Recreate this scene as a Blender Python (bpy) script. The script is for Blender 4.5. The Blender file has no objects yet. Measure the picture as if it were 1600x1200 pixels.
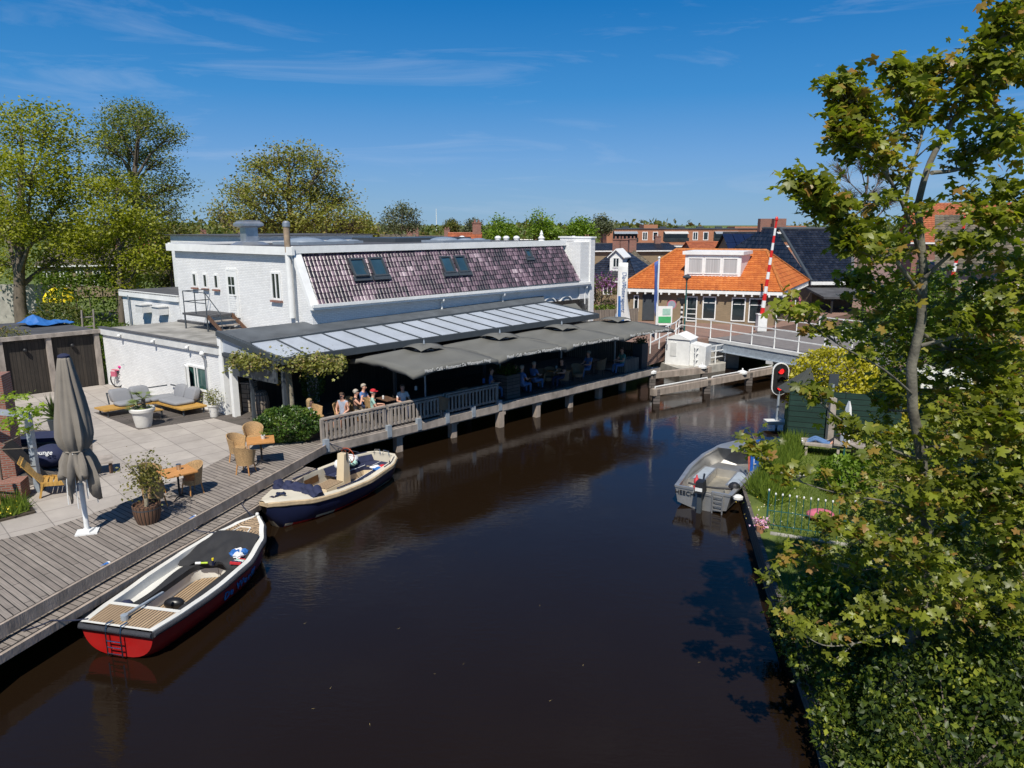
import bpy, math, random
import numpy as np
from mathutils import Vector, Matrix
R = math.radians
rnd = random.Random(7)
nr = np.random.RandomState(11)
scene = bpy.context.scene
col = scene.collection

# ---------------------------------------------------------------- camera
FPX, CAMH, HORIZON = 1130.0, 8.0, 350.0
PITCH = math.atan((600 - HORIZON) / FPX)
cd = bpy.data.cameras.new('camera'); cam = bpy.data.objects.new('camera', cd); col.objects.link(cam)
cam.location = (0, 0, CAMH); cam.rotation_euler = (math.pi / 2 - PITCH, 0, 0)
cd.sensor_width = 36; cd.lens = FPX / 1600 * 36; cd.clip_start = 0.1; cd.clip_end = 20000
scene.camera = cam
# ---------------------------------------------------------------- sky, sun, exposure
SUN_EL, SUN_AZ = R(54), R(188)          # sun high, behind the camera and a little to its left
w = bpy.data.worlds.new('World'); scene.world = w; w.use_nodes = True
nt = w.node_tree; bg = nt.nodes['Background']
sky = nt.nodes.new('ShaderNodeTexSky'); sky.sky_type = 'NISHITA'; sky.sun_disc = False
sky.sun_elevation = SUN_EL; sky.sun_rotation = SUN_AZ
sky.air_density = 1.0; sky.dust_density = 0.15; sky.ozone_density = 2.0; sky.altitude = 0
tc = nt.nodes.new('ShaderNodeTexCoord'); mp = nt.nodes.new('ShaderNodeMapping')
mp.inputs['Scale'].default_value = (1.3, 1.3, 11.0); mp.inputs['Rotation'].default_value = (0.12, 0.05, 0.4)
cn = nt.nodes.new('ShaderNodeTexNoise'); cn.inputs['Scale'].default_value = 2.2; cn.inputs['Detail'].default_value = 9
cn.inputs['Roughness'].default_value = 0.62; cn.inputs['Distortion'].default_value = 0.9
cr = nt.nodes.new('ShaderNodeValToRGB'); cr.color_ramp.elements[0].position = 0.52; cr.color_ramp.elements[1].position = 0.86
cr.color_ramp.elements[0].color = (0, 0, 0, 1); cr.color_ramp.elements[1].color = (0.30, 0.30, 0.30, 1)
mxc = nt.nodes.new('ShaderNodeMix'); mxc.data_type = 'RGBA'
hs = nt.nodes.new('ShaderNodeHueSaturation'); hs.inputs['Saturation'].default_value = 1.1; hs.inputs['Value'].default_value = 1.0
L = nt.links.new
L(tc.outputs['Generated'], mp.inputs['Vector']); L(mp.outputs[0], cn.inputs['Vector']); L(cn.outputs['Fac'], cr.inputs[0])
tn = nt.nodes.new('ShaderNodeMix'); tn.data_type = 'RGBA'; tn.blend_type = 'MULTIPLY'; tn.inputs['Factor'].default_value = 1; tn.inputs['B'].default_value = (0.62, 0.80, 1.16, 1)
s1 = nt.nodes.new('ShaderNodeVectorMath'); s1.operation = 'SCALE'; s1.inputs['Scale'].default_value = .14; gm = nt.nodes.new('ShaderNodeGamma'); gm.inputs['Gamma'].default_value = 1.3; s2 = nt.nodes.new('ShaderNodeVectorMath'); s2.operation = 'SCALE'; s2.inputs['Scale'].default_value = 6.3
L(sky.outputs[0], s1.inputs[0]); L(s1.outputs[0], gm.inputs[0]); L(gm.outputs[0], s2.inputs[0])
L(s2.outputs[0], hs.inputs['Color']); L(hs.outputs[0], tn.inputs['A']); sx_ = nt.nodes.new('ShaderNodeSeparateXYZ'); L(tc.outputs['Generated'], sx_.inputs[0]); gr = nt.nodes.new('ShaderNodeValToRGB'); L(sx_.outputs['Z'], gr.inputs[0])
for i, (p_, c_) in enumerate(((0.0, (2.5, 4.4, 6.6)), (.083, (1.6, 3.7, 7.0)), (.16, (.5, 2.8, 6.4)), (.27, (.05, 1.85, 5.3)), (.75, (.05, .75, 2.3)))):
    e_ = gr.color_ramp.elements[i] if i < 2 else gr.color_ramp.elements.new(p_)
    e_.position = p_; e_.color = (c_[0] / 8, c_[1] / 8, c_[2] / 8, 1)
gs = nt.nodes.new('ShaderNodeVectorMath'); gs.operation = 'SCALE'; gs.inputs['Scale'].default_value = 8; L(gr.outputs[0], gs.inputs[0])
gx = nt.nodes.new('ShaderNodeMix'); gx.data_type = 'RGBA'; gx.inputs['Factor'].default_value = .85; L(tn.outputs['Result'], gx.inputs['A']); L(gs.outputs[0], gx.inputs['B']); L(gx.outputs['Result'], mxc.inputs['A']); mxc.inputs['B'].default_value = (6.5, 7.2, 8.5, 1)
L(cr.outputs[0], mxc.inputs['Factor']); L(mxc.outputs['Result'], bg.inputs['Color'])
bg.inputs['Strength'].default_value = 0.085
sd = bpy.data.lights.new('sun', 'SUN'); sd.energy = 4.8; sd.angle = R(0.53); sd.color = (1.0, 0.95, 0.86)
so = bpy.data.objects.new('sun', sd); col.objects.link(so); so.location = (0, -20, 40)
so.rotation_euler = (math.pi / 2 - SUN_EL, 0, 0)
so.rotation_euler = Vector((-math.sin(SUN_AZ) * math.cos(SUN_EL), -math.cos(SUN_AZ) * math.cos(SUN_EL), -math.sin(SUN_EL))).to_track_quat('-Z', 'Y').to_euler()
scene.view_settings.view_transform = 'Standard'; scene.view_settings.look = 'None'
scene.view_settings.exposure = 0.2; scene.view_settings.gamma = 1.0; scene.view_settings.use_curve_mapping = False
scene.cycles.max_bounces = 6; scene.cycles.diffuse_bounces = 2; scene.cycles.glossy_bounces = 3
scene.cycles.transmission_bounces = 3; scene.cycles.transparent_max_bounces = 6

# ---------------------------------------------------------------- survey helpers: points of the place from sight lines
_s, _c = math.sin(PITCH), math.cos(PITCH)
def at(u, v, z=0.0):                       # where the sight line meets height z
    x = (u - 800) / FPX; yd = (v - 600) / FPX
    t = (z - CAMH) / (-_s - yd * _c)
    return Vector((t * x, t * (_c - yd * _s), z))
def zat(v, Y):                             # height seen at row v at distance Y
    yd = (v - 600) / FPX
    return CAMH + Y / (_c - yd * _s) * (-_s - yd * _c)
def xat(u, v, Y):
    yd = (v - 600) / FPX
    return Y / (_c - yd * _s) * (u - 800) / FPX
# building grid: a runs along the canal terrace, b runs away from the water
O = Vector((-6.1, 22.7, 0)); U = Vector((math.cos(R(44)), math.sin(R(44)), 0)); M = Vector((-0.812, 0.584, 0)).normalized()
def W(a, b, z=0.0): return O + U * a + M * b + Vector((0, 0, z))
NU = Vector((U.y, -U.x, 0))                # out of the canal facade
NM = Vector((-M.y * -1, -M.x * -1, 0)); NM = Vector((-M.y, M.x, 0)); NM = NM if NM.dot(-U) > 0 else -NM   # out of the courtyard facade

# ---------------------------------------------------------------- mesh builder
class MB:
    def __init__(s, local=False): s.v = []; s.f = []; s.m = []; s.local = local; s.k = 0
    def add(s, vs, fs, mat=None):
        o = len(s.v); s.v += [Vector(p) for p in vs]
        s.f += [tuple(i + o for i in f) for f in fs]; s.m += [s.k if mat is None else mat] * len(fs); return s
    def obb(s, c, ax, ay, az, sx, sy, sz, mat=None):
        c = Vector(c); X = Vector(ax) * sx / 2; Y = Vector(ay) * sy / 2; Z = Vector(az) * sz / 2
        vs = [c + X * i + Y * j + Z * k for k in (-1, 1) for j in (-1, 1) for i in (-1, 1)]
        return s.add(vs, [(0, 2, 3, 1), (4, 5, 7, 6), (0, 1, 5, 4), (2, 6, 7, 3), (0, 4, 6, 2), (1, 3, 7, 5)], mat)
    def box(s, c, sz, rz=0.0, mat=None):
        return s.obb(c, (math.cos(rz), math.sin(rz), 0), (-math.sin(rz), math.cos(rz), 0), (0, 0, 1), sz[0], sz[1], sz[2], mat)
    def hexa(s, p, mat=None):                 # 8 corners: 4 lower ccw, 4 upper ccw
        return s.add(p, [(3, 2, 1, 0), (4, 5, 6, 7), (0, 1, 5, 4), (1, 2, 6, 5), (2, 3, 7, 6), (3, 0, 4, 7)], mat)
    def grid(s, a0, a1, b0, b1, z0, z1, mat=None):
        q = [(a0, b0), (a1, b0), (a1, b1), (a0, b1)]
        return s.hexa([W(a, b, z0) for a, b in q] + [W(a, b, z1) for a, b in q], mat)
    def prism(s, pts, z0, z1, mat=None):
        n = len(pts); vs = [(p[0], p[1], z0) for p in pts] + [(p[0], p[1], z1) for p in pts]
        fs = [tuple(range(n - 1, -1, -1)), tuple(range(n, 2 * n))] + [(i, (i + 1) % n, n + (i + 1) % n, n + i) for i in range(n)]
        return s.add(vs, fs, mat)
    def sheet(s, pts, mat=None): return s.add(pts, [tuple(range(len(pts)))], mat)
    def tube(s, path, r, n=8, mat=None, cap=True, sq=1.0):
        path = [Vector(p) for p in path]; rs = r if isinstance(r, (list, tuple)) else [r] * len(path)
        vs = []; up = None
        for i, p in enumerate(path):
            d = (path[min(i + 1, len(path) - 1)] - path[max(i - 1, 0)])
            d = d.normalized() if d.length > 1e-9 else Vector((0, 0, 1))
            if up is None: up = Vector((0, 0, 1)) if abs(d.z) < .9 else Vector((1, 0, 0))
            x = d.cross(up).normalized(); y = x.cross(d).normalized(); up = y
            for j in range(n):
                a = 2 * math.pi * j / n; vs.append(p + x * math.cos(a) * rs[i] + y * math.sin(a) * rs[i] * sq)
        fs = [(i * n + j, i * n + (j + 1) % n, (i + 1) * n + (j + 1) % n, (i + 1) * n + j) for i in range(len(path) - 1) for j in range(n)]
        if cap: fs += [tuple(range(n - 1, -1, -1)), tuple((len(path) - 1) * n + j for j in range(n))]
        return s.add(vs, fs, mat)
    def bar(s, p0, p1, w, h, mat=None, up=(0, 0, 1)):
        p0 = Vector(p0); p1 = Vector(p1); d = p1 - p0; l = d.length; d.normalize(); u = Vector(up)
        if abs(d.dot(u)) > .95: u = Vector((1, 0, 0))
        x = d.cross(u).normalized(); y = x.cross(d).normalized()
        return s.obb((p0 + p1) / 2, d, x, y, l, w, h, mat)
    def lathe(s, prof, c=(0, 0, 0), n=16, mat=None, a0=0.0, a1=2 * math.pi, sx=1.0, sy=1.0):
        c = Vector(c); full = abs(a1 - a0 - 2 * math.pi) < 1e-6; m = n if full else n + 1; vs = []
        for r, z in prof:
            for j in range(m):
                a = a0 + (a1 - a0) * j / n; vs.append(c + Vector((r * sx * math.cos(a), r * sy * math.sin(a), z)))
        fs = []
        for i in range(len(prof) - 1):
            for j in range(n):
                k = (j + 1) % m; fs.append((i * m + j, i * m + k, (i + 1) * m + k, (i + 1) * m + j))
        if full and prof[0][0] > 1e-4: fs.append(tuple(range(n - 1, -1, -1)))
        if full and prof[-1][0] > 1e-4: fs.append(tuple((len(prof) - 1) * m + j for j in range(n)))
        return s.add(vs, fs, mat)
    def ball(s, c, r, n=10, mat=None, sx=1, sy=1, sz=1):
        k = max(4, n // 2 + 1)
        return s.lathe([(max(1e-5, r * math.sin(math.pi * i / k)), -r * sz * math.cos(math.pi * i / k)) for i in range(k + 1)], c, n, mat, sx=sx, sy=sy)
    def build(s, name, mats, parent=None, smooth=None, ang=0.0, label=None, cat=None, group=None, kind=None, loc=None, uv=True):
        me = bpy.data.meshes.new(name); vs = s.v
        if not vs: raise RuntimeError('empty ' + name)
        off = Vector((0, 0, 0))
        if not s.local:
            if parent is not None:
                p = parent
                while p is not None: off += p.location; p = p.parent
            else:
                off = Vector(((min(v.x for v in vs) + max(v.x for v in vs)) / 2, (min(v.y for v in vs) + max(v.y for v in vs)) / 2, min(v.z for v in vs)))
        me.from_pydata([tuple(v - off) for v in vs], [], s.f)
        if not isinstance(mats, (list, tuple)): mats = [mats]
        for m_ in mats: me.materials.append(m_)
        if len(mats) > 1: me.polygons.foreach_set('material_index', s.m)
        if uv: metric_uv(me, ang)
        if smooth:
            me.polygons.foreach_set('use_smooth', [True] * len(me.polygons)); me.set_sharp_from_angle(angle=R(smooth if smooth is not True else 40))
        o = bpy.data.objects.new(name, me); col.objects.link(o)
        if parent is not None: o.parent = parent
        elif not s.local: o.location = off
        if loc is not None: o.location = loc
        tag(o, label, cat, group, kind); return o
def metric_uv(me, ang=0.0):
    n = len(me.loops); uvl = me.uv_layers.new(name='UVMap')
    co = np.empty(len(me.vertices) * 3); me.vertices.foreach_get('co', co); co = co.reshape(-1, 3)
    li = np.empty(n, dtype=np.int32); me.loops.foreach_get('vertex_index', li)
    no = np.empty(len(me.polygons) * 3); me.polygons.foreach_get('normal', no); no = no.reshape(-1, 3)
    lt = np.empty(len(me.polygons), dtype=np.int32); me.polygons.foreach_get('loop_total', lt)
    N = np.repeat(no, lt, axis=0); P = co[li]
    T = np.stack([-N[:, 1], N[:, 0], np.zeros(n)], 1); ln = np.linalg.norm(T, axis=1)
    flat = ln < 0.12; T[flat] = (math.cos(ang), math.sin(ang), 0); ln[flat] = 1; T /= ln[:, None]
    B = np.cross(N, T)
    uv = np.stack([(P * T).sum(1), (P * B).sum(1)], 1); uvl.data.foreach_set('uv', uv.ravel())
def tag(o, label=None, cat=None, group=None, kind=None):
    if label: o['label'] = label
    if cat: o['category'] = cat
    if group: o['group'] = group
    if kind: o['kind'] = kind
    return o
def thing(name, label, cat, loc=(0, 0, 0), rz=0.0, group=None, parent=None):
    o = bpy.data.objects.new(name, None); col.objects.link(o); o.location = loc; o.rotation_euler = (0, 0, rz); o.empty_display_size = .2
    return tag(o, label, cat, group)
kids = {}
def children(o): return [c for c in bpy.data.objects if c.parent == o]
def copy_tree(o, parent=None):
    c = o.copy(); col.objects.link(c); c.parent = parent
    for ch in children(o): copy_tree(ch, c)
    return c
def place(proto, state, loc, rz=0.0, label=None, group=None, scale=None):   # the first call uses the prototype itself
    if not state.get(proto.name): state[proto.name] = True; o = proto
    else: o = copy_tree(proto)
    o.location = loc; o.rotation_euler = (0, 0, rz)
    if scale: o.scale = (scale,) * 3
    if label: o['label'] = label
    if group: o['group'] = group
    return o
used = {}

# ---------------------------------------------------------------- materials
def nmat(name):
    m = bpy.data.materials.new(name); m.use_nodes = True; nt = m.node_tree
    return m, nt, nt.nodes['Principled BSDF'], nt.nodes.new, nt.links.new
def mat(name, c, rough=.6, var=.15, scale=6.0, metal=0.0, bump=0.0, bscale=None, spec=.5, coat=0.0, stretch=None, c2=None, dirt=0.0):
    m, nt, b, N, L = nmat(name)
    t = N('ShaderNodeTexCoord'); mp = N('ShaderNodeMapping'); L(t.outputs['Object'], mp.inputs[0])
    if stretch: mp.inputs['Scale'].default_value = stretch
    n = N('ShaderNodeTexNoise'); n.inputs['Scale'].default_value = scale; n.inputs['Detail'].default_value = 6; L(mp.outputs[0], n.inputs['Vector'])
    r = N('ShaderNodeValToRGB'); L(n.outputs['Fac'], r.inputs[0]); r.color_ramp.elements[0].position = .3; r.color_ramp.elements[1].position = .7
    a = tuple(max(0, x * (1 - var)) for x in c); d = c2 or tuple(min(1, x * (1 + var)) for x in c)
    r.color_ramp.elements[0].color = (*a, 1); r.color_ramp.elements[1].color = (*d, 1)
    out = r.outputs[0]
    if dirt:
        n3 = N('ShaderNodeTexNoise'); n3.inputs['Scale'].default_value = .9; n3.inputs['Detail'].default_value = 8; n3.inputs['Roughness'].default_value = .7; L(t.outputs['Object'], n3.inputs['Vector'])
        r3 = N('ShaderNodeMapRange'); L(n3.outputs['Fac'], r3.inputs[0]); r3.inputs[1].default_value = .45; r3.inputs[2].default_value = .75; r3.inputs[4].default_value = dirt
        mx = N('ShaderNodeMix'); mx.data_type = 'RGBA'; L(r3.outputs[0], mx.inputs[0]); L(out, mx.inputs['A']); mx.inputs['B'].default_value = (.09, .085, .07, 1); out = mx.outputs['Result']
    L(out, b.inputs['Base Color'])
    b.inputs['Roughness'].default_value = rough; b.inputs['Metallic'].default_value = metal
    b.inputs['Specular IOR Level'].default_value = spec; b.inputs['Coat Weight'].default_value = coat
    if bump:
        n2 = N('ShaderNodeTexNoise'); n2.inputs['Scale'].default_value = bscale or scale * 6; n2.inputs['Detail'].default_value = 5; L(mp.outputs[0], n2.inputs['Vector'])
        bp = N('ShaderNodeBump'); bp.inputs['Strength'].default_value = bump; bp.inputs['Distance'].default_value = .02
        L(n2.outputs['Fac'], bp.inputs['Height']); L(bp.outputs[0], b.inputs['Normal'])
    return m
def brickmat(name, c1, c2, mortar, bw=.21, bh=.065, ms=.012, rough=.8, bump=.4, offset=.5, dirt=None, spec=.3, rot=0.0, nvar=.12):
    m, nt, b, N, L = nmat(name)
    t = N('ShaderNodeUVMap'); mp = N('ShaderNodeMapping'); L(t.outputs[0], mp.inputs[0]); mp.inputs['Rotation'].default_value = (0, 0, rot)
    k = N('ShaderNodeTexBrick'); L(mp.outputs[0], k.inputs['Vector']); k.offset = offset
    k.inputs['Scale'].default_value = 1; k.inputs['Brick Width'].default_value = bw; k.inputs['Row Height'].default_value = bh; k.inputs['Mortar Size'].default_value = ms
    k.inputs['Color1'].default_value = (*c1, 1); k.inputs['Color2'].default_value = (*c2, 1); k.inputs['Mortar'].default_value = (*mortar, 1)
    n = N('ShaderNodeTexNoise'); n.inputs['Scale'].default_value = 1.1; n.inputs['Detail'].default_value = 9; n.inputs['Roughness'].default_value = .7; L(t.outputs[0], n.inputs['Vector'])
    r = N('ShaderNodeMapRange'); L(n.outputs['Fac'], r.inputs[0]); r.inputs[1].default_value = .3; r.inputs[2].default_value = .7; r.inputs[3].default_value = 1 - nvar; r.inputs[4].default_value = 1 + nvar
    mx = N('ShaderNodeVectorMath'); mx.operation = 'SCALE'; L(k.outputs['Color'], mx.inputs[0]); L(r.outputs[0], mx.inputs['Scale'])
    out = mx.outputs[0]
    if dirt:
        n3 = N('ShaderNodeTexNoise'); n3.inputs['Scale'].default_value = .5; n3.inputs['Detail'].default_value = 8; n3.inputs['Roughness'].default_value = .75; L(t.outputs[0], n3.inputs['Vector'])
        r3 = N('ShaderNodeMapRange'); L(n3.outputs['Fac'], r3.inputs[0]); r3.inputs[1].default_value = .5; r3.inputs[2].default_value = .8; r3.inputs[4].default_value = dirt
        m3 = N('ShaderNodeMix'); m3.data_type = 'RGBA'; L(r3.outputs[0], m3.inputs[0]); L(out, m3.inputs['A']); m3.inputs['B'].default_value = (.12, .11, .09, 1); out = m3.outputs['Result']
    L(out, b.inputs['Base Color']); b.inputs['Roughness'].default_value = rough; b.inputs['Specular IOR Level'].default_value = spec
    bp = N('ShaderNodeBump'); bp.inputs['Strength'].default_value = bump; bp.inputs['Distance'].default_value = .012; bp.invert = True
    L(k.outputs['Fac'], bp.inputs['Height']); L(bp.outputs[0], b.inputs['Normal'])
    return m
def plankmat(name, c1, c2, pw=.14, axis=0, rough=.75, gap=.012, grain=.25, rot=0.0, length=3.2, gapc=(.02, .018, .015), spec=.3):
    # boards: length runs along u, width pw along v
    m = brickmat(name, c1, c2, gapc, length, pw, gap, rough, .5, .37, rot=rot, spec=spec, nvar=.18)
    nt = m.node_tree; N = nt.nodes.new; L = nt.links.new; b = nt.nodes['Principled BSDF']
    mp = N('ShaderNodeMapping'); t = N('ShaderNodeUVMap'); m0 = N('ShaderNodeMapping'); m0.inputs['Rotation'].default_value = (0, 0, rot)
    L(t.outputs[0], m0.inputs[0]); L(m0.outputs[0], mp.inputs[0]); mp.inputs['Scale'].default_value = (1.5, 40, 1)
    n = N('ShaderNodeTexNoise'); n.inputs['Scale'].default_value = 1.2; n.inputs['Detail'].default_value = 6; L(mp.outputs[0], n.inputs['Vector'])
    r = N('ShaderNodeMapRange'); L(n.outputs['Fac'], r.inputs[0]); r.inputs[1].default_value = .3; r.inputs[2].default_value = .7; r.inputs[3].default_value = 1 - grain; r.inputs[4].default_value = 1 + grain
    old = b.inputs['Base Color'].links[0].from_socket
    sc = N('ShaderNodeVectorMath'); sc.operation = 'SCALE'; L(old, sc.inputs[0]); L(r.outputs[0], sc.inputs['Scale']); L(sc.outputs[0], b.inputs['Base Color'])
    return m
def tilemat(name, cols, rough=.45, big=.5, spec=.5, pos=None, wn_w=.6):
    # random colour for every roof tile (uv counts tiles), drifting over the roof
    m, nt, b, N, L = nmat(name)
    t = N('ShaderNodeUVMap'); fl = N('ShaderNodeVectorMath'); fl.operation = 'FLOOR'; L(t.outputs[0], fl.inputs[0])
    wn = N('ShaderNodeTexWhiteNoise'); wn.noise_dimensions = '2D'; L(fl.outputs[0], wn.inputs['Vector'])
    n = N('ShaderNodeTexNoise'); n.inputs['Scale'].default_value = .12; n.inputs['Detail'].default_value = 5; L(t.outputs[0], n.inputs['Vector'])
    n2 = N('ShaderNodeTexNoise'); n2.inputs['Scale'].default_value = 1.7; n2.inputs['Detail'].default_value = 6; L(t.outputs[0], n2.inputs['Vector'])
    a = N('ShaderNodeMath'); a.operation = 'MULTIPLY_ADD'; L(n.outputs['Fac'], a.inputs[0]); a.inputs[1].default_value = big * 2; a.inputs[2].default_value = -big
    a2 = N('ShaderNodeMath'); a2.operation = 'ADD'; L(a.outputs[0], a2.inputs[0]); L(wn.outputs['Value'], a2.inputs[1])
    a4 = N('ShaderNodeMath'); a4.operation = 'MULTIPLY_ADD'; L(n2.outputs['Fac'], a4.inputs[0]); a4.inputs[1].default_value = .7; a4.inputs[2].default_value = -.35
    ws_ = N('ShaderNodeMath'); ws_.operation = 'MULTIPLY_ADD'; L(wn.outputs['Value'], ws_.inputs[0]); ws_.inputs[1].default_value = wn_w; ws_.inputs[2].default_value = (1 - wn_w) / 2; L(ws_.outputs[0], a2.inputs[1])
    a3 = N('ShaderNodeMath'); a3.operation = 'ADD'; L(a2.outputs[0], a3.inputs[0]); L(a4.outputs[0], a3.inputs[1])
    r = N('ShaderNodeValToRGB'); L(a3.outputs[0], r.inputs[0]); cr = r.color_ramp
    for i, c in enumerate(cols):
        p = pos[i] if pos else i / (len(cols) - 1)
        e = cr.elements[i] if i < 2 else cr.elements.new(p)
        e.position = p; e.color = (*c, 1)
    L(r.outputs[0], b.inputs['Base Color']); b.inputs['Roughness'].default_value = rough; b.inputs['Specular IOR Level'].default_value = spec
    return m
def leafmat(name, c1, c2, c3=None, trans=.35, rough=.45, spec=.4):
    m, nt, b, N, L = nmat(name)
    at_ = N('ShaderNodeAttribute'); at_.attribute_name = 'tint'
    r = N('ShaderNodeValToRGB'); L(at_.outputs['Fac'], r.inputs[0]); r.color_ramp.elements[0].color = (*c1, 1); r.color_ramp.elements[1].color = (*c2, 1)
    r.color_ramp.elements[0].position = .1; r.color_ramp.elements[1].position = .75
    if c3: e = r.color_ramp.elements.new(.97); e.color = (*c3, 1)
    L(r.outputs[0], b.inputs['Base Color']); b.inputs['Roughness'].default_value = rough; b.inputs['Specular IOR Level'].default_value = spec
    tr = N('ShaderNodeBsdfTranslucent'); g = N('ShaderNodeMix'); g.data_type = 'RGBA'; g.blend_type = 'MULTIPLY'; g.inputs[0].default_value = 1
    L(r.outputs[0], g.inputs['A']); g.inputs['B'].default_value = (1.5, 1.6, .6, 1); L(g.outputs['Result'], tr.inputs[0])
    mx = N('ShaderNodeMixShader'); mx.inputs[0].default_value = trans; L(b.outputs[0], mx.inputs[1]); L(tr.outputs[0], mx.inputs[2])
    L(mx.outputs[0], nt.nodes['Material Output'].inputs[0]); return m
def emit(name, c, s):
    m, nt, b, N, L = nmat(name); b.inputs['Base Color'].default_value = (*c, 1); b.inputs['Emission Color'].default_value = (*c, 1); b.inputs['Emission Strength'].default_value = s; return m
X = {}
X['white_brick'] = brickmat('white_brick', (.80, .80, .79), (.72, .72, .715), (.64, .64, .63), .21, .07, .01, .6, .55, dirt=.20, nvar=.05)
X['white_paint'] = mat('white_paint', (.8, .8, .78), .45, .05, 3, dirt=.12)
X['white_metal'] = mat('white_metal', (.78, .78, .76), .35, .06, 5, dirt=.12)
X['fascia'] = mat('fascia', (.62, .62, .6), .6, .08, 3, dirt=.25)
X['zinc'] = mat('zinc', (.42, .44, .47), .38, .18, 3, metal=.7)
X['roofing'] = mat('roofing', (.07, .07, .075), .75, .3, 1.5, bump=.2, bscale=20)
X['annex_roof'] = mat('annex_roof', (.30, .29, .27), .9, .25, 1.1, bump=.2, bscale=25, dirt=.75)
X['glaze_dark'] = mat('glaze_dark', (.018, .028, .032), .06, .3, 1, spec=.8)
X['glaze_blue'] = mat('glaze_blue', (.03, .07, .10), .05, .3, 1, spec=.9)
X['anthracite'] = mat('anthracite', (.05, .06, .07), .45, .1, 4)
X['opal'] = mat('opal', (.40, .44, .50), .25, .08, .6, spec=.5, dirt=.22)
X['parasol'] = mat('parasol', (.125, .125, .115), .9, .10, 1.2, bump=.15, bscale=60)
X['taupe'] = mat('taupe', (.21, .185, .155), .9, .12, 2, bump=.2, bscale=60)
X['teak'] = mat('teak', (.52, .24, .07), .5, .25, 5, stretch=(1, 8, 1), bump=.1)
X['teak2'] = mat('teak2', (.46, .26, .06), .55, .25, 5, stretch=(1, 8, 1), bump=.1)
X['grey_wood'] = mat('grey_wood', (.30, .26, .225), .85, .3, 4, stretch=(1, 1, .5), bump=.4, bscale=30)
X['pile_wood'] = mat('pile_wood', (.33, .27, .22), .85, .3, 5, stretch=(1, 1, .3), bump=.4, bscale=30)
X['dark_wood'] = plankmat('dark_wood', (.045, .037, .03), (.028, .024, .021), .14, rot=math.pi / 2, length=6)
X['black_panel'] = mat('black_panel', (.018, .018, .019), .6, .2, 3)
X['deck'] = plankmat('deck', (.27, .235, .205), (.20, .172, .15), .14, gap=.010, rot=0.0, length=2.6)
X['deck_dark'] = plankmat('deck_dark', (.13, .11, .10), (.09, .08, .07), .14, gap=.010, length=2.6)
X['rough_boards'] = plankmat('rough_boards', (.36, .30, .24), (.26, .22, .18), .18, length=2.2)
X['fence_boards'] = plankmat('fence_boards', (.26, .22, .18), (.19, .16, .135), .12, rot=math.pi / 2, length=4)
X['paving'] = brickmat('paving', (.41, .37, .33), (.34, .305, .275), (.20, .18, .165), .9, .9, .012, .8, .15, 0, dirt=.42, nvar=.14)
X['red_paving'] = brickmat('red_paving', (.30, .17, .13), (.24, .15, .12), (.16, .13, .11), .2, .1, .01, .85, .2, dirt=.3)
X['asphalt'] = mat('asphalt', (.17, .155, .15), .9, .15, 3, bump=.2)
X['brick_red'] = brickmat('brick_red', (.30, .10, .065), (.22, .075, .05), (.25, .2, .17), .21, .065)
X['brick_brown'] = brickmat('brick_brown', (.29, .215, .13), (.24, .18, .11), (.23, .18, .125), .21, .065, bump=.3)
X['brick_orange'] = brickmat('brick_orange', (.44, .17, .085), (.37, .14, .07), (.34, .2, .13), .21, .065)
X['brick_pink'] = brickmat('brick_pink', (.36, .24, .18), (.29, .19, .15), (.3, .25, .22), .21, .065)
X['concrete'] = mat('concrete', (.38, .36, .32), .85, .2, 3, bump=.3, dirt=.5)
X['soil'] = mat('soil', (.06, .045, .03), .95, .3, 8, bump=.5)
X['grass'] = mat('grass', (.085, .125, .02), .95, .35, 1.2, c2=(.15, .19, .03), bump=.8, bscale=40)
X['grass_blade'] = leafmat('grass_blade', (.07, .12, .015), (.17, .23, .03), trans=.3)
X['bark'] = mat('bark', (.13, .105, .08), .9, .3, 6, stretch=(1, 1, .3), bump=.6, bscale=30)
X['bark_light'] = mat('bark_light', (.27, .225, .16), .85, .3, 6, bump=.5, bscale=18, c2=(.36, .31, .22))
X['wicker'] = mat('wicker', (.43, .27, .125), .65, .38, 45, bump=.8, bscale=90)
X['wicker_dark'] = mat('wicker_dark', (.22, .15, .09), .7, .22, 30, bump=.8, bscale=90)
X['cushion'] = mat('cushion', (.23, .235, .25), .9, .06, 3, bump=.2, bscale=70)
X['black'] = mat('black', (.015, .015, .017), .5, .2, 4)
X['black_rubber'] = mat('black_rubber', (.012, .012, .013), .35, .2, 4)
X['steel'] = mat('steel', (.6, .6, .6), .22, .05, 4, metal=1)
X['galv'] = mat('galv', (.36, .41, .46), .45, .15, 6, metal=.3)
X['red'] = mat('red', (.62, .02, .015), .4, .08, 4)
X['navy'] = mat('navy', (.012, .016, .045), .28, .1, 3, coat=.4)
X['navy_cloth'] = mat('navy_cloth', (.017, .022, .06), .85, .15, 4, bump=.5, bscale=9)
X['blue'] = mat('blue', (.03, .14, .42), .5, .1, 4)
X['gelcoat'] = mat('gelcoat', (.72, .70, .64), .3, .06, 2, coat=.2, dirt=.22)
X['cream'] = mat('cream', (.68, .56, .38), .3, .05, 2, coat=.3)
X['cream_deck'] = mat('cream_deck', (.66, .60, .48), .5, .08, 2, dirt=.2)
X['hull_red'] = mat('hull_red', (.36, .010, .009), .28, .14, 1.5, coat=.35, dirt=.18)
X['boat_teak'] = plankmat('boat_teak', (.42, .30, .185), (.37, .26, .16), .07, gap=.011, length=9, grain=.1, rough=.6)
X['canvas'] = mat('canvas', (.022, .022, .024), .85, .2, 3, bump=.8, bscale=5)
X['alu'] = mat('alu', (.50, .49, .47), .42, .12, 3, metal=.75, dirt=.12)
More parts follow.
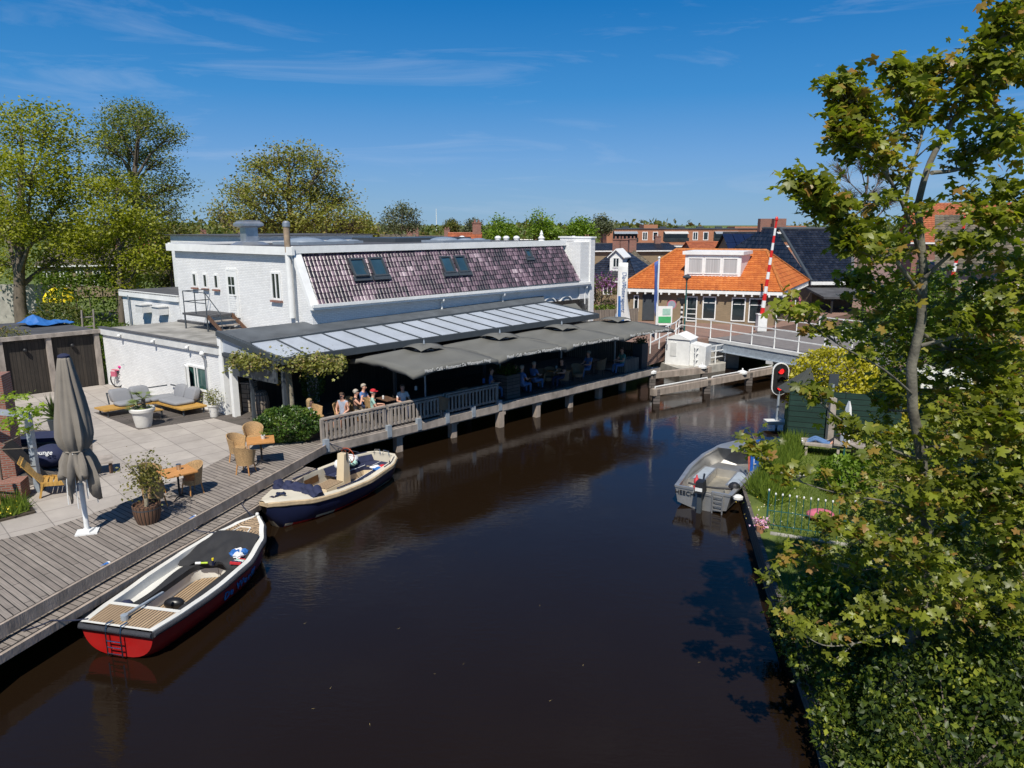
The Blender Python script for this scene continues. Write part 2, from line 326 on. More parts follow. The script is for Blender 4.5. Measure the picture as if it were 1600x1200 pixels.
X['alu_dirty'] = mat('alu_dirty', (.42, .38, .30), .5, .2, 3, metal=.5, dirt=.5)
X['pot_white'] = mat('pot_white', (.68, .66, .62), .6, .08, 4, dirt=.3)
X['barrel'] = plankmat('barrel', (.17, .09, .055), (.12, .065, .04), .1, rot=math.pi / 2, length=4)
X['barrel_grey'] = plankmat('barrel_grey', (.30, .25, .2), (.22, .18, .15), .1, rot=math.pi / 2, length=4)
X['green_board'] = plankmat('green_board', (.018, .045, .035), (.013, .036, .028), .19, length=5, gapc=(.005, .01, .008))
X['green_metal'] = mat('green_metal', (.02, .10, .09), .5, .1, 4)
X['yellow'] = mat('yellow', (.75, .58, .01), .7, .1, 3)
X['curtain'] = mat('curtain', (.42, .42, .42), .9, .3, 3, stretch=(14, 14, .01))
X['sign_blue'] = mat('sign_blue', (.02, .12, .5), .4, .05, 4)
X['print'] = mat('print', (.72, .72, .70), .7, .05, 4)
X['print_grey'] = mat('print_grey', (.50, .50, .48), .8, .05, 4)
X['letter_blue'] = mat('letter_blue', (.03, .10, .28), .5, .05, 4)
X['rope'] = mat('rope', (.02, .025, .05), .9, .2, 40)
X['rope_light'] = mat('rope_light', (.45, .42, .36), .9, .2, 40)
X['skin'] = mat('skin', (.60, .32, .22), .55, .06, 8)
X['hair_grey'] = mat('hair_grey', (.42, .37, .31), .8, .25, 30, bump=.6)
X['hair_brown'] = mat('hair_brown', (.09, .05, .03), .7, .3, 30, bump=.6)
X['hair_blond'] = mat('hair_blond', (.38, .25, .12), .7, .3, 30, bump=.6)
for nm, c in dict(cloth_white=(.7, .7, .7), cloth_mint=(.33, .52, .44), cloth_blue=(.10, .19, .42), cloth_jean=(.08, .16, .33), cloth_navy=(.02, .03, .07), cloth_grey=(.32, .35, .42), cloth_green=(.10, .26, .22), cloth_red=(.5, .02, .03), cloth_pink=(.5, .12, .18), cloth_tan=(.42, .34, .24), cloth_black=(.02, .02, .025)).items():
    X[nm] = mat(nm, c, .85, .12, 9, bump=.4, bscale=25)

def tilesurf(name, BL, BR, TL, TR, m, parent, tw=.22, th=.26, amp=.03, step=.025, seg=5, thick=.05, label=None):
    BL, BR, TL, TR = map(Vector, (BL, BR, TL, TR))
    e = (BR - BL).normalized(); n = e.cross(TL - BL).normalized(); g = n.cross(e).normalized()
    if g.z < 0: g = -g
    if n.z < 0: n = -n
    def ec(p): return (p - BL).dot(e), (p - BL).dot(g)
    xbr = ec(BR)[0]; xtl, ytl = ec(TL); xtr, ytr = ec(TR); rows = max(2, round(ytl / th)); th = ytl / rows
    lo = min(0, xtl); hi = max(xbr, xtr); k0 = math.floor(lo / tw * seg); k1 = math.ceil(hi / tw * seg)
    vs = []; fs = []; uvs = []; K = k1 - k0 + 1
    rg = random.Random(int(BL.x * 100))
    for i in range(rows):
        base = len(vs)
        for q in (0, 1):
            y = th * (i + q); f = y / ytl; xl = xtl * f; xr = xbr + (xtr - xbr) * f
            for k in range(k0, k1 + 1):
                x0 = k * tw / seg; x = min(max(x0, xl), xr)
                ph = (x / tw) % 1.0; h = amp * (abs(math.sin(math.pi * ph)) ** .8)
                z = h + (step if q == 0 else .002)
                vs.append(BL + e * x + g * (y - (.01 if q == 0 else 0)) + n * z)
        for k in range(K - 1):
            a, b = base + k, base + k + 1; c, d = base + K + k + 1, base + K + k
            if (vs[a] - vs[b]).length < 1e-4 and (vs[c] - vs[d]).length < 1e-4: continue
            fs.append((a, b, c, d)); kk = (k + k0 + .5) / seg; uvs.append([(kk, i + .5)] * 4)
        # butt edge of each course
        b2 = len(vs)
        for k in range(K): vs.append(vs[base + k] - n * (step + .008))
        for k in range(K - 1):
            if (vs[base + k] - vs[base + k + 1]).length < 1e-4: continue
            fs.append((b2 + k, b2 + k + 1, base + k + 1, base + k)); kk = (k + k0 + .5) / seg; uvs.append([(kk, i + .5)] * 4)
    off = Vector((0, 0, 0)); p = parent
    while p is not None: off += p.location; p = p.parent
    me = bpy.data.meshes.new(name); me.from_pydata([tuple(v - off) for v in vs], [], fs); me.materials.append(m)
    ul = me.uv_layers.new(name='UVMap'); ul.data.foreach_set('uv', [c for f in uvs for p in f for c in p])
    me.polygons.foreach_set('use_smooth', [True] * len(fs)); me.set_sharp_from_angle(angle=R(35))
    o = bpy.data.objects.new(name, me); col.objects.link(o); o.parent = parent; tag(o, label); return o

def text_obj(body, size, m, parent, origin, ex, ey, name='lettering', ext=.004, align='CENTER', spacing=1.0, sx=1.0):
    cu = bpy.data.curves.new('t', 'FONT'); cu.body = body; cu.size = size; cu.extrude = ext; cu.align_x = align; cu.align_y = 'CENTER'; cu.space_character = spacing; cu.resolution_u = 2
    to = bpy.data.objects.new('t', cu); col.objects.link(to); dg = bpy.context.evaluated_depsgraph_get()
    me = bpy.data.meshes.new_from_object(to.evaluated_get(dg)); bpy.data.objects.remove(to); bpy.data.curves.remove(cu)
    ex = Vector(ex).normalized(); ey = Vector(ey).normalized(); ez = ex.cross(ey)
    off = Vector((0, 0, 0)); p = parent
    while p is not None: off += p.location; p = p.parent
    og = Vector(origin) - off
    for v in me.vertices: v.co = og + ex * v.co.x * sx + ey * v.co.y + ez * v.co.z
    me.materials.clear(); me.materials.append(m); me.name = name
    o = bpy.data.objects.new(name, me); col.objects.link(o); o.parent = parent; return o

# window: frame + pane as sub-part; P lower-left corner on the wall face, t along the wall, n outward
def window(parent, P, t, w_, h_, n=None, fm=None, pm=None, fr=.07, bars=(), hbars=(), name='window', depth=.05, sill=None, label=None, inset=0.0, up=None, arch=False):
    P = Vector(P); t = Vector(t).normalized(); up = Vector(up or (0, 0, 1)).normalized(); n = Vector(n) if n is not None else t.cross(up); n = n.normalized(); fm = fm or X['white_paint']; pm = pm or X['glaze_dark']
    b = MB()
    def bx(x0, x1, z0, z1, d0, d1): b.obb(P + t * (x0 + x1) / 2 + up * (z0 + z1) / 2 + n * (d0 + d1) / 2, t, n, up, x1 - x0, d1 - d0, z1 - z0)
    bx(0, fr, 0, h_, -.03, depth); bx(w_ - fr, w_, 0, h_, -.03, depth); bx(fr, w_ - fr, 0, fr, -.03, depth); bx(fr, w_ - fr, h_ - fr, h_, -.03, depth)
    for x in bars: bx(x * w_ - fr * .35, x * w_ + fr * .35, fr, h_ - fr, -.02, depth - .004)
    for z in hbars: bx(fr, w_ - fr, z * h_ - fr * .3, z * h_ + fr * .3, -.02, depth - .008)
    f = b.build(name, fm, parent); tag(f, label)
    g = MB(); g.obb(P + t * w_ / 2 + up * h_ / 2 + n * .012, t, n, up, w_ - fr * 1.2, .012, h_ - fr * 1.2); g.build('pane', pm, f)
    if sill:
        s_ = MB(); s_.obb(P + t * w_ / 2 - up * .045 + n * .05, t, n, up, w_ + .08, .14, .07); s_.build('sill', sill, f)
    return f

# ---------------------------------------------------------------- foliage
TM = {'oval': (np.array([[0, 0, 0], [.3, .45, .07], [0, 1, -.05], [-.3, .45, .07]], float), [(0, 1, 2), (0, 2, 3)]),
      'tri': (np.array([[-.42, 0, 0], [.42, .1, .1], [0, .95, 0]], float), [(0, 1, 2)]),
      'blade': (np.array([[-.05, 0, 0], [.05, 0, 0], [0.02, 1, .05]], float), [(0, 1, 2)])}
_o = [(0, 0)]
for i in range(5):
    a = R(-108 + i * 54 + 90 - 0); a = R(90 + (i - 2) * 58)
    r_ = [.42, .52, .58, .52, .42][i]
    _o.append((math.cos(a) * r_, math.sin(a) * r_))
_out = []
for i in range(5):
    a = 90 + (i - 2) * 60; rr = [.42, .55, .62, .55, .42][i]
    if i == 0: _out.append((math.cos(R(a - 42)) * .16, math.sin(R(a - 42)) * .16))
    _out.append((math.cos(R(a - 15)) * rr * .78, math.sin(R(a - 15)) * rr * .78)); _out.append((math.cos(R(a)) * rr, math.sin(R(a)) * rr)); _out.append((math.cos(R(a + 15)) * rr * .78, math.sin(R(a + 15)) * rr * .78))
    _out.append((math.cos(R(a + 30)) * .33, math.sin(R(a + 30)) * .25) if i < 4 else (math.cos(R(a + 42)) * .16, math.sin(R(a + 42)) * .16))
_mv = np.array([[0, 0, .03]] + [[x, y, -.10 * (x * x + y * y) * 3] for x, y in _out], float)
TM['maple'] = (_mv, [(0, i, i + 1) for i in range(1, len(_out))])
def leaves(name, P, size, m, parent, tmpl='oval', flat=.6, sv=.35, tint=None, off=None, up=None, kind=None, label=None, cat=None, group=None, origin=None):
    P = np.asarray(P, float); n = len(P); T, F = TM[tmpl]
    nv = nr.randn(n, 3); nv /= np.linalg.norm(nv, axis=1)[:, None]
    nv[:, 2] = np.abs(nv[:, 2]) * .6 + flat; nv /= np.linalg.norm(nv, axis=1)[:, None]
    if up is not None: nv = nr.randn(n, 3); nv[:, 2] *= .15
    nv /= np.linalg.norm(nv, axis=1)[:, None]
    d = nr.randn(n, 3)
    if up is not None: d = d * up + np.array([0, 0, 1.0])
    d -= (d * nv).sum(1)[:, None] * nv; d /= np.linalg.norm(d, axis=1)[:, None]
    x = np.cross(d, nv); s = size * (1 + sv * (nr.rand(n) * 2 - 1))
    V = P[:, None, :] + s[:, None, None] * (T[None, :, 0, None] * x[:, None, :] + T[None, :, 1, None] * d[:, None, :] + T[None, :, 2, None] * nv[:, None, :])
    k = len(T); V = V.reshape(-1, 3)
    o3 = np.zeros(3); p = parent
    if parent is not None:
        while p is not None: o3 += np.array(p.location); p = p.parent
    elif origin is not None: o3 = np.array(origin, float)
    V = V - o3
    Fa = (np.arange(n)[:, None, None] * k + np.array([f for f in F])[None]).reshape(-1, len(F[0]))
    me = bpy.data.meshes.new(name); me.vertices.add(len(V)); me.vertices.foreach_set('co', V.ravel())
    nf = len(Fa); me.loops.add(nf * Fa.shape[1]); me.loops.foreach_set('vertex_index', Fa.ravel().astype(np.int32))
    me.polygons.add(nf); me.polygons.foreach_set('loop_start', np.arange(0, nf * Fa.shape[1], Fa.shape[1], dtype=np.int32))
    me.update(calc_edges=True); me.materials.append(m)
    a = me.attributes.new('tint', 'FLOAT', 'POINT'); tv = nr.rand(n) * .93 if tint is None else np.clip(tint + .22 * nr.randn(n), 0, .93); tv[nr.rand(n) < .025] = 1.0
    a.data.foreach_set('value', np.repeat(tv, k)); me.validate()
    o = bpy.data.objects.new(name, me); col.objects.link(o)
    if parent is not None: o.parent = parent
    else: o.location = tuple(o3)
    tag(o, label, cat, group, kind); return o
def mklobes(rg, cx, cy, z0, z1, rad, n=9, fill=.45, skew=0.0):
    out = []
    for i in range(n):
        f = (i + .5) / n; z = z0 + (z1 - z0) * (.18 + .7 * f); env = rad * math.sin(math.pi * min(1, (.22 + .72 * f))) ** .6
        a = i * 2.4 + rg.uniform(-.5, .5); q = env * rg.uniform(.35, .68) if i < n - 1 else 0
        r = rad * rg.uniform(fill * .75, fill * 1.2)
        out.append((cx + math.cos(a) * q + skew * f, cy + math.sin(a) * q, z, r, r, r * rg.uniform(.6, .85)))
    return out
def lobepts(lobes, n, shell=.5):
    vol = np.array([l[3] * l[4] * l[5] for l in lobes]) ** .75; idx = nr.choice(len(lobes), n, p=vol / vol.sum())
    d = nr.randn(n, 3); d /= np.linalg.norm(d, axis=1)[:, None]; r = shell + (1 - shell) * nr.rand(n) ** .6
    L_ = np.array(lobes)[idx]; return L_[:, :3] + d * L_[:, 3:] * r[:, None], idx
def tree(name, label, cat, base, lobes, leafm, barkm=None, tr=.25, nclust=300, per=12, leaf=.2, spread=.35, tmpl='oval', shell=.5, group=None, th=None, flat=.6, twigs=4, lean=(0, 0), trunk=True, tints=True, limbs=True, twr=.02):
    base = Vector(base); root = thing(name, label, cat, base, group=group); barkm = barkm or X['bark']
    rg = random.Random(int(abs(base.x * 37 + base.y * 11)) + 3)
    C, idx = lobepts(lobes, nclust, shell)
    if trunk:
        zt = max(l[2] for l in lobes); zl = min(l[2] - l[5] for l in lobes); th = th if th is not None else max(base.z + .4, zl * .8 + base.z * .2)
        cx = sum(l[0] for l in lobes) / len(lobes); cy = sum(l[1] for l in lobes) / len(lobes)
        b = MB(); path = []; m_ = 7
        for i in range(m_ + 1):
            f = i / m_; z = base.z - .1 + (zt - base.z + .1) * f; q = max(0, f - .15) / .85
            path.append(Vector((base.x + (cx - base.x) * q + rg.uniform(-1, 1) * tr * .35 * (i > 0), base.y + (cy - base.y) * q + rg.uniform(-1, 1) * tr * .35 * (i > 0), z)))
        b.tube(path, [tr * (1.25 if i == 0 else 1) * (1 - .82 * i / m_) for i in range(m_ + 1)], 8)
        def along(z):
            for i in range(m_):
                if path[i + 1].z >= z: f = (z - path[i].z) / (path[i + 1].z - path[i].z); return path[i].lerp(path[i + 1], max(0, f)), tr * (1 - .82 * (i + f) / m_)
            return path[-1], tr * .2
        if limbs:
            for li, l in enumerate(lobes):
                c = Vector(l[:3]); z0 = max(th, c.z - (c - Vector((cx, cy, c.z))).length * .9 - l[5] * .5); p0, r0 = along(min(z0, zt * .92)); r0 *= .55
                mid = p0.lerp(c, .5) + Vector((rg.uniform(-.1, .1), rg.uniform(-.1, .1), rg.uniform(-.05, .12))) * (c - p0).length
                b.tube([p0, mid, c], [r0, r0 * .65, r0 * .35], 6)
                own = np.where(idx == li)[0][:twigs * 3]
                for j in own:
                    t_ = Vector(C[j]); s0 = mid.lerp(c, rg.random()); m2 = s0.lerp(t_, .5) + Vector((rg.uniform(-.1, .1), rg.uniform(-.1, .1), rg.uniform(0, .12))) * (t_ - s0).length
                    b.tube([s0, m2, t_], [max(twr * .8, r0 * .28), max(twr * .6, r0 * .18), twr * .3], 4, cap=False)
        b.build('trunk', barkm, root, smooth=60)
    Pn = np.repeat(C, per, axis=0) + nr.randn(nclust * per, 3) * spread * np.array([1, 1, .6])
    tint = np.repeat(nr.rand(nclust) * .7 + .15, per) if tints else None
    leaves('crown', Pn, leaf, leafm, root, tmpl, flat, tint=tint); return root
def hedge(name, label, cat, a0, a1, b0, b1, z0, z1, m, n=5000, leaf=.12, group=None, box=None):
    pass
def grasspatch(name, label, cat, poly, z, n, hgt, m, kind='stuff', origin=None, flat=.3):
    xs = [p[0] for p in poly]; ys = [p[1] for p in poly]; pts = []
    rg = random.Random(5)
    def inside(x, y):
        c = False; j = len(poly) - 1
        for i in range(len(poly)):
            if (poly[i][1] > y) != (poly[j][1] > y) and x < (poly[j][0] - poly[i][0]) * (y - poly[i][1]) / (poly[j][1] - poly[i][1]) + poly[i][0]: c = not c
            j = i
        return c
    while len(pts) < n:
        x, y = rg.uniform(min(xs), max(xs)), rg.uniform(min(ys), max(ys))
        if inside(x, y): pts.append((x, y, z))
    return leaves(name, pts, hgt, m, None, 'blade', sv=.5, up=.45, kind=kind, label=label, cat=cat, origin=(sum(xs) / len(xs), sum(ys) / len(ys), z))

# ---------------------------------------------------------------- people (skinned from one skeleton, one continuous body)
def capsule_d(p, a, b):
    ab = b - a; t = max(0, min(1, (p - a).dot(ab) / max(1e-9, ab.dot(ab)))); return (p - (a + ab * t)).length
def person(label, loc, rz=0.0, pose='sit', top='cloth_blue', legs='cloth_jean', hair='hair_brown', cap=None, sleeves='short', group=None, scale=.92, shoes='cloth_black', glasses=False, longhair=False, arms='table', legskin=False, lean=0.0, cat='person'):
    loc = Vector(loc); root = thing('person', label, cat, loc, rz, group)
    V = Vector
    if pose == 'sit':
        pel = V((0, 0, .50)); sp = V((0, -.05 - lean * .3, .72)); ch = V((0, -.04 - lean * .7, .95)); nk = V((0, -.02 - lean, 1.10))
        hd = nk + V((0, .03, .17)); hip = [V((s * .10, .02, .49)) for s in (-1, 1)]; kn = [V((s * .13, .44, .52)) for s in (-1, 1)]
        an = [V((s * .12, .46, .10)) for s in (-1, 1)]; toe = [V((s * .13, .62, .045)) for s in (-1, 1)]
    elif pose == 'recline':
        pel = V((0, 0, .42)); sp = V((0, -.16, .56)); ch = V((0, -.32, .72)); nk = V((0, -.40, .85))
        hd = nk + V((0, -.02, .18)); hip = [V((s * .10, .05, .42)) for s in (-1, 1)]; kn = [V((s * .14, .46, .60)) for s in (-1, 1)]
        an = [V((s * .13, .82, .40)) for s in (-1, 1)]; toe = [V((s * .13, .93, .50)) for s in (-1, 1)]
    else:
        pel = V((0, 0, .92)); sp = V((0, 0, 1.12)); ch = V((0, 0, 1.34)); nk = V((0, .01, 1.50)); hd = nk + V((0, .02, .17))
        hip = [V((s * .10, 0, .88)) for s in (-1, 1)]; kn = [V((s * .11, .03, .48)) for s in (-1, 1)]; an = [V((s * .12, -.02, .09)) for s in (-1, 1)]; toe = [V((s * .13, .14, .035)) for s in (-1, 1)]
    sh = [ch + V((s * .18, -.01, .08)) for s in (-1, 1)]
    if arms == 'table': el = [ch + V((s * .25, .12, -.20)) for s in (-1, 1)]; wr = [ch + V((s * .15, .36, -.19)) for s in (-1, 1)]
    elif arms == 'lap': el = [ch + V((s * .26, .05, -.22)) for s in (-1, 1)]; wr = [ch + V((s * .12, .26, -.34)) for s in (-1, 1)]
    elif arms == 'face': el = [ch + V((s * .24, .20, -.12)) for s in (-1, 1)]; wr = [ch + V((s * .08, .26, .12)) for s in (-1, 1)]
    else: el = [ch + V((s * .24, -.02, -.24)) for s in (-1, 1)]; wr = [ch + V((s * .23, .08, -.48)) for s in (-1, 1)]
    pts = []; rad = []; ed = []
    def pt(p, r): pts.append(p); rad.append(r); return len(pts) - 1
    P = pt(pel, (.155, .12)); S = pt(sp, (.135, .11)); C = pt(ch, (.165, .115)); K = pt(nk, (.055, .058)); Hc = pt(nk + (hd - nk) * .45 + V((0, .01, 0)), (.068, .075)); H1 = pt(hd, (.085, .10)); H2 = pt(hd + V((0, -.01, .085)), (.06, .072))
    ed += [(P, S), (S, C), (C, K), (K, Hc), (Hc, H1), (H1, H2)]; segs = [(pel, sp, 'top'), (sp, ch, 'top'), (ch, ch + (nk - ch) * .55, 'top'), (nk, hd, 'skin'), (hd, hd + V((0, 0, .1)), 'skin')]
    lk = 'skin' if legskin else 'legs'; ak = 'skin' if sleeves in ('none',) else 'top'
    for i in (0, 1):
        a = pt(hip[i], .095); k = pt(kn[i], .062); m_ = pt(kn[i].lerp(an[i], .35), .056); n_ = pt(an[i], .038); t_ = pt(toe[i], .034)
        ed += [(P, a), (a, k), (k, m_), (m_, n_), (n_, t_)]; segs += [(hip[i], hip[i].lerp(kn[i], .55), 'legs'), (hip[i].lerp(kn[i], .55), kn[i], lk), (kn[i], an[i] + (kn[i] - an[i]) * .15, lk), (an[i], toe[i], 'shoe')]
        s_ = pt(sh[i], .062); e_ = pt(el[i], .042); w_ = pt(wr[i], .027); f = (wr[i] - el[i]).normalized(); h_ = pt(wr[i] + f * .07, (.036, .018))
        ed += [(C, s_), (s_, e_), (e_, w_), (w_, h_)]
        segs += [(ch, sh[i], 'top'), (sh[i], sh[i].lerp(el[i], .55), ak), (sh[i].lerp(el[i], .6), el[i], 'skin' if sleeves != 'long' else 'top'), (el[i], wr[i], 'skin' if sleeves != 'long' else 'top'), (wr[i], wr[i] + f * .09, 'skin')]
    me = bpy.data.meshes.new('b'); me.from_pydata([tuple(p) for p in pts], ed, []); ob = bpy.data.objects.new('b', me); col.objects.link(ob)
    md = ob.modifiers.new('Skin', 'SKIN'); md.use_smooth_shade = True
    for i, r in enumerate(rad):
        me.skin_vertices[0].data[i].radius = r if isinstance(r, tuple) else (r, r)
    me.skin_vertices[0].data[0].use_root = True
    sb = ob.modifiers.new('Sub', 'SUBSURF'); sb.levels = 2; sb.render_levels = 2
    dg = bpy.context.evaluated_depsgraph_get(); bm = bpy.data.meshes.new_from_object(ob.evaluated_get(dg)); bpy.data.objects.remove(ob)
    # fingers, thumb, nose, ears grown into the same mesh
    mb = MB(local=True); mb.v = [v.co.copy() for v in bm.vertices]; mb.f = [tuple(p.vertices) for p in bm.polygons]; mb.m = [0] * len(mb.f)
    nbody = len(mb.f)
    for i in (0, 1):
        f = (wr[i] - el[i]).normalized(); sd_ = f.cross(V((0, 0, 1))).normalized(); dn = sd_.cross(f).normalized() * -1
        if dn.z > 0: dn = -dn
        for j, (o_, ln) in enumerate(((-.027, .062), (-.009, .072), (.009, .068), (.026, .052))):
            q = wr[i] + f * .06 + sd_ * o_; mb.tube([q, q + f * ln * .55 + dn * .006, q + f * ln * .85 + dn * .024, q + f * ln * .95 + dn * .04], [.0095, .0088, .008, .006], 6, 0)
        q = wr[i] + f * .02; si = sd_ * (1 if i == 0 else -1) * .9; mb.tube([q + si * .018, q + si * .045 + f * .02, q + si * .05 + f * .05 + dn * .01], [.012, .011, .008], 6, 0)
    mb.tube([hd + V((0, .088, .012)), hd + V((0, .112, -.022)), hd + V((0, .09, -.03))], [.007, .014, .009], 6, 0)
    for s_ in (-1, 1): mb.ball(hd + V((s_ * .082, -.002, -.01)), .022, 8, 0, sx=.5, sy=.8)
    body = mb.build('body', [X['skin'], X[top], X[legs], X[shoes]], root, smooth=True, uv=False)
    sl = {'skin': 0, 'top': 1, 'legs': 2, 'shoe': 3}; idx = []
    for k, p in enumerate(body.data.polygons):
        if k >= nbody: idx.append(0); continue
        c = p.center; idx.append(sl[min(segs, key=lambda s: capsule_d(c, s[0], s[1]))[2]])
    body.data.polygons.foreach_set('material_index', idx)
    # face
    fb = MB(local=True)
    if glasses:
        for s_ in (-1, 1): fb.ball(hd + V((s_ * .034, .086, .018)), .027, 8, sy=.35, sz=.75)
        fb.bar(hd + V((-.08, .05, .022)), hd + V((-.03, .09, .022)), .006, .008); fb.bar(hd + V((.08, .05, .022)), hd + V((.03, .09, .022)), .006, .008)
        fb.build('sunglasses', X['black'], root, uv=False)
    else:
        for s_ in (-1, 1): fb.ball(hd + V((s_ * .033, .083, .018)), .010, 6, sy=.6)
        fb.build('eyes', X['black'], root, uv=False)
    mo = MB(local=True); mo.tube([hd + V((-.024, .085, -.052)), hd + V((0, .093, -.056)), hd + V((.024, .085, -.052))], [.004, .007, .004], 6); mo.build('mouth', X['cloth_pink'], root, uv=False)
    hb = MB(local=True); hc = hd + V((0, -.018, .04)); k_ = 9; n_ = 16; prof = []
    vs = []; 
    for i in range(k_ + 1):
        ph = math.pi * (.02 + .62 * i / k_)
        for j in range(n_):
            a = 2 * math.pi * j / n_; fr = max(0, math.sin(a)); r = .108 * math.sin(ph) * (1 + .05 * math.sin(7 * a + i)); z = .105 * math.cos(ph)
            if fr > .35 and ph > math.pi * .42: z = max(z, .03); r *= .93
            if longhair and fr < .3 and i > 6: z -= (i - 6) * .07
            vs.append(hc + V((r * math.cos(a), r * math.sin(a) * 1.05, z)))
    hb.add(vs, [(i * n_ + j, i * n_ + (j + 1) % n_, (i + 1) * n_ + (j + 1) % n_, (i + 1) * n_ + j) for i in range(k_) for j in range(n_)] + [tuple(range(n_ - 1, -1, -1))])
    hb.build('hair', X[hair], root, smooth=60, uv=False)
    if cap:
        cb = MB(local=True); cc = hd + V((0, -.01, .055)); cb.lathe([(.116, 0), (.114, .035), (.09, .075), (.045, .095), (.001, .10)], cc, 16)
        pk = []; 
        for i in range(9): a = math.pi * (.15 + .7 * i / 8); pk.append(cc + V((.105 * math.cos(a), .10 * math.sin(a), .012)))
        for i in range(8, -1, -1): a = math.pi * (.15 + .7 * i / 8); pk.append(cc + V((.10 * math.cos(a), .10 + .09 * math.sin(a), -.005)))
        cb.add(pk + [p - V((0, 0, .006)) for p in pk], [tuple(range(18)), tuple(range(35, 17, -1))] + [(i, (i + 1) % 18, 18 + (i + 1) % 18, 18 + i) for i in range(18)])
        cb.build('cap', X[cap], root, smooth=40, uv=False)
    root.scale = (scale,) * 3; return root

# ---------------------------------------------------------------- furniture kinds
def make_tub_chair(m='wicker', lab='', cat='chair'):
    t = thing('tub_chair', lab, cat)
    b = MB(True); b.lathe([(.235, .30), (.245, .40), (.24, .44), (.20, .455), (.001, .455)], (0, 0, 0), 20, sy=.95); b.build('seat', X[m], t, smooth=50)
    b = MB(True); n = 22; vs = []; prof = [(0, .28), (.35, .42), (.7, .0), (1, 0)]
    for layer in (0, 1):
        for r_, z_, k in ((.255, .30, 0), (.275, .50, .4), (.31, .68, .8), (.325, .80, 1.0), (.33, .815, 1.03)):
            for j in range(n + 1):
                a = R(180 + 17 - 214 * j / n) + math.pi      # open to +y
                a = R(-195 + 210 * j / n) if False else R(165 + 210 * j / n)
                back = .5 - .5 * math.sin(a); top = .64 + .22 * back ** 1.2; z = .30 + (top - .30) * k
                rr = r_ - layer * .03
                vs.append((rr * math.cos(a), rr * math.sin(a) * 1.0, z))
    m1 = n + 1; L5 = 5 * m1; fs = []
    for i in range(4):
        for j in range(n):
            fs.append((i * m1 + j, i * m1 + j + 1, (i + 1) * m1 + j + 1, (i + 1) * m1 + j)); fs.append((L5 + (i + 1) * m1 + j, L5 + (i + 1) * m1 + j + 1, L5 + i * m1 + j + 1, L5 + i * m1 + j))
    for j in range(n): fs.append((4 * m1 + j, 4 * m1 + j + 1, L5 + 4 * m1 + j + 1, L5 + 4 * m1 + j))
    for j in (0, n):
        for i in range(4): fs.append((i * m1 + j, (i + 1) * m1 + j, L5 + (i + 1) * m1 + j, L5 + i * m1 + j))
    b.add(vs, fs); b.build('backrest', X[m], t, smooth=60)
    for sx in (-1, 1):
        for sy in (-1, 1):
            b = MB(True); b.tube([(sx * .17, sy * .16, .32), (sx * .21, sy * .20, 0)], [.022, .016], 6); b.build('leg', X['teak'] if m == 'wicker' else X['black'], t)
    return t
def make_table(lab='', top='teak', sz=.78, cat='table', h=.74):
    t = thing('cafe_table', lab, cat)
    b = MB(True); b.box((0, 0, h - .015), (sz, sz, .03)); b.build('tabletop', X[top], t)
    b = MB(True); b.tube([(0, 0, h - .03), (0, 0, .05)], .028, 8); b.build('pedestal', X['black'], t)
    b = MB(True)
    for k in range(4): a = R(45 + 90 * k); b.tube([(0, 0, .07), (math.cos(a) * .2, math.sin(a) * .2, .05), (math.cos(a) * .32, math.sin(a) * .32, .012)], [.022, .018, .014], 6)
    b.build('foot', X['black'], t); return t

# ================================================================ SETTING
def struct(mb, name, m, ang=0.0, kind='structure', **k): return mb.build(name, m, ang=ang, kind=kind, **k)
A44 = R(44)
# water
m, nt_, b_, N_, L_ = nmat('water'); X['water'] = m
b_.inputs['Base Color'].default_value = (.0115, .0066, .0034, 1); b_.inputs['Roughness'].default_value = .035; b_.inputs['IOR'].default_value = 1.33
t_ = N_('ShaderNodeTexCoord'); mp_ = N_('ShaderNodeMapping'); L_(t_.outputs['Object'], mp_.inputs[0]); mp_.inputs['Rotation'].default_value = (0, 0, R(28)); mp_.inputs['Scale'].default_value = (1, 2.6, 1)
n1 = N_('ShaderNodeTexNoise'); n1.inputs['Scale'].default_value = 3.2; n1.inputs['Detail'].default_value = 4; n1.inputs['Distortion'].default_value = .3; L_(mp_.outputs[0], n1.inputs['Vector'])
n2 = N_('ShaderNodeTexNoise'); n2.inputs['Scale'].default_value = .5; n2.inputs['Detail'].default_value = 3; L_(t_.outputs['Object'], n2.inputs['Vector'])
r2 = N_('ShaderNodeMapRange'); L_(n2.outputs['Fac'], r2.inputs[0]); r2.inputs[1].default_value = .38; r2.inputs[2].default_value = .62; r2.inputs[3].default_value = .22; r2.inputs[4].default_value = 1
n4 = N_('ShaderNodeTexNoise'); n4.inputs['Scale'].default_value = 9.0; n4.inputs['Detail'].default_value = 3; n4.inputs['Distortion'].default_value = .5; mp4 = N_('ShaderNodeMapping'); L_(t_.outputs['Object'], mp4.inputs[0]); mp4.inputs['Rotation'].default_value = (0, 0, R(20)); mp4.inputs['Scale'].default_value = (.45, 2.2, 1); L_(mp4.outputs[0], n4.inputs['Vector'])
m4 = N_('ShaderNodeMath'); m4.operation = 'MULTIPLY_ADD'; L_(n4.outputs['Fac'], m4.inputs[0]); m4.inputs[1].default_value = .55; L_(n1.outputs['Fac'], m4.inputs[2])
mu = N_('ShaderNodeMath'); mu.operation = 'MULTIPLY'; L_(m4.outputs[0], mu.inputs[0]); L_(r2.outputs[0], mu.inputs[1])
bp = N_('ShaderNodeBump'); bp.inputs['Strength'].default_value = .14; bp.inputs['Distance'].default_value = .03; L_(mu.outputs[0], bp.inputs['Height']); L_(bp.outputs[0], b_.inputs['Normal'])
struct(MB().sheet([(-40, -60, 0), (120, -60, 0), (120, 140, 0), (-40, 140, 0)]), 'canal_water', X['water'])

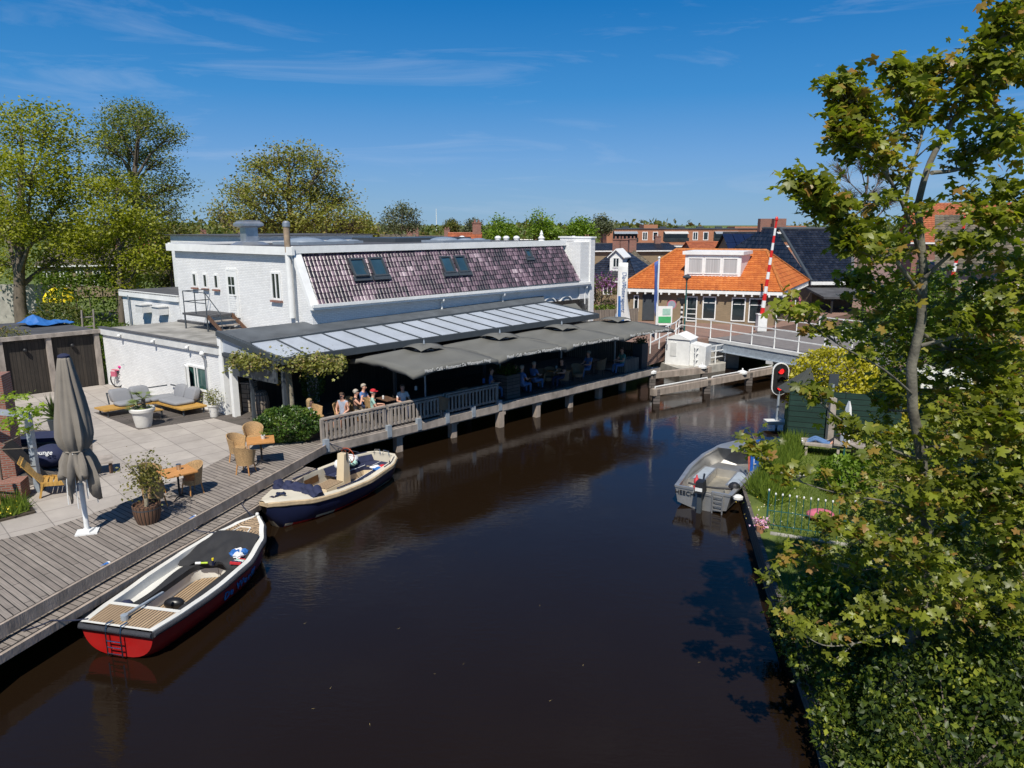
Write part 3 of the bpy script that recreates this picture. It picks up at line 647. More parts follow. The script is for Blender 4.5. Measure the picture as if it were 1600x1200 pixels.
LB = [(-10.6, -60), (-9.9, 11.0), (-7.0, 22.6), tuple(W(0.2, 2.2))[:2], tuple(W(18.6, 2.0))[:2], (7.6, 39.0)]
BIG = [(12.9, 41.9), (20, 48.2), (60, 84), (110, 130), (110, 4000), (-4000, 4000), (-4000, -60)]
struct(MB().prism(LB + [(7.9, 40.5)] + BIG, -1.5, .88), 'ground', X['grass'])
RB = [(4.2, -60), (4.62, 9), (4.95, 10.4), (5.75, 14.9), (6.75, 19.9), (8.6, 22.6), (9.9, 25.2), (11.6, 29.8), (14.9, 31.5), (15.3, 33.0), (22.3, 38.5), (66, 75), (111, 110), (111, 4000), (4000, 4000), (4000, -60)]
struct(MB().prism(RB, -1.5, .50), 'garden_ground', X['grass'])
# courtyard paving, timber decks
YARD = [(-30, 0), (-12.4, 11.7), (-12.3, 14.9), (-11.67, 15.32), (-11.09, 15.78), (-10.5, 16.7), (-9.77, 18.1), (-9.1, 20.2), (-8.75, 21.9), tuple(W(-.4, .1))[:2], tuple(W(.36, 3.0))[:2], tuple(W(.36, 15.3))[:2], tuple(W(-12, 15.3))[:2], (-40, 20)]
struct(MB().prism(YARD, .7, .945), 'courtyard_paving', X['paving'], ang=A44)
UP = [(-13.5, -8), (-10.62, -8), (-9.24, 11.81), (-6.1, 22.65), tuple(W(-.1, .5))[:2], (-8.7, 21.9), (-9.1, 20.2), (-9.77, 18.1), (-10.5, 16.7), (-11.09, 15.78), (-11.67, 15.32), (-13.2, 14.4)]
struct(MB().prism(UP, .80, .975), 'timber_deck', X['deck'], ang=R(-37))
LO = [(-11.2, -8), (-10.3, -8), (-8.95, 11.38), (-6.80, 18.2), (-6.15, 20.7), (-6.55, 21.15), (-7.0, 20.9), (-9.24, 11.81), (-10.65, -8)]
LO = [(-10.70, -8), (-10.2, -8), (-9.02, 11.3), (-7.80, 15.4), (-6.90, 18.0), (-6.1, 21.2), (-6.60, 21.4), (-9.30, 11.81)]
struct(MB().prism(LO, .52, .66), 'timber_landing_stage', X['deck'], ang=R(-25))
b = MB()
b.bar((-9.20, 11.6, .87), (-6.06, 22.5, .87), .06, .26, mat=0); b.bar((-10.58, -8, .87), (-9.2, 11.7, .87), .06, .26)
b.bar((-8.99, 11.25, .56), (-7.77, 15.4, .56), .07, .16); b.bar((-7.77, 15.4, .56), (-6.87, 18.0, .56), .07, .16); b.bar((-6.87, 18.0, .56), (-6.07, 21.2, .56), .07, .16); b.bar((-10.17, -8, .56), (-8.99, 11.25, .56), .07, .16)
struct(b, 'deck_edge_boards', X['pile_wood'])
def pile(x, y, z1, s=.26, lab='weathered square timber pile', z0=-1.2):
    b = MB(); b.box((x, y, (z0 + z1) / 2), (s, s, z1 - z0), A44); return b.build('timber_pile', X['pile_wood'], label=lab, cat='pile')
stage_p = [(-9.12, 11.15), (-8.55, 13.2), (-7.95, 15.4), (-7.1, 17.6), (-6.6, 19.6)]
for i, (x, y) in enumerate(stage_p):
    pile(x, y, .52, .2, 'square pile under the low landing stage in the bottom left corner' if i == 0 else 'square pile under the low landing stage beside the moored boats')['group'] = 'piles under the landing stage'
# patch of darker decking with the lounge set
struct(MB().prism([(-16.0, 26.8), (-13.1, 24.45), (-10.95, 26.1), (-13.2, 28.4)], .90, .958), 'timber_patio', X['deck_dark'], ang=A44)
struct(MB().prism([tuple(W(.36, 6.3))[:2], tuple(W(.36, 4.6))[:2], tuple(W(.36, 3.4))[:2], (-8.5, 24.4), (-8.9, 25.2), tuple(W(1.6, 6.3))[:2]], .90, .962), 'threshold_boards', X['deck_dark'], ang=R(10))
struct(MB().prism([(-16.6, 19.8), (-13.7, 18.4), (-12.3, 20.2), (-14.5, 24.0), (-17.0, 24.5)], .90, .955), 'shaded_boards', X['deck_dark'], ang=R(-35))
# street behind the canal and the bridge
struct(MB().prism([(6.9, 37.9), (8.9, 40.4), (11.5, 41.2), (13.0, 42.0), (17.5, 46.2), (60, 84.5), (109, 131), (109, 260), (-60, 260), (-30, 52), (0.5, 44)], .5, 1.6), 'street', X['red_paving'])
struct(MB().prism([(15.9, 33.6), (22.4, 38.9), (64, 74), (300, 74), (300, 22), (24, 22.5), (18.2, 30)], .3, 1.6), 'street_right', X['red_paving']).name = 'street'
struct(MB().prism([(7.9, 41.0), (9.0, 38.0), (11.9, 39.6), (12.7, 42.0)], -1, .42), 'quay', X['concrete'])
b = MB(); b.prism([(11.0, 40.4), (12.9, 40.45), (13.4, 42.0), (11.6, 42.2)], -1, 1.0); b.prism([(14.9, 32.2), (16.2, 33.6), (22.2, 39.0), (23, 38), (16.5, 31.5)], -1, 1.25)
b.build('bridge_abutment', X['concrete'], label='pale concrete abutments carrying the ends of the bridge', cat='abutment')
# timber bank edge on the right
b = MB(); rb = [(4.3, -10), (4.60, 9), (4.93, 10.4), (5.73, 14.9), (6.73, 19.9), (8.58, 22.6)]
for p, q in zip(rb, rb[1:]): b.bar((p[0], p[1], .26), (q[0], q[1], .26), .09, .56)
b.build('timber_bank_edge', X['deck_dark'], kind='structure')

# ================================================================ WHITE RESTAURANT BUILDING
H_ = thing('restaurant_building', 'long white painted brick restaurant with purple glazed mansard roof along the canal', 'building', W(3.72, 6, .95))
sb = MB()
pl = [(5.5, .95), (15.05, .95), (15.05, 7.0), (6.62, 7.0), (5.5, 4.85)]
vs = [W(3.72, q, z) for q, z in pl] + [W(20.6, q, z) for q, z in pl]
sb.add(vs, [(4, 3, 2, 1, 0), (5, 6, 7, 8, 9), (0, 1, 6, 5), (1, 2, 7, 6), (3, 4, 9, 8), (4, 0, 5, 9)]); sb.build('wall', X['white_brick'], H_)
b = MB(); b.grid(3.60, 21.0, 6.4, 15.3, 7.0, 7.06); b.build('flat_roof', X['roofing'], H_)
b = MB(); b.grid(3.50, 3.62, 6.2, 15.35, 6.80, 7.12); b.grid(3.62, 19.7, 6.28, 6.42, 6.86, 7.14); b.grid(3.6, 20.7, 15.2, 15.35, 6.9, 7.16); b.build('fascia', X['white_paint'], H_)
rf = tilesurf('roof', W(3.95, 5.44, 4.88), W(19.75, 5.44, 5.0), W(3.95, 6.5, 6.98), W(19.35, 6.5, 6.88), None or tilemat('glazed_tiles', [(.022, .019, .028), (.05, .034, .048), (.105, .066, .09), (.20, .135, .17), (.40, .32, .35)], rough=.36, big=.75, pos=[.18, .40, .6, .82, 1.05 - .05], spec=.55), H_, tw=.165, th=.235, amp=.032, step=.03)
b = MB()
b.hexa([W(3.62, 5.36, 4.72), W(3.96, 5.36, 4.72), W(3.96, 5.5, 4.72), W(3.62, 5.5, 4.72), W(3.62, 6.4, 7.05), W(3.96, 6.4, 7.05), W(3.96, 6.62, 7.05), W(3.62, 6.62, 7.05)])
b.build('verge_board', X['white_paint'], H_)
b = MB(); b.grid(19.70, 20.75, 5.40, 7.2, .95, 7.05); b.grid(20.45, 20.8, 5.32, 7.3, .95, 7.25); b.build('gable_pier', X['white_brick'], H_)
b = MB(); b.grid(20.42, 20.86, 5.28, 7.4, 7.25, 7.33); b.build('coping', X['white_paint'], H_)
b = MB(); b.grid(3.55, 20.4, 5.22, 5.42, 4.70, 4.86); b.grid(3.55, 20.4, 5.16, 5.24, 4.80, 4.92); b.build('gutter', X['white_metal'], H_)
for a in (10.1, 13.9, 20.1): b = MB(); b.tube([W(a, 5.25, 4.75), W(a, 5.25, 4.62), W(a + .05, 5.42, 4.5), W(a + .05, 5.42, 3.7)], .05, 8); b.build('downpipe', X['white_metal'], H_)
# skylights in the tile slope
def slopept(a, f): return W(a, 5.44 + 1.06 * f, 4.93 + 2.03 * f)
su = (slopept(5, 1) - slopept(5, 0)).normalized(); sn = U.cross(su).normalized()
for a0, w_, f0, f1 in ((6.0, .72, .42, .80), (6.95, .72, .42, .80), (10.75, .66, .40, .77), (11.6, .66, .40, .77), (16.4, .42, .66, .86)):
    P0 = slopept(a0, f0) + sn * .09; hh = (slopept(0, f1) - slopept(0, f0)).length
    f = window(H_, P0, U, w_, hh, n=sn, up=su, fm=X['anthracite'], pm=X['glaze_blue'], fr=.075, name='skylight', depth=.07)
    k_ = MB(); k_.obb(P0 + U * w_ / 2 - su * .06 + sn * .0, U, sn, su, w_ + .16, .09, .2); k_.build('flashing', X['anthracite'], f)
f = window(H_, slopept(5.98, .42) + sn * .2, U, .66, 1.0, n=(sn + su * .35), up=(su - sn * .35), fm=X['anthracite'], pm=X['glaze_blue'], fr=.07, name='skylight_sash', label='skylight sash tilted open')
# courtyard facade of the upper storey
xm = -M; nC = M.cross(Vector((0, 0, 1))); nC = nC if nC.dot(-U) > 0 else -nC
def cw(b_, z, a=3.72): return W(a, b_, z)
sill_m = X['brick_red']
for bb in (13.75, 12.9, 12.05): window(H_, cw(bb, 5.18) + nC * .005, -M, .36, .66, n=nC, fr=.07, sill=sill_m)
window(H_, cw(7.95, 4.95) + nC * .005, -M, .62, 1.15, n=nC, fr=.08, bars=(.5,), sill=sill_m)
df = window(H_, cw(11.1, 4.02) + nC * .005, -M, .80, 2.1, n=nC, fr=.09, name='door_frame', bars=(), pm=X['white_paint'])
dd = MB(); dd.obb(cw(11.1, 4.10) - M * .4 + nC * .03 + Vector((0, 0, .95)), -M, nC, (0, 0, 1), .66, .03, 1.95)
for i in range(9): dd.obb(cw(11.1, 4.16 + i * .1) - M * .4 + nC * .05, -M, nC, (0, 0, 1), .5, .02, .07)
d_ = dd.build('door', X['white_paint'], H_)
for i in (0, 1):
    for j in (0, 1): g = MB(); g.obb(cw(11.1, 5.2 + j * .40) - M * (.27 + i * .24) + nC * .052, -M, nC, (0, 0, 1), .19, .01, .34); g.build('door_pane', X['glaze_dark'], d_)
g = MB(); g.tube([cw(11.1, 4.95) - M * .68 + nC * .05, cw(11.1, 4.95) - M * .68 + nC * .11, cw(11.1, 4.95) - M * .6 + nC * .11], .012, 6); g.build('handle', X['black'], d_)
# arched recesses and small grey awnings at the far end
for a in (17.4, 18.7):
    b = MB(); c0 = W(a, 5.48, 3.82); pts = [c0 + U * (.5 * math.cos(math.pi * i / 12)) + Vector((0, 0, .42 * math.sin(math.pi * i / 12))) for i in range(13)]
    for p, q in zip(pts, pts[1:]): b.bar(p, q, .06, .10, up=NU)
    b.build('arch_trim', X['white_paint'], H_)
for a in (17.0, 18.35):
    b = MB(); b.hexa([W(a, 4.55, 3.1), W(a + 1.05, 4.55, 3.1), W(a + 1.05, 5.47, 3.1), W(a, 5.47, 3.1), W(a, 4.6, 3.16), W(a + 1.05, 4.6, 3.16), W(a + 1.05, 5.47, 3.85), W(a, 5.47, 3.85)])
    b.build('window_awning', X['parasol'], H_)
b = MB()
for a in (17.95,): b.grid(a, a + .06, 5.42, 5.5, 3.7, 4.1)
b.build('wall_vent', X['roofing'], H_)
# chimney pipe at the corner
b = MB(); b.tube([W(3.62, 6.62, 4.3), W(3.62, 6.62, 6.9)], .13, 12, mat=0); b.tube([W(3.62, 6.62, 6.9), W(3.62, 6.62, 7.95)], .125, 12, mat=1); b.tube([W(3.62, 6.62, 7.9), W(3.62, 6.62, 8.05), W(3.62, 6.62, 8.12)], [.15, .15, .08], 12, mat=2)
b.build('flue_pipe', [X['white_paint'], mat('rusty', (.30, .22, .15), .8, .4, 3, dirt=.5), X['zinc']], H_, smooth=40)
b = MB(); b.tube([W(3.6, 6.3, 6.8), W(3.6, 6.3, 4.2)], .035, 6); b.build('downpipe', X['zinc'], H_)
# roof things
b = MB(); c0 = W(6.2, 13.2, 7.06)
b.box(c0 + Vector((0, 0, .35)), (.6, .6, .9), A44); b.lathe([(.50, .78), (.72, .86), (.72, .96), (.56, 1.06), (.58, 1.1), (.001, 1.12)], c0, 4, a0=0, a1=2 * math.pi); b.lathe([(.9, 0), (.6, .12), (.3, .14)], c0, 12)
b.build('roof_exhaust', X['zinc'], H_)
for a, q, r in ((7.9, 11.6, .95), (9.6, 11.6, .55), (10.9, 12.0, .30), (14.6, 9.8, .75), (15.9, 9.6, .45), (16.8, 9.6, .4)):
    b = MB(); b.grid(a - r * 1.05, a + r * 1.05, q - r * 1.0, q + r, 7.05, 7.18); b.lathe([(r * math.cos(R(t)), .12 + r * .24 * math.sin(R(t))) for t in range(0, 91, 15)], W(a, q, 7.04), 16)
    b.build('dome_light', mat('dome', (.22, .26, .31), .35, .1, 3), H_, smooth=50)
b = MB(); b.grid(7.2, 15, 15.6, 22, .95, 7.40); b.build('rear_wing', X['white_brick'], H_)
b = MB(); b.grid(7.0, 15.2, 15.45, 22.2, 7.41, 7.44); b.build('rear_roof', X['roofing'], H_)
b = MB(); b.grid(13.0, 18.2, 11.5, 14.8, 7.06, 7.28); b.build('roof_box', X['anthracite'], H_)
for u in (722, 778, 791, 807, 896):
    c0 = Vector((xat(u, 376, 44), 44, 6.9)); b = MB(); b.tube([c0, c0 + Vector((0, 0, .28))], .17, 10); b.ball(c0 + Vector((0, 0, .28)), .2, 12, sz=.7); b.build('roof_vent', X['white_metal'], H_, smooth=40)
b = MB(); c0 = Vector((xat(846, 376, 43), 43, 6.85)); b.lathe([(.22, 0), (.2, .2), (.14, .28), (.2, .34), (.08, .5), (.11, .56), (.02, .8)], c0, 10); b.build('roof_finial', X['white_metal'], H_, smooth=30)
# metal stair platform outside the upper door
st_ = thing('stair_platform', 'small dark steel and timber landing with steps below the upper white door', 'staircase', W(2.7, 12.0, 3.5))
P_ = lambda a, q, z: W(a, q, z)
b = MB(); b.grid(2.45, 3.66, 10.6, 12.5, 4.12, 4.2); b.build('platform', X['roofing'], st_)
b = MB()
for a, q in ((2.5, 12.4), (2.5, 10.7), (3.6, 12.4)): b.tube([P_(a, q, 3.5), P_(a, q, 4.15)], .035, 6)
b.build('support', X['anthracite'], st_)
b = MB()
for q in (12.4, 11.5, 10.7): b.tube([P_(2.5, q, 4.2), P_(2.5, q, 5.15)], .022, 6)
for z in (5.15, 4.7): b.tube([P_(2.5, 12.4, z), P_(2.5, 10.7, z)], .022, 6)
for z in (5.15, 4.7): b.tube([P_(3.6, 12.4, z), P_(2.5, 12.4, z)], .022, 6)
b.tube([P_(2.5, 10.7, 5.15), P_(2.5, 9.7, 4.35), P_(2.5, 9.6, 3.5)], .022, 6); b.build('handrail', X['anthracite'], st_)
for i in range(3): b = MB(); b.grid(2.55, 3.5, 10.3 - i * .28, 10.56 - i * .28, 3.93 - i * .18, 3.97 - i * .18); b.build('step', X['grey_wood'], st_)
b = MB()
for a in (2.5, 3.55): b.bar(P_(a, 10.65, 4.15), P_(a, 9.55, 3.5), .04, .18)
b.build('stringer', X['barrel'], st_)

# low annex on the courtyard
X_ = thing('annex_building', 'low white brick annex with flat grey roof behind the lounge sofa', 'building', W(.36, 6, .95))
b = MB(); b.grid(.36, 3.72, 6.25, 15.2, .95, 3.46); b.build('wall', X['white_brick'], X_)
b = MB(); b.grid(.42, 3.70, 6.25, 15.2, 3.46, 3.50); b.build('flat_roof', X['annex_roof'], X_)
b = MB(); b.grid(.26, .42, 6.18, 15.25, 3.24, 3.54); b.build('fascia', X['fascia'], X_)
b = MB(); b.grid(.22, .46, 6.15, 15.3, 3.54, 3.575); b.grid(3.5, 3.70, 9, 15.0, 3.5, 3.6); b.build('roof_trim', X['roofing'], X_)
for q in (13.3, 10.6, 8.1):
    b = MB(); b.ball(W(.16, q, 3.34), .07, 10); b.tube([W(.26, q, 3.4), W(.16, q, 3.4)], .03, 6); b.build('wall_lamp', X['white_metal'], X_, smooth=50)
window(X_, W(.36, 8.55, 1.66) + nC * .005, -M, 1.45, .98, n=nC, fr=.08, bars=(.38, .5), pm=mat('glaze_green', (.03, .09, .08), .1, .3, 2, spec=.8))
f = window(X_, W(.36, 8.52, 1.68) + nC * .09, (-M * .93 + nC * .36), .52, .95, n=(nC * .93 + M * .36), fr=.07, pm=X['glaze_dark'], label='window sash swung open', name='window_sash')
b = MB(); b.tube([W(.28, 7.15, 3.3), W(.22, 7.15, 3.1), W(.3, 7.15, 2.95), W(.3, 7.15, .95)], .045, 8); b.build('downpipe', X['zinc'], X_)
b = MB(); b.ball(W(.2, 7.15, 3.2), .1, 8); b.build('hopper', X['white_metal'], X_, smooth=50)
b = MB(); b.grid(.30, .52, 6.02, 6.25, .95, 4.02); b.grid(.30, .52, 5.5, 5.66, .95, 2.9); b.build('pillar', X['white_paint'], X_)
# farther low wing with vent boxes
Y_ = thing('side_wing', 'white side wing with dark flat roof and two vent boxes at the left end', 'building', W(3.9, 16, .95))
b = MB(); b.grid(3.72, 9, 15.08, 20.4, .9, 4.6); b.build('wall', X['white_brick'], Y_)
b = MB(); b.grid(3.6, 9.1, 15.08, 20.5, 4.64, 4.70); b.build('flat_roof', X['roofing'], Y_)
b = MB(); b.grid(3.60, 3.72, 15.08, 20.5, 4.42, 4.72); b.build('fascia', X['white_paint'], Y_)
for q in (17.9, 16.4):
    b = MB(); b.grid(3.25, 3.7, q - .3, q + .3, 3.75, 4.12); b.grid(3.2, 3.7, q - .34, q + .34, 4.12, 4.16); b.build('vent_box', X['fascia'], Y_)
b = MB(); b.tube([W(3.62, 19.6, 4.5), W(3.62, 19.6, 2.2)], .045, 6); b.build('downpipe', X['zinc'], Y_)
# ladder leaning at its left end
t = thing('wooden_ladder', 'old grey wooden trestle standing behind the annex roof edge', 'ladder', W(1.2, 18.8, 3.0))
for dx in (0, .5): b = MB(); b.bar(W(1.0 + dx, 18.8, 1.5), W(1.05 + dx, 18.6, 4.0), .06, .06); b.build('rail', X['grey_wood'], t)
for i in range(4): b = MB(); b.bar(W(1.0, 18.7, 2.3 + i * .45), W(1.55, 18.7, 2.3 + i * .45), .05, .05); b.build('rung', X['grey_wood'], t)

# ================================================================ GLASS TERRACE ROOF
G = thing('terrace_canopy', 'long lean-to terrace roof with milky glazing panels and dark metal bars', 'canopy', W(.4, 5, .95))
HBL, HBR, HFL, HFR = W(.37, 6.15, 4.14), W(16.9, 5.45, 4.36), W(.37, 4.25, 3.86), W(16.5, 5.0, 4.08)
FL, FR = W(.37, 2.6, 3.44), W(18.0, 3.0, 3.46)
dz = Vector((0, 0, 1))
b = MB(); b.hexa([HFL - dz * .12, HFR - dz * .12, HBR - dz * .12, HBL - dz * .12, HFL, HFR, HBR, HBL]); b.build('flat_roof', mat('felt', (.085, .095, .105), .6, .25, 1.5, bump=.2, bscale=20), G)
b = MB(); b.bar(HFL - dz * .02, HFR - dz * .02, .12, .16); b.bar(FL - dz * .06, FR - dz * .06, .14, .24); b.bar(W(.3, 6.2, 4.06), FL - dz * .03, .12, .2); b.bar(HFR, FR, .10, .12); b.bar(W(.36, 6.2, 3.28), W(.36, 2.7, 3.28), .1, .12)
b.build('beam', X['anthracite'], G)
n_ = 17
for i in range(n_):
    f0, f1 = i / n_, (i + 1) / n_
    p = [FL.lerp(FR, f0), FL.lerp(FR, f1), HFL.lerp(HFR, f1), HFL.lerp(HFR, f0)]
    b = MB(); b.hexa([q - dz * .02 for q in p] + [q + dz * .015 for q in p]); b.build('glazing_panel', X['opal'], G)
for i in range(1, n_):
    f = i / n_; b = MB(); b.bar(FL.lerp(FR, f) + dz * .03, HFL.lerp(HFR, f) + dz * .03, .055, .05); b.build('glazing_bar', X['anthracite'], G)
b = MB(); tri = [W(.37, 6.1, 3.36), W(.37, 2.8, 3.36), W(.37, 2.75, 3.40), W(.37, 4.25, 3.78), W(.37, 6.1, 4.0)]
b.add(tri + [p + U * .03 for p in tri], [(0, 1, 2, 3, 4), (9, 8, 7, 6, 5)]); b.build('side_panel', X['opal'], G)
b = MB(); b.grid(.34, .40, 2.9, 6.0, 2.55, 3.24); b.build('side_screen', X['anthracite'], G)
for a, q in ((.42, 4.5), (.5, 2.75), (5.2, 2.8), (10, 2.85), (15, 2.9)):
    b = MB(); b.grid(a - .05, a + .05, q - .05, q + .05, .95, 3.4); b.build('post', X['anthracite'], G)
# ================================================================ TERRACE OVER THE WATER
T_ = thing('canal_terrace', 'raised timber terrace on piles running along the canal under the grey parasols', 'terrace', W(9, 0, 0))
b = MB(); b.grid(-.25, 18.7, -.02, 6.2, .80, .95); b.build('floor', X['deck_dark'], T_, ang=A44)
b = MB(); b.grid(-.25, 18.75, -.10, -.02, .68, .955); b.grid(-.25, 18.75, .0, .10, .95, .99); b.grid(-.25, 18.75, .02, .14, .60, .78); b.build('edge_beam', X['grey_wood'], T_)
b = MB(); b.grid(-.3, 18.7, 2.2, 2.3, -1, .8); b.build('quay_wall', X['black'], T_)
for (u, v) in ((622, 705), (707, 683), (781, 667), (838, 651), (889, 636), (935, 622), (972, 610)):
    p = at(u, v, 0); b = MB(); b.box((p.x, p.y, -.1), (.25, .25, 1.5), A44); b.box((p.x + .1, p.y + .12, .6), (.16, .22, .2), A44); b.build('pile', X['pile_wood'], T_)
    q = p + Vector((-NU.x, -NU.y, 0)) * 2.0
    b = MB(); b.box((q.x, q.y, -.1), (.25, .25, 1.5), A44); b.build('pile', X['pile_wood'], T_)
# back of the covered terrace: dark timber front of the restaurant with openings
b = MB(); b.grid(.7, 3.8, 6.1, 6.2, .95, 4.0); b.grid(3.8, 20.6, 5.40, 5.46, .95, 4.0); b.build('bar_front', X['dark_wood'], T_)
# railing
RL = thing('terrace_railing', 'weathered grey wooden balustrade along the near half of the canal terrace', 'railing', W(0, .05, .95))
L0, L1 = -.05, 7.75
for k, a in enumerate((L0, 2.35, 2.55, 4.9, 5.1, 7.7)):
    b = MB(); b.grid(a - .045, a + .045, .02, .12, .95, 1.80); b.build('post', X['grey_wood'], RL)
for a in (L0, 2.4, 5.0, 7.7, 3.7, 6.3):
    b = MB(); b.grid(a - .07, a + .1, -.12, .0, .72, 1.14); b.build('bracket', X['galv'], RL)
for a0, a1 in ((L0, 2.4), (2.5, 4.95), (5.05, 7.75)):
    b = MB(); b.grid(a0, a1, -.03, .14, 1.78, 1.83); b.grid(a0, a1, .01, .08, 1.66, 1.74); b.build('top_rail', X['grey_wood'], RL)
    b = MB(); b.grid(a0, a1, .01, .09, 1.09, 1.16); b.build('bottom_rail', X['grey_wood'], RL)
    n = 15
    for i in range(n):
        a = a0 + (a1 - a0) * (i + .75) / (n + .5); b = MB(); b.grid(a - .035, a + .035, -.01, .02, 1.08, 1.74); b.build('baluster', X['grey_wood'], RL)
# far end: closed timber screen
t = thing('timber_screen', 'weathered vertical board screen closing the far end of the canal terrace', 'fence', W(18.7, 2, .95))
b = MB(); b.grid(18.68, 18.74, 1.0, 6.5, .95, 2.1); b.build('boards', X['fence_boards'], t)
b = MB()
for q in (1, 2.8, 4.6, 6.4): b.grid(18.74, 18.84, q, q + .1, .3, 2.15)
b.build('post', X['grey_wood'], t)

# ================================================================ PARASOLS OVER THE TERRACE
def make_parasol():
    root = thing('terrace_parasol', 'x', 'parasol')
    s = 2.0; ze = 2.05; zp = 2.62; n = 10; vs = []; fs = []
    ring = []
    for k in range(4):
        for i in range(n): f = -1 + 2 * i / n; ring.append([(f, -1), (1, f), (-f, 1), (-1, -f)][k])
    m_ = len(ring); lv = (1.0, .8, .6, .4, .2)
    for q in lv:
        for x, y in ring:
            corner = (max(abs(x), abs(y)) and min(abs(x), abs(y))) ** 2
            z = zp - (zp - ze) * q ** .92 - .09 * (1 - corner) * math.sin(math.pi * q)
            z += (1 - corner) * .17 * q ** 3
            vs.append((x * s * q, y * s * q, z))
    for a in range(len(lv) - 1):
        for i in range(m_): fs.append((a * m_ + i, a * m_ + (i + 1) % m_, (a + 1) * m_ + (i + 1) % m_, (a + 1) * m_ + i))
    b = MB(True); b.add(vs, fs)
    lip = [(x * s, y * s, vs[i][2]) for i, (x, y) in enumerate(ring)]; lo = [(x * (s + .015), y * (s + .015), vs[i][2] - .17 - .03 * math.sin(i * 1.9)) for i, (x, y) in enumerate(ring)]
    b.add(lip + lo, [(i, m_ + i, m_ + (i + 1) % m_, (i + 1) % m_) for i in range(m_)]); can = b.build('canopy', X['parasol'], root, smooth=25)
    can.modifiers.new('thickness', 'SOLIDIFY').thickness = .006
    b = MB(True); vs = []; 
    for q in (1, .5, .02):
        for x, y in ring: vs.append((x * .58 * q, y * .58 * q, zp + .04 - .16 * q ** 1.1 + (.10 * (1 - min(abs(x), abs(y)) ** 2) * q)))
    b.add(vs, [(a * m_ + i, a * m_ + (i + 1) % m_, (a + 1) * m_ + (i + 1) % m_, (a + 1) * m_ + i) for a in range(2) for i in range(m_)]); b.build('vent_cap', X['parasol'], root, smooth=25).modifiers.new('thickness', 'SOLIDIFY').thickness = .005
    b = MB(True); b.tube([(0, 0, 0), (0, 0, zp + .12)], .035, 10); b.tube([(0, 0, zp + .1), (0, 0, zp + .2)], [.03, .01], 8); b.build('pole', X['galv'], root)
    b = MB(True); b.box((0, 0, .04), (.7, .7, .08)); b.build('base', X['anthracite'], root)
    for k in range(8):
        a = R(45 * k); l = s * (1.38 if k % 2 else .98); b = MB(True); b.bar((0, 0, zp - .14), (math.cos(a) * l * .97, math.sin(a) * l * .97, ze - .05), .03, .025); b.build('rib', X['galv'], root)
    tx = text_obj('Hotel - Café - Restaurant De Watersport Heeg', .18, X['print'], root, (0.0, -s - .035, ze + .055), (1, 0, 0), (0, -.05, 1), sx=.88)
    return root
PAR = make_parasol()
for i, (a, lab) in enumerate(((5.1, 'grey square parasol nearest the camera over the sunlit balustrade'), (9.0, 'second grey square parasol from the left, past the end of the balustrade'), (12.8, 'third grey square parasol, beside the bluish poles at mid terrace'), (16.7, 'farthest grey square parasol, next to the white flagpole'))):
    place(PAR, used, W(a, 1.08, .95), A44, lab, 'grey parasols over the terrace')

# ================================================================ BRIDGE AND STREET SIDE
Z = Vector((0, 0, 1))
BA, BB = Vector((11.35, 40.9, 0)), Vector((16.9, 32.6, 0)); bd = (BB - BA).normalized(); bn = Vector((-bd.y, bd.x, 0))   # bn points away from the camera
if bn.y < 0: bn = -bn
B_ = thing('bascule_bridge', 'white railed steel road bridge crossing the canal beside the orange roofed house', 'bridge', (14, 37, 0))
def bp_(s, d, z): return BA + bd * s + bn * d + Z * z
LB_ = (BB - BA).length
b = MB(); b.hexa([bp_(0, 0, 1.35), bp_(LB_, 0, 1.35), bp_(LB_, 6.6, 1.35), bp_(0, 6.6, 1.35), bp_(0, 0, 1.62), bp_(LB_, 0, 1.62), bp_(LB_, 6.6, 1.62), bp_(0, 6.6, 1.62)]); b.build('road_deck', X['asphalt'], B_)
b = MB(); b.hexa([bp_(0, -.12, 1.02), bp_(LB_, -.12, 1.02), bp_(LB_, -.01, 1.02), bp_(0, -.01, 1.02), bp_(0, -.12, 1.48), bp_(LB_, -.12, 1.48), bp_(LB_, -.01, 1.48), bp_(0, -.01, 1.48)]); b.bar(bp_(0, -.08, 1.0), bp_(LB_, -.08, 1.0), .3, .04); b.build('side_girder', X['galv'], B_)
b = MB(); b.bar(bp_(0, -.06, 1.57), bp_(LB_, -.06, 1.57), .22, .16); b.build('edge_kerb', X['fascia'], B_)
b = MB(); b.hexa([bp_(.3, .6, .9), bp_(LB_, .6, .9), bp_(LB_, 6, .9), bp_(.3, 6, .9), bp_(.3, .6, 1.34), bp_(LB_, .6, 1.34), bp_(LB_, 6, 1.34), bp_(.3, 6, 1.34)]); b.build('girders', X['black'], B_)
b = MB()
def rail(parent, pts, h=1.02, sp=1.45, m='white_metal', z0=None, rows=(1.0, .55)):
    for p, q in zip(pts, pts[1:]):
        p, q = Vector(p), Vector(q); l = (q - p).length; n = max(1, round(l / sp))
        for i in range(n + 1):
            if i == 0 and p != Vector(pts[0]): continue
            c = p.lerp(q, i / n); b = MB(); b.bar(c, c + Z * h, .055, .055); b.build('rail_post', X[m], parent)
        for f in rows: b = MB(); b.bar(p + Z * h * f, q + Z * h * f, .05, .05); b.build('rail', X[m], parent)
rail(B_, [bp_(-2.2, -.1, 1.6), bp_(0, -.05, 1.64), bp_(LB_, -.05, 1.64)])
rail(B_, [bp_(-.5, 6.5, 1.64), bp_(LB_, 6.5, 1.64)])
for s in (4.2, 6.4, 8.6): b = MB(); b.obb(bp_(s, -.0, .9), bd, bn, Z, .4, .5, .16); b.build('bearing', X['fascia'], B_)
t = thing('street_railing', 'white tubular railing along the street left of the bridge', 'railing', (8.7, 38.2, 1.6))
rail(t, [(7.2, 37.2, 1.4), (9.2, 40.3, 1.62), bp_(-2.2, -.1, 1.6)])
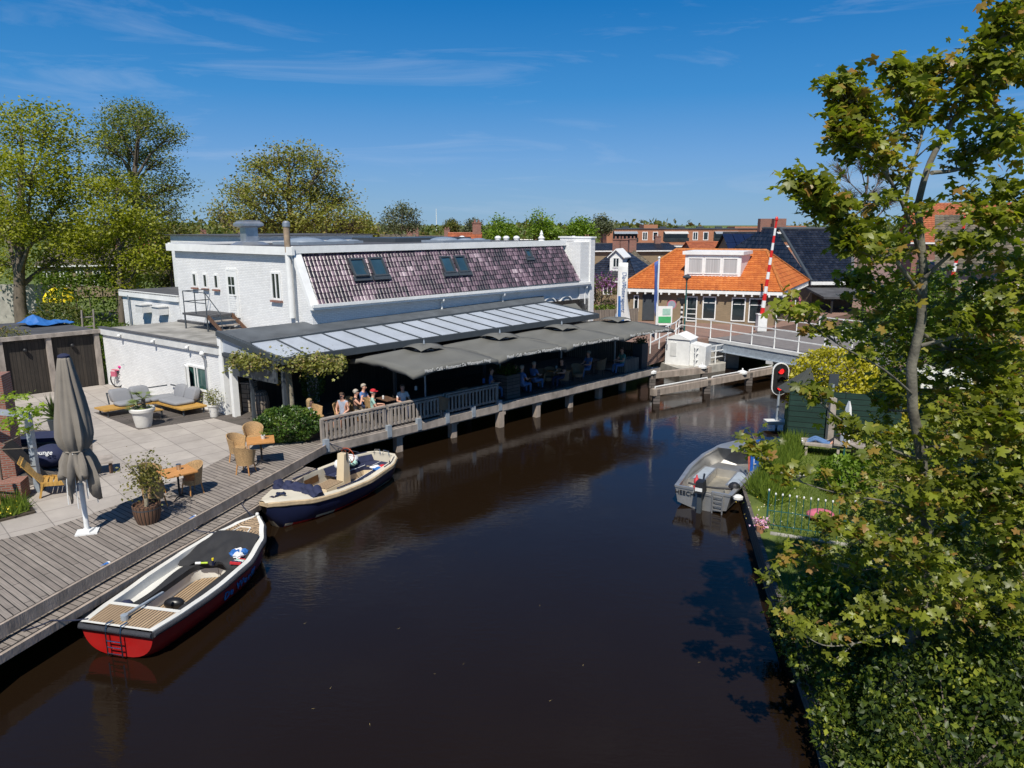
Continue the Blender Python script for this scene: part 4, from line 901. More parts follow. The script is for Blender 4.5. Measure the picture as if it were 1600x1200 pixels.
t = thing('street_railing', 'white railing along the street on the right bank, seen through the maple branches', 'railing', (22, 33, 1.6))
rail(t, [(18.3, 32.0, 1.6), (22.0, 31.2, 1.6), (29.0, 30.6, 1.6)])
t = thing('quay_railing', 'small white railing round the quay corner beside the white cabinet', 'railing', (10.4, 38.8, .42))
rail(t, [(9.95, 39.6, .42), (9.95, 38.65, .42), (12.0, 40.1, .42), (12.1, 40.5, .42)], h=1.0, sp=.9, rows=(1.0, .7, .35))
# white cabinet
C_ = thing('control_cabinet', 'white metal cabinet with low pitched lid on the quay beside the bridge', 'cabinet', (9.6, 40.0, .42))
ca, cb_ = Vector((.78, -.02, 0)).normalized(), Vector((.15, 1, 0)).normalized(); ca = Vector((.85, -.53, 0)); cb_ = Vector((.53, .85, 0)); c0 = Vector((8.75, 39.75, .42))
def cp(x, y, z): return c0 + ca * x + cb_ * y + Z * z
b = MB(); b.hexa([cp(-.1, -.3, 0), cp(1.25, -.3, 0), cp(1.25, 1.0, 0), cp(-.1, 1.0, 0), cp(-.1, -.3, 1.42), cp(1.25, -.3, 1.42), cp(1.25, 1.0, 1.42), cp(-.1, 1.0, 1.42)]); b.build('body', X['white_metal'], C_)
b = MB(); b.hexa([cp(1.25, -.1, 0), cp(2.1, -.1, 0), cp(2.1, .9, 0), cp(1.25, .9, 0), cp(1.25, -.1, 1.2), cp(2.1, -.1, 1.1), cp(2.1, .9, 1.1), cp(1.25, .9, 1.2)]); b.build('side_box', X['white_metal'], C_)
b = MB(); v = [cp(-.16, -.36, 1.42), cp(1.31, -.36, 1.42), cp(1.31, 1.06, 1.42), cp(-.16, 1.06, 1.42), cp(.58, -.36, 1.72), cp(.58, 1.06, 1.72)]
b.add(v, [(0, 1, 4), (3, 5, 2), (0, 4, 5, 3), (1, 2, 5, 4), (3, 2, 1, 0)]); b.build('lid', X['white_metal'], C_)
b = MB(); b.obb(cp(.35, -.31, .85), ca, cb_, Z, .34, .03, .75); b.build('door', X['fascia'], C_)
# timber guide works in the water
def guide(name, lab, p0, p1, z, posts, cap=None, rl=True):
    t = thing(name, lab, 'guide beam', ((p0[0] + p1[0]) / 2, (p0[1] + p1[1]) / 2, 0)); p0 = Vector((*p0, z)); p1 = Vector((*p1, z)); b = MB(); b.bar(p0, p1, .26, .30); b.build('beam', X['pile_wood'], t)
    for f in posts: c = p0.lerp(p1, f); b = MB(); b.bar((c.x, c.y, -1), (c.x, c.y, z + .12), .3, .3); b.build('post', X['deck_dark'], t)
    if rl:
        d = (p1 - p0); 
        for f0, f1 in ((.02, .42), (.46, .72), (.78, .99)):
            b = MB(); b.tube([p0.lerp(p1, f0) + Z * .17, p0.lerp(p1, f0) + Z * .24, p0.lerp(p1, f1) + Z * .24, p0.lerp(p1, f1) + Z * .17], .028, 6); b.build('rail', X['white_metal'], t)
    for f in (cap or ()):
        c = p0.lerp(p1, f) + Z * .12; b = MB(); b.lathe([(.24, 0), (.24, .10), (.10, .16), (.04, .17), (.035, .27), (.001, .28)], c, 10); b.build('post_cap', X['white_metal'], t)
    return t
guide('guide_beam', 'long weathered timber guide beam with white handrail floating lowest in front of the bridge', (6.35, 31.9), (13.6, 37.0), .55, (.03, .42, .78), (.72,))
guide('guide_beam', 'shorter weathered timber guide beam with a white post cap, behind the long one', (6.9, 35.3), (10.3, 36.9), .62, (.03, .9), (.02, .86), rl=False)
# traffic light on its water post
T = thing('traffic_light', 'oval black waterway signal with two lit red lamps on a post in the water', 'traffic light', (11.0, 28.6, 0))
tp = Vector((10.75, 28.0, 0)); zc = zat(592, 28.0); tp.x = xat(1219, 592, 28.0)
b = MB(); b.tube([tp + Z * -.5, tp + Z * (zc - .5)], .05, 8); b.build('pole', X['galv'], T)
b = MB(); b.box(tp + Z * .25, (.9, .5, .12)); b.build('platform', X['fascia'], T)
def stad(w_, h_, d0, d1, b):
    n = 12; pts = [Vector((w_ * math.cos(math.pi * i / n), 0, h_ + w_ * math.sin(math.pi * i / n))) for i in range(n + 1)] + [Vector((w_ * math.cos(math.pi + math.pi * i / n), 0, -h_ + w_ * math.sin(math.pi + math.pi * i / n))) for i in range(n + 1)]
    c = tp + Z * zc; fr = [c + p + Vector((0, d0, 0)) for p in pts]; bk = [c + p + Vector((0, d1, 0)) for p in pts]; k = len(pts)
    b.add(fr + bk, [tuple(range(k)), tuple(range(2 * k - 1, k - 1, -1))] + [(i, (i + 1) % k, k + (i + 1) % k, k + i) for i in range(k)])
b = MB(); stad(.33, .33, -.02, .04, b); b.build('border', X['white_metal'], T)
b = MB(); stad(.285, .33, -.045, -.015, b); b.build('backboard', X['black'], T)
b = MB(); b.box(tp + Z * zc + Vector((0, .12, 0)), (.3, .2, .9)); b.build('housing', X['black'], T)
redl = emit('red_lamp', (.75, .02, .02), 1.3)
for dz_, mm in ((.32, redl), (.0, X['black_rubber']), (-.34, redl)):
    c = tp + Z * (zc + dz_) + Vector((0, -.05, 0)); b = MB(); b.tube([c + Vector((0, -.02, 0)), c + Vector((0, .02, 0))], .11, 14); l = b.build('lamp', mm, T)
    b = MB(); b.add([c + Vector((.13 * math.cos(R(k)), y, .13 * math.sin(R(k)))) for y in (-.16, 0) for k in range(0, 181, 20)], [(i, i + 1, 11 + i, 10 + i) for i in range(9)]); b.build('hood', X['black'], T)
# barrier posts
def barrier(lab, x, y, z0, z1, group='raised bridge barriers', lean=.0):
    t = thing('bridge_barrier', lab, 'barrier', (x, y, z0), group=group)
    b = MB(); b.box((x, y, z0 + .5), (.55, .45, 1.0)); b.box((x, y, z0 + 1.03), (.62, .5, .06)); b.build('pedestal', X['white_metal'], t)
    b = MB(); n = 13; zz = z0 + 1.0
    b.k = 1
    for i in range(n):
        f0, f1 = i / n, (i + 1) / n; r0, r1 = .13 - .07 * f0, .13 - .07 * f1
        p = Vector((x + lean * f0, y, zz + (z1 - zz) * f0)); q = Vector((x + lean * f1, y, zz + (z1 - zz) * f1)); b.tube([p, q], [r0, r1], 8, mat=(i + 1) % 2)
    b.build('boom', [X['white_metal'], X['red']], t)
    b = MB(); b.ball((x + lean, y, z1 + .1), .1, 8, sz=1.6); b.build('lamp', X['red'], t)
Yb = 44.0
barrier('raised red and white boom in front of the orange roofed house', xat(1189, 512, Yb), Yb, 1.6, zat(345, Yb), lean=.45)
Yb = 38.0
barrier('raised red and white boom standing among the maple branches', xat(1470, 520, Yb), Yb, 1.6, zat(345, Yb), lean=.5)
# street lamp
Yl = 44.0; xl = xat(1070, 500, Yl); t = thing('street_lamp', 'dark green street lamp with flat round hood before the orange roofed house', 'street lamp', (xl, Yl, 1.6)); zl = zat(435, Yl)
b = MB(); b.tube([(xl, Yl, 1.6), (xl, Yl, zl)], [.055, .04], 8); b.build('pole', X['green_metal'], t)
b = MB(); b.lathe([(.06, -.12), (.12, -.02), (.26, .06), (.27, .09), (.1, .22), (.001, .24)], (xl, Yl, zl), 14); b.build('lamp_shade', X['anthracite'], t)
# black and white post, round sign, notice board
x = xat(1064, 510, 44.5); t = thing('striped_post', 'slim black and white banded post with a small lantern at the street railing', 'post', (x, 44.5, 1.6)); zt = zat(467, 44.5)
b = MB()
for i in range(11): b.tube([(x, 44.5, 1.6 + (zt - 1.9) * i / 11), (x, 44.5, 1.6 + (zt - 1.9) * (i + 1) / 11)], .075, 8, mat=i % 2)
b.build('post', [X['black'], X['white_metal']], t); b = MB(); b.box((x, 44.5, zt - .14), (.24, .22, .34)); b.box((x - .2, 44.5, zt - .05), (.2, .05, .2)); b.build('lantern', X['black'], t)
x = xat(1048, 500, 46.0); t = thing('round_sign', 'round grey backed traffic sign with pink rim on a thin pole', 'sign', (x, 46, 1.6)); zs = zat(476, 46)
b = MB(); b.tube([(x, 46, 1.6), (x, 46, zs + .2)], .03, 6); b.build('pole', X['galv'], t); b = MB(); b.tube([(x, 45.96, zs), (x, 45.93, zs)], .30, 20, mat=0); b.tube([(x, 45.93, zs), (x, 45.925, zs)], .25, 20, mat=1); b.build('sign_plate', [X['cloth_pink'], X['galv']], t)
x = xat(1038, 505, 45.5); t = thing('notice_board', 'small white and green notice board standing by the house wall', 'sign', (x, 45.5, 1.6)); 
b = MB(); b.box((x, 45.5, 2.35), (.95, .06, 1.2), mat=0); b.box((x, 45.46, 2.1), (.8, .02, .4), mat=1); b.box((x + .1, 45.46, 2.6), (.5, .02, .4), mat=2); b.build('board', [X['white_metal'], mat('leafgreen', (.05, .35, .12)), X['cloth_mint']], t)
b = MB(); b.bar((x - .4, 45.5, 1.6), (x - .4, 45.5, 1.8), .06, .06); b.build('leg', X['galv'], t); b = MB(); b.bar((x + .4, 45.5, 1.6), (x + .4, 45.5, 1.8), .06, .06); b.build('leg', X['galv'], t)
# flags
def clothflag(b, p0, w0, w1, h, n=12, ax=Vector((1, 0, 0)), wob=.08):
    vs = []
    for i in range(n + 1):
        f = i / n; w_ = w0 + (w1 - w0) * f
        for j in range(5): g = j / 4; vs.append(p0 - Z * h * f + ax * w_ * g + Vector((0, 1, 0)) * wob * math.sin(f * 7 + g * 4) + Z * (-.12 * g * (1 - f)))
    b.add(vs, [(i * 5 + j, i * 5 + j + 1, (i + 1) * 5 + j + 1, (i + 1) * 5 + j) for i in range(n) for j in range(4)])
Yf = 40.5; xf = xat(1022, 590, Yf)
t = thing('flagpole', 'tall white flagpole rising from the water with a narrow hanging blue flag', 'flagpole', (xf, Yf, 0)); zt = zat(404, Yf)
b = MB(); b.tube([(xf, Yf, -.5), (xf, Yf, zt)], [.07, .05], 8); b.ball((xf, Yf, zt + .04), .08, 8); b.build('pole', X['white_metal'], t)
b = MB(); clothflag(b, Vector((xf - .02, Yf, zt - .1)), -.25, -.10, 3.1, ax=Vector((1, .2, 0))); f = b.build('flag', mat('flagblue', (.06, .11, .33), .8), t, smooth=60); f.modifiers.new('thickness', 'SOLIDIFY').thickness = .01
t = thing('beach_flag', 'white and blue feather flag with lettering beside the far end of the terrace', 'flag', (xf, Yf, 0)); Yf = 43.0; xf = xat(968, 500, Yf); t.location = (xf, Yf, 1.6); zt = zat(410, Yf)
b = MB(); b.tube([(xf - .15, Yf, 1.4), (xf - .15, Yf, zt)], [.04, .03], 8); b.build('pole', X['white_metal'], t)
b = MB(); vs = []; n = 14
for i in range(n + 1):
    f = i / n; 
    for j in range(5): g = j / 4; ww = .52 + .55 * max(0, f - .45) ** 1.3; vs.append(Vector((xf - .12 + ww * g + .25 * max(0, f - .5) * g, Yf + .10 * math.sin(f * 6 + g * 3), zt - .02 - (zt - 1.9) * f)))
fs = [(i * 5 + j, i * 5 + j + 1, (i + 1) * 5 + j + 1, (i + 1) * 5 + j) for i in range(n) for j in range(4)]
for k, q in enumerate(fs): b.add([], []) if 0 else None
b.v = vs; b.f = fs; b.m = [1 if (k % 4 == 0 and k // 4 > 6) or (k // 4 > 11 and k % 4 < 2) else 0 for k in range(len(fs))]
f = b.build('flag', [X['print'], X['blue']], t, smooth=60); f.modifiers.new('thickness', 'SOLIDIFY').thickness = .01
text_obj('De Watersport', .36, X['letter_blue'], t, (xf + .17, Yf - .14, (zt + 2.0) / 2 + .2), (0, 0, -1), (1, 0, 0))
# brown board fence behind the terrace end
t = thing('board_fence', 'low brown board fence behind the far end of the restaurant', 'fence', (4.5, 46, 1.6)); b = MB(); b.bar((2.2, 44.6, 2.1), (8.2, 47.0, 2.1), .08, 1.1); b.build('boards', X['fence_boards'], t)

# ---------------------------------------------------------------- orange roofed house
h0, h1 = Vector((7.75, 49.0, 1.6)), Vector((16.85, 46.3, 1.6)); sdir = Vector((5.0, 8.7, 0)); hx = (h1 - h0).normalized(); hy = sdir.normalized(); hn = Vector((hx.y, -hx.x, 0))
HH = thing('bridge_house', 'brick house with bright orange tiled hip roof and white dormer by the bridge', 'house', (h0 + h1) / 2 + sdir * .3)
ez = 3.80; rz_ = 6.15
b = MB(); q = [h0, h1, h1 + sdir, h0 + sdir]; b.hexa(q + [Vector((p.x, p.y, ez)) for p in q]); b.build('wall', X['brick_brown'], HH)
def oh(p, dx, dy, z): return Vector((p.x, p.y, 0)) + hx * dx + hy * dy + Z * z
E0, E1, E2, E3 = oh(h0, -.45, -.4, ez), oh(h1, .45, -.4, ez), oh(h1 + sdir, .45, .4, ez), oh(h0 + sdir, -.45, .4, ez)
R0, R1 = oh(h0 + sdir * .5, 1.6, 0, rz_), oh(h1 + sdir * .5, -1.7, 0, rz_)
om = tilemat('orange_tiles', [(.33, .085, .022), (.42, .115, .028), (.49, .145, .034), (.56, .19, .05)], rough=.65, big=.5, spec=.3)
tilesurf('roof_slope', E0, E1, R0, R1, om, HH, tw=.24, th=.30, amp=.03, step=.03); tilesurf('roof_slope', E1, E2, R1, R1 + hy * .01, om, HH, tw=.24, th=.30, amp=.03, step=.03)
tilesurf('roof_slope', E3, E0, R0, R0 - hy * .01, om, HH, tw=.24, th=.30, seg=3, amp=.03, step=.03)
b = MB(); b.tube([R0 + Z * .05, R1 + Z * .05], .11, 8); b.tube([R1 + Z * .04, E1 + Z * .05], .10, 8); b.tube([R1 + Z * .04, E2 + Z * .05], .10, 8); b.tube([R0 + Z * .04, E0 + Z * .05], .10, 8); b.build('ridge_tiles', mat('ridge', (.42, .14, .03), .7, .3, 5), HH)
b = MB(); b.hexa([E0 - Z * .22, E1 - Z * .22, E2 - Z * .22, E3 - Z * .22, E0 - Z * .02, E1 - Z * .02, E2 - Z * .02, E3 - Z * .02]); b.build('eave_board', X['white_paint'], HH)
for i in range(20): b = MB(); b.obb(E0.lerp(E1, (i + .5) / 20) - Z * .29 + hy * .1, hx, hy, Z, .09, .3, .12); b.build('rafter_end', X['white_paint'], HH)
for i in range(18): b = MB(); b.obb(E1.lerp(E2, (i + .5) / 18) - Z * .29 - hx * .1, hy, hx, Z, .09, .3, .12); b.build('rafter_end', X['white_paint'], HH)
LF = (h1 - h0).length
def hw(u0, v0, u1, v1, **k):      # window on the street wall, from its corners as surveyed
    def foot(u):
        a = h0.x + (0); lo, hi = 0.0, 1.0
        for _ in range(30):
            mid = (lo + hi) / 2; p = h0.lerp(h1, mid)
            if (p.x / (p.y * _c - (p.z - CAMH) * _s)) * FPX + 800 < u: lo = mid
            else: hi = mid
        return h0.lerp(h1, lo)
    p, q = foot(u0), foot(u1); Y = (p.y + q.y) / 2; zb, zt = zat(max(v0, v1), Y), zat(min(v0, v1), Y)
    return window(HH, Vector((p.x, p.y, zb)), hx, (q - p).length, zt - zb, n=hn, **k)
hw(1096, 499, 1117, 463, hbars=(.72,)); hw(1141, 502, 1163, 465, hbars=(.72,)); hw(1168, 504, 1190, 466, hbars=(.72,)); hw(989, 487, 997, 461, hbars=(.72,))
hw(1071, 502, 1088, 463, name='door_frame', hbars=(.3, .5)); hw(1003, 500, 1022, 459, name='garage_door', pm=X['anthracite'], fm=X['anthracite'], fr=.04)
for f0, w_ in ((.12, .9), (.35, .9)): window(HH, h1 + sdir * f0 + Z * .65, hy, w_, 1.5, n=Vector((hy.y, -hy.x, 0)), hbars=(.72,))
# dormer
dY = 2.0; dc0 = None
def slope_z(d): return ez + (rz_ - ez) * (d + .4) / (sdir.length / 2 + .4)
dl, dr = oh(h0, 3.35, 1.35, 0), oh(h0, 6.95, 1.35, 0); zb, zt = slope_z(1.35) - .05, slope_z(1.35) + 1.45
dd2 = hy * 2.6; b = MB(); b.hexa([dl + Z * zb, dr + Z * zb, dr + dd2 + Z * zb, dl + dd2 + Z * zb, dl + Z * zt, dr + Z * zt, dr + dd2 + Z * zt, dl + dd2 + Z * zt]); dm = b.build('dormer', X['white_paint'], HH)
b = MB(); e = .15; b.hexa([dl - hx * e - hy * e + Z * zt, dr + hx * e - hy * e + Z * zt, dr + hx * e + dd2 + Z * zt, dl - hx * e + dd2 + Z * zt, dl - hx * e - hy * e + Z * (zt + .22), dr + hx * e - hy * e + Z * (zt + .22), dr + hx * e + dd2 + Z * (zt + .22), dl - hx * e + dd2 + Z * (zt + .22)]); b.build('dormer_roof', X['white_paint'], HH)
for f0, f1 in ((.05, .33), (.35, .65), (.67, .95)): window(HH, dl.lerp(dr, f0) + Z * (zb + .22), hx, (dr - dl).length * (f1 - f0), 1.1, n=hn, pm=X['curtain'], fr=.08)
t = thing('lifebuoy', 'pink and white ring hanging by the corner of the orange roofed house', 'lifebuoy', h1 + hx * .6 + hy * 2); b = MB()
c = oh(h1, .75, 3.0, 2.9); b.tube([c + Vector((.3 * math.cos(R(k)), 0, .38 * math.sin(R(k)))) for k in range(0, 361, 24)], .07, 8, cap=False); b.build('ring', X['cloth_pink'], t); b = MB(); b.bar(c - Z * 1.3, c + Z * .1, .06, .06); b.build('stand', X['white_metal'], t)

# ---------------------------------------------------------------- generic houses beyond
def house(lab, p0, p1, depth, hz, rz, roofm, wallm, z0=1.5, hip=0.0, chim=1, wins=3, name='house', dormer=False, panels=False, overhang=.3, rows=.32, wz=None, cat='house'):
    p0, p1 = Vector((*p0, z0)), Vector((*p1, z0)); ex = (p1 - p0).normalized(); ey = Vector((-ex.y, ex.x, 0)); ey = ey if ey.y > 0 else -ey; D = ey * depth
    t = thing(name, lab, cat, (p0 + p1) / 2)
    zz = lambda p, z: Vector((p.x, p.y, z))
    q = [p0, p1, p1 + D, p0 + D]; b = MB(); b.hexa(q + [zz(p, hz) for p in q])
    if hip == 0: m0, m1 = p0 + D / 2, p1 + D / 2; b.add([zz(p0, hz), zz(p0 + D, hz), zz(m0, rz - .08), zz(p1, hz), zz(p1 + D, hz), zz(m1, rz - .08)], [(0, 2, 1), (3, 4, 5)])
    b.build('wall', wallm, t); o = overhang
    a0, a1, a2, a3 = zz(p0 - ex * o - ey * o, hz - .1), zz(p1 + ex * o - ey * o, hz - .1), zz(p1 + ex * o + D + ey * o, hz - .1), zz(p0 - ex * o + D + ey * o, hz - .1)
    r0, r1 = zz(p0 + D / 2 + ex * (hip if hip else -o), rz), zz(p1 + D / 2 - ex * (hip if hip else -o), rz)
    tilesurf('roof_slope', a0, a1, r0, r1, roofm, t, tw=.3, th=rows, amp=.04, step=.035, seg=4); tilesurf('roof_slope', a2, a3, r1, r0, roofm, t, tw=.6, th=.8, amp=.03, step=.02, seg=2)
    if hip: tilesurf('roof_slope', a1, a2, r1, r1 + ey * .01, roofm, t, tw=.3, th=rows, amp=.04, step=.035, seg=4); tilesurf('roof_slope', a3, a0, r0, r0 - ey * .01, roofm, t, tw=.3, th=rows, amp=.04, step=.035, seg=4)
    b = MB(); b.tube([r0 + Z * .04, r1 + Z * .04], .1, 6); b.build('ridge', roofm, t)
    b = MB(); b.bar(a0 - Z * .06, a1 - Z * .06, .12, .14); b.build('gutter', X['white_metal'], t)
    for i in range(chim):
        f = .12 + .75 * i if chim > 1 else .85; c = r0.lerp(r1, f); b = MB(); b.obb(c + Z * .25, ex, ey, Z, .75, .5, 1.3); b.obb(c + Z * .93, ex, ey, Z, .85, .6, .08); k = b.build('chimney', X['brick_red'], t)
        for s in (-.18, .18): b = MB(); b.tube([c + ex * s + Z * .95, c + ex * s + Z * 1.2], .09, 6); b.build('chimney_pot', X['brick_red'], k)
    Lw = (p1 - p0).length
    for i in range(wins): window(t, p0 + ex * Lw * ((i + .5) / wins - .06) + Z * ((hz - z0) * .35), ex, min(1.2, Lw / wins * .5), (hz - z0) * .45, n=-ey, fr=.09, bars=(.5,))
    if dormer:
        c = a0.lerp(r0, .30).lerp(a1.lerp(r1, .30), dormer if isinstance(dormer, float) else .5); b = MB(); v = [c + ex * s * .55 + Z * h for s, h in ((-1, 0), (1, 0), (1, 1.2), (0, 1.75), (-1, 1.2))]
        b.add(v + [p + ey * 1.8 for p in v], [(0, 1, 2, 3, 4), (9, 8, 7, 6, 5), (0, 5, 6, 1), (1, 6, 7, 2), (4, 9, 5, 0)]); b.build('dormer', X['white_paint'], t)
        b = MB(); b.bar(c + ex * -.75 + Z * 1.1 - ey * .2 + ey * .9, c + Z * 1.85 + ey * .7, 2.2, .1, up=Z); 
        b = MB(); b.hexa([c - ex * .75 + Z * 1.08 - ey * .2, c + Z * 1.76 - ey * .2, c + Z * 1.76 + ey * 1.9, c - ex * .75 + Z * 1.08 + ey * 1.9, c - ex * .75 + Z * 1.16 - ey * .2, c + Z * 1.88 - ey * .2, c + Z * 1.88 + ey * 1.9, c - ex * .75 + Z * 1.16 + ey * 1.9]); b.hexa([c + Z * 1.76 - ey * .2, c + ex * .75 + Z * 1.08 - ey * .2, c + ex * .75 + Z * 1.08 + ey * 1.9, c + Z * 1.76 + ey * 1.9, c + Z * 1.88 - ey * .2, c + ex * .75 + Z * 1.16 - ey * .2, c + ex * .75 + Z * 1.16 + ey * 1.9, c + Z * 1.88 + ey * 1.9]); b.build('dormer_roof', X['white_paint'], t)
        window(t, c - ex * .3 + Z * .3, ex, .6, .85, n=-ey, fr=.08, bars=(.5,))
    if panels:
        c = a0.lerp(r0, .55); s_ = (r0 - a0).normalized(); nn = ex.cross(s_).normalized(); b = MB()
        for i in range(4):
            for j in range(2): b.obb(a0.lerp(r0, .42).lerp(a1.lerp(r1, .42), .06) + ex * (i * 1.06) + s_ * (j * 1.66) + nn * .14, ex, s_, nn, 1.0, 1.6, .04)
        b.build('solar_panel', mat('solar', (.01, .016, .045), .12, .2, 3, spec=.8), t)
    return t
def XY(u, v, Y): return (xat(u, v, Y), Y)
slate = tilemat('slate_tiles', [(.010, .011, .016), (.018, .019, .026), (.03, .032, .042), (.05, .05, .06)], rough=.3, big=.3, spec=.7)
brownt = tilemat('brown_tiles', [(.06, .05, .04), (.10, .085, .06), (.15, .125, .09), (.2, .17, .12)], rough=.8, big=.6)
redt = tilemat('red_tiles', [(.20, .06, .03), (.34, .10, .04), (.42, .14, .06)], rough=.7, big=.5)
# big black roofed house right
p = XY(1268, 440, 56); q = XY(1349, 440, 56)
bigt = tilemat('black_tiles', [(.006, .007, .011), (.011, .012, .018), (.02, .022, .03), (.035, .037, .05)], rough=.22, big=.2, spec=.9)
BH = thing('black_roof_house', 'house with large glossy black pantile roof right of the orange roofed house', 'house', (25, 58, 1.5))
F0 = Vector((*p, 3.68)); F1 = Vector((*XY(1331, 440, 56), 3.68)); K0 = Vector((xat(1219, 359, 62.5), 62.5, 7.58)); K1 = Vector((xat(1328, 359, 62.5), 62.5, 7.58)); K2 = Vector((xat(1190, 360, 64), 64, 7.58)); FB = Vector((18.2, 70, 3.68))
tilesurf('roof_slope', F0, F1, K0, K1, bigt, BH, tw=.27, th=.34, amp=.055, step=.035); tilesurf('roof_slope', FB, F0, K2, K0, bigt, BH, tw=.27, th=.34, amp=.05, step=.035)
b = MB(); b.tube([K2 + Z * .05, K0 + Z * .05, K1 + Z * .05], .13, 8); b.tube([K0 + Z * .05, F0 + Z * .05], .12, 8); b.build('ridge', X['anthracite'], BH)
b = MB(); b.hexa([F0 + Vector((.3, .4, -2.1)), F1 + Vector((.3, .4, -2.1)), Vector((K1.x + .2, 69, 1.55)), Vector((19.5, 69.5, 1.55)), F0 + Vector((.3, .4, -.1)), F1 + Vector((.3, .4, -.1)), Vector((K1.x + .2, 69, 3.5)), Vector((19.5, 69.5, 3.5))]); b.build('wall', X['brick_brown'], BH)
b = MB(); g0 = F1 + Vector((.35, .3, -2.1)); b.add([g0, Vector((g0.x + 1.9, 69, 1.55)), Vector((g0.x + 1.9, 69, 3.6)), K1 + Vector((.25, 0, .15)), F1 + Vector((.35, .3, .1))], [(0, 1, 2, 3, 4)]); b.build('gable_wall', X['fascia'], BH)
b = MB(); b.bar(F0 - Z * .12 - Vector((.1, .15, 0)), F1 - Z * .12 + Vector((.4, -.15, 0)), .18, .24); b.build('gutter', X['white_metal'], BH)
b = MB(); b.hexa([F0 + Vector((-.4, -3.4, -1.0)), F1 + Vector((.5, -3.4, -1.0)), F1 + Vector((.5, 0, -.6)), F0 + Vector((-.4, 0, -.6)), F0 + Vector((-.4, -3.4, -.85)), F1 + Vector((.5, -3.4, -.85)), F1 + Vector((.5, 0, -.45)), F0 + Vector((-.4, 0, -.45))]); b.build('porch_roof', X['roofing'], BH)
for dx in (.3, 2.6): b = MB(); b.bar(F0 + Vector((dx, -3.2, -2.1)), F0 + Vector((dx, -3.2, -.95)), .14, .14); b.build('porch_post', X['black'], BH)
for c in (Vector((K2.x + .3, 64.2, 7.9)), Vector((K1.x - 6.0 + .2, 63.2, 7.9))): b = MB(); b.box(c, (1.0, .7, 1.1)); b.build('chimney', X['brick_red'], BH)
house('low house with dark slate roof and solar panels behind the black roofed house', XY(1150, 400, 74), XY(1215, 400, 74), 8, 4.6, 7.1, slate, X['brick_brown'], chim=1, wins=0, panels=True)
# houses seen between restaurant and orange house
house('dark roofed house with small white gabled dormer beside the restaurant end', XY(905, 440, 62), XY(992, 440, 60), 8, 3.5, 5.75, slate, X['brick_brown'], hip=2.0, chim=2, wins=3, dormer=.62)
house('house with weathered brown tiles behind the slate roofed one', XY(968, 420, 70), XY(1032, 420, 70), 8, 3.4, 5.6, brownt, X['brick_brown'], hip=2.2, chim=1, wins=0)
house('small red brick outbuilding with slate roof at the end of the restaurant', XY(884, 440, 52), XY(932, 440, 54), 5, 3.9, 5.0, slate, X['brick_red'], chim=0, wins=2)
house('long white edged flat topped house row behind the slate roofs', XY(915, 400, 90), XY(1060, 400, 92), 8, 4.9, 5.5, slate, X['brick_brown'], chim=2, wins=0)
house('orange roofed houses in a row beyond the orange house', XY(1085, 400, 100), XY(1165, 400, 100), 8, 4.2, 5.5, redt, X['brick_red'], chim=1, wins=0)
# apartment block
A_ = thing('apartment_block', 'long orange brick apartment block with balconies on the skyline', 'building', (45, 176, 1))
Ya = 170; xa0, xa1 = xat(948, 370, Ya), xat(1345, 370, Ya); zt = zat(358, Ya)
b = MB(); b.box(((xa0 + xa1) / 2, Ya + 6, (1 + zt) / 2), (xa1 - xa0, 12, zt - 1)); b.build('wall', X['brick_orange'], A_)
b = MB(); b.box(((xa0 + xa1) / 2, Ya + 6, zt + .08), (xa1 - xa0 + .5, 12.4, .2)); b.build('flat_roof', X['anthracite'], A_)
for u0, u1, v in ((1007, 1029, 351), (1150, 1200, 354), (1230, 1262, 353)):
    b = MB(); x0, x1 = xat(u0, 360, Ya), xat(u1, 360, Ya); b.box(((x0 + x1) / 2, Ya + 4, (zt + zat(v, Ya)) / 2), (x1 - x0, 6, zat(v, Ya) - zt)); b.build('roof_house', X['brick_orange'], A_)
for i in range(13): b = MB(); x = xa0 + 5 + i * 4.4; b.box((x, Ya + 5, zt + .35), (1.5, .8, .5)); b.build('roof_unit', X['anthracite'], A_)
x = xa0 + 1.2; k = 0
while x < xa1 - 8:
    for fl in (0, 1):
        z = zt - 2.5 - fl * 3.0
        if k % 2 == 0:
            b = MB(); b.box((x + 3, Ya - .02, z + .9), (5.6, .1, 2.1)); f = b.build('loggia', X['glaze_dark'], A_)
            b = MB(); b.hexa([Vector((x + .4 + dx, Ya + dy, z + dz_)) for dx, dy, dz_ in ((0, -1.4, 1.45), (5.4, -1.4, 1.45), (5.4, 0, 1.9), (0, 0, 1.9), (0, -1.4, 1.52), (5.4, -1.4, 1.52), (5.4, 0, 2.0), (0, 0, 2.0))]); b.build('sun_blind', X['print_grey'] if k % 4 else X['galv'], f)
            b = MB(); b.box((x + 3, Ya - 1.2, z + .1), (5.8, .06, .9)); b.build('balcony_rail', X['glaze_dark'], f)
        else: window(A_, (x + .6, Ya, z), (1, 0, 0), 1.2, 1.9, n=(0, -1, 0), fr=.15, bars=(.5,)); window(A_, (x + 3.0, Ya, z), (1, 0, 0), 1.2, 1.9, n=(0, -1, 0), fr=.15)
    x += 6.4 if k % 2 == 0 else 5.2; k += 1
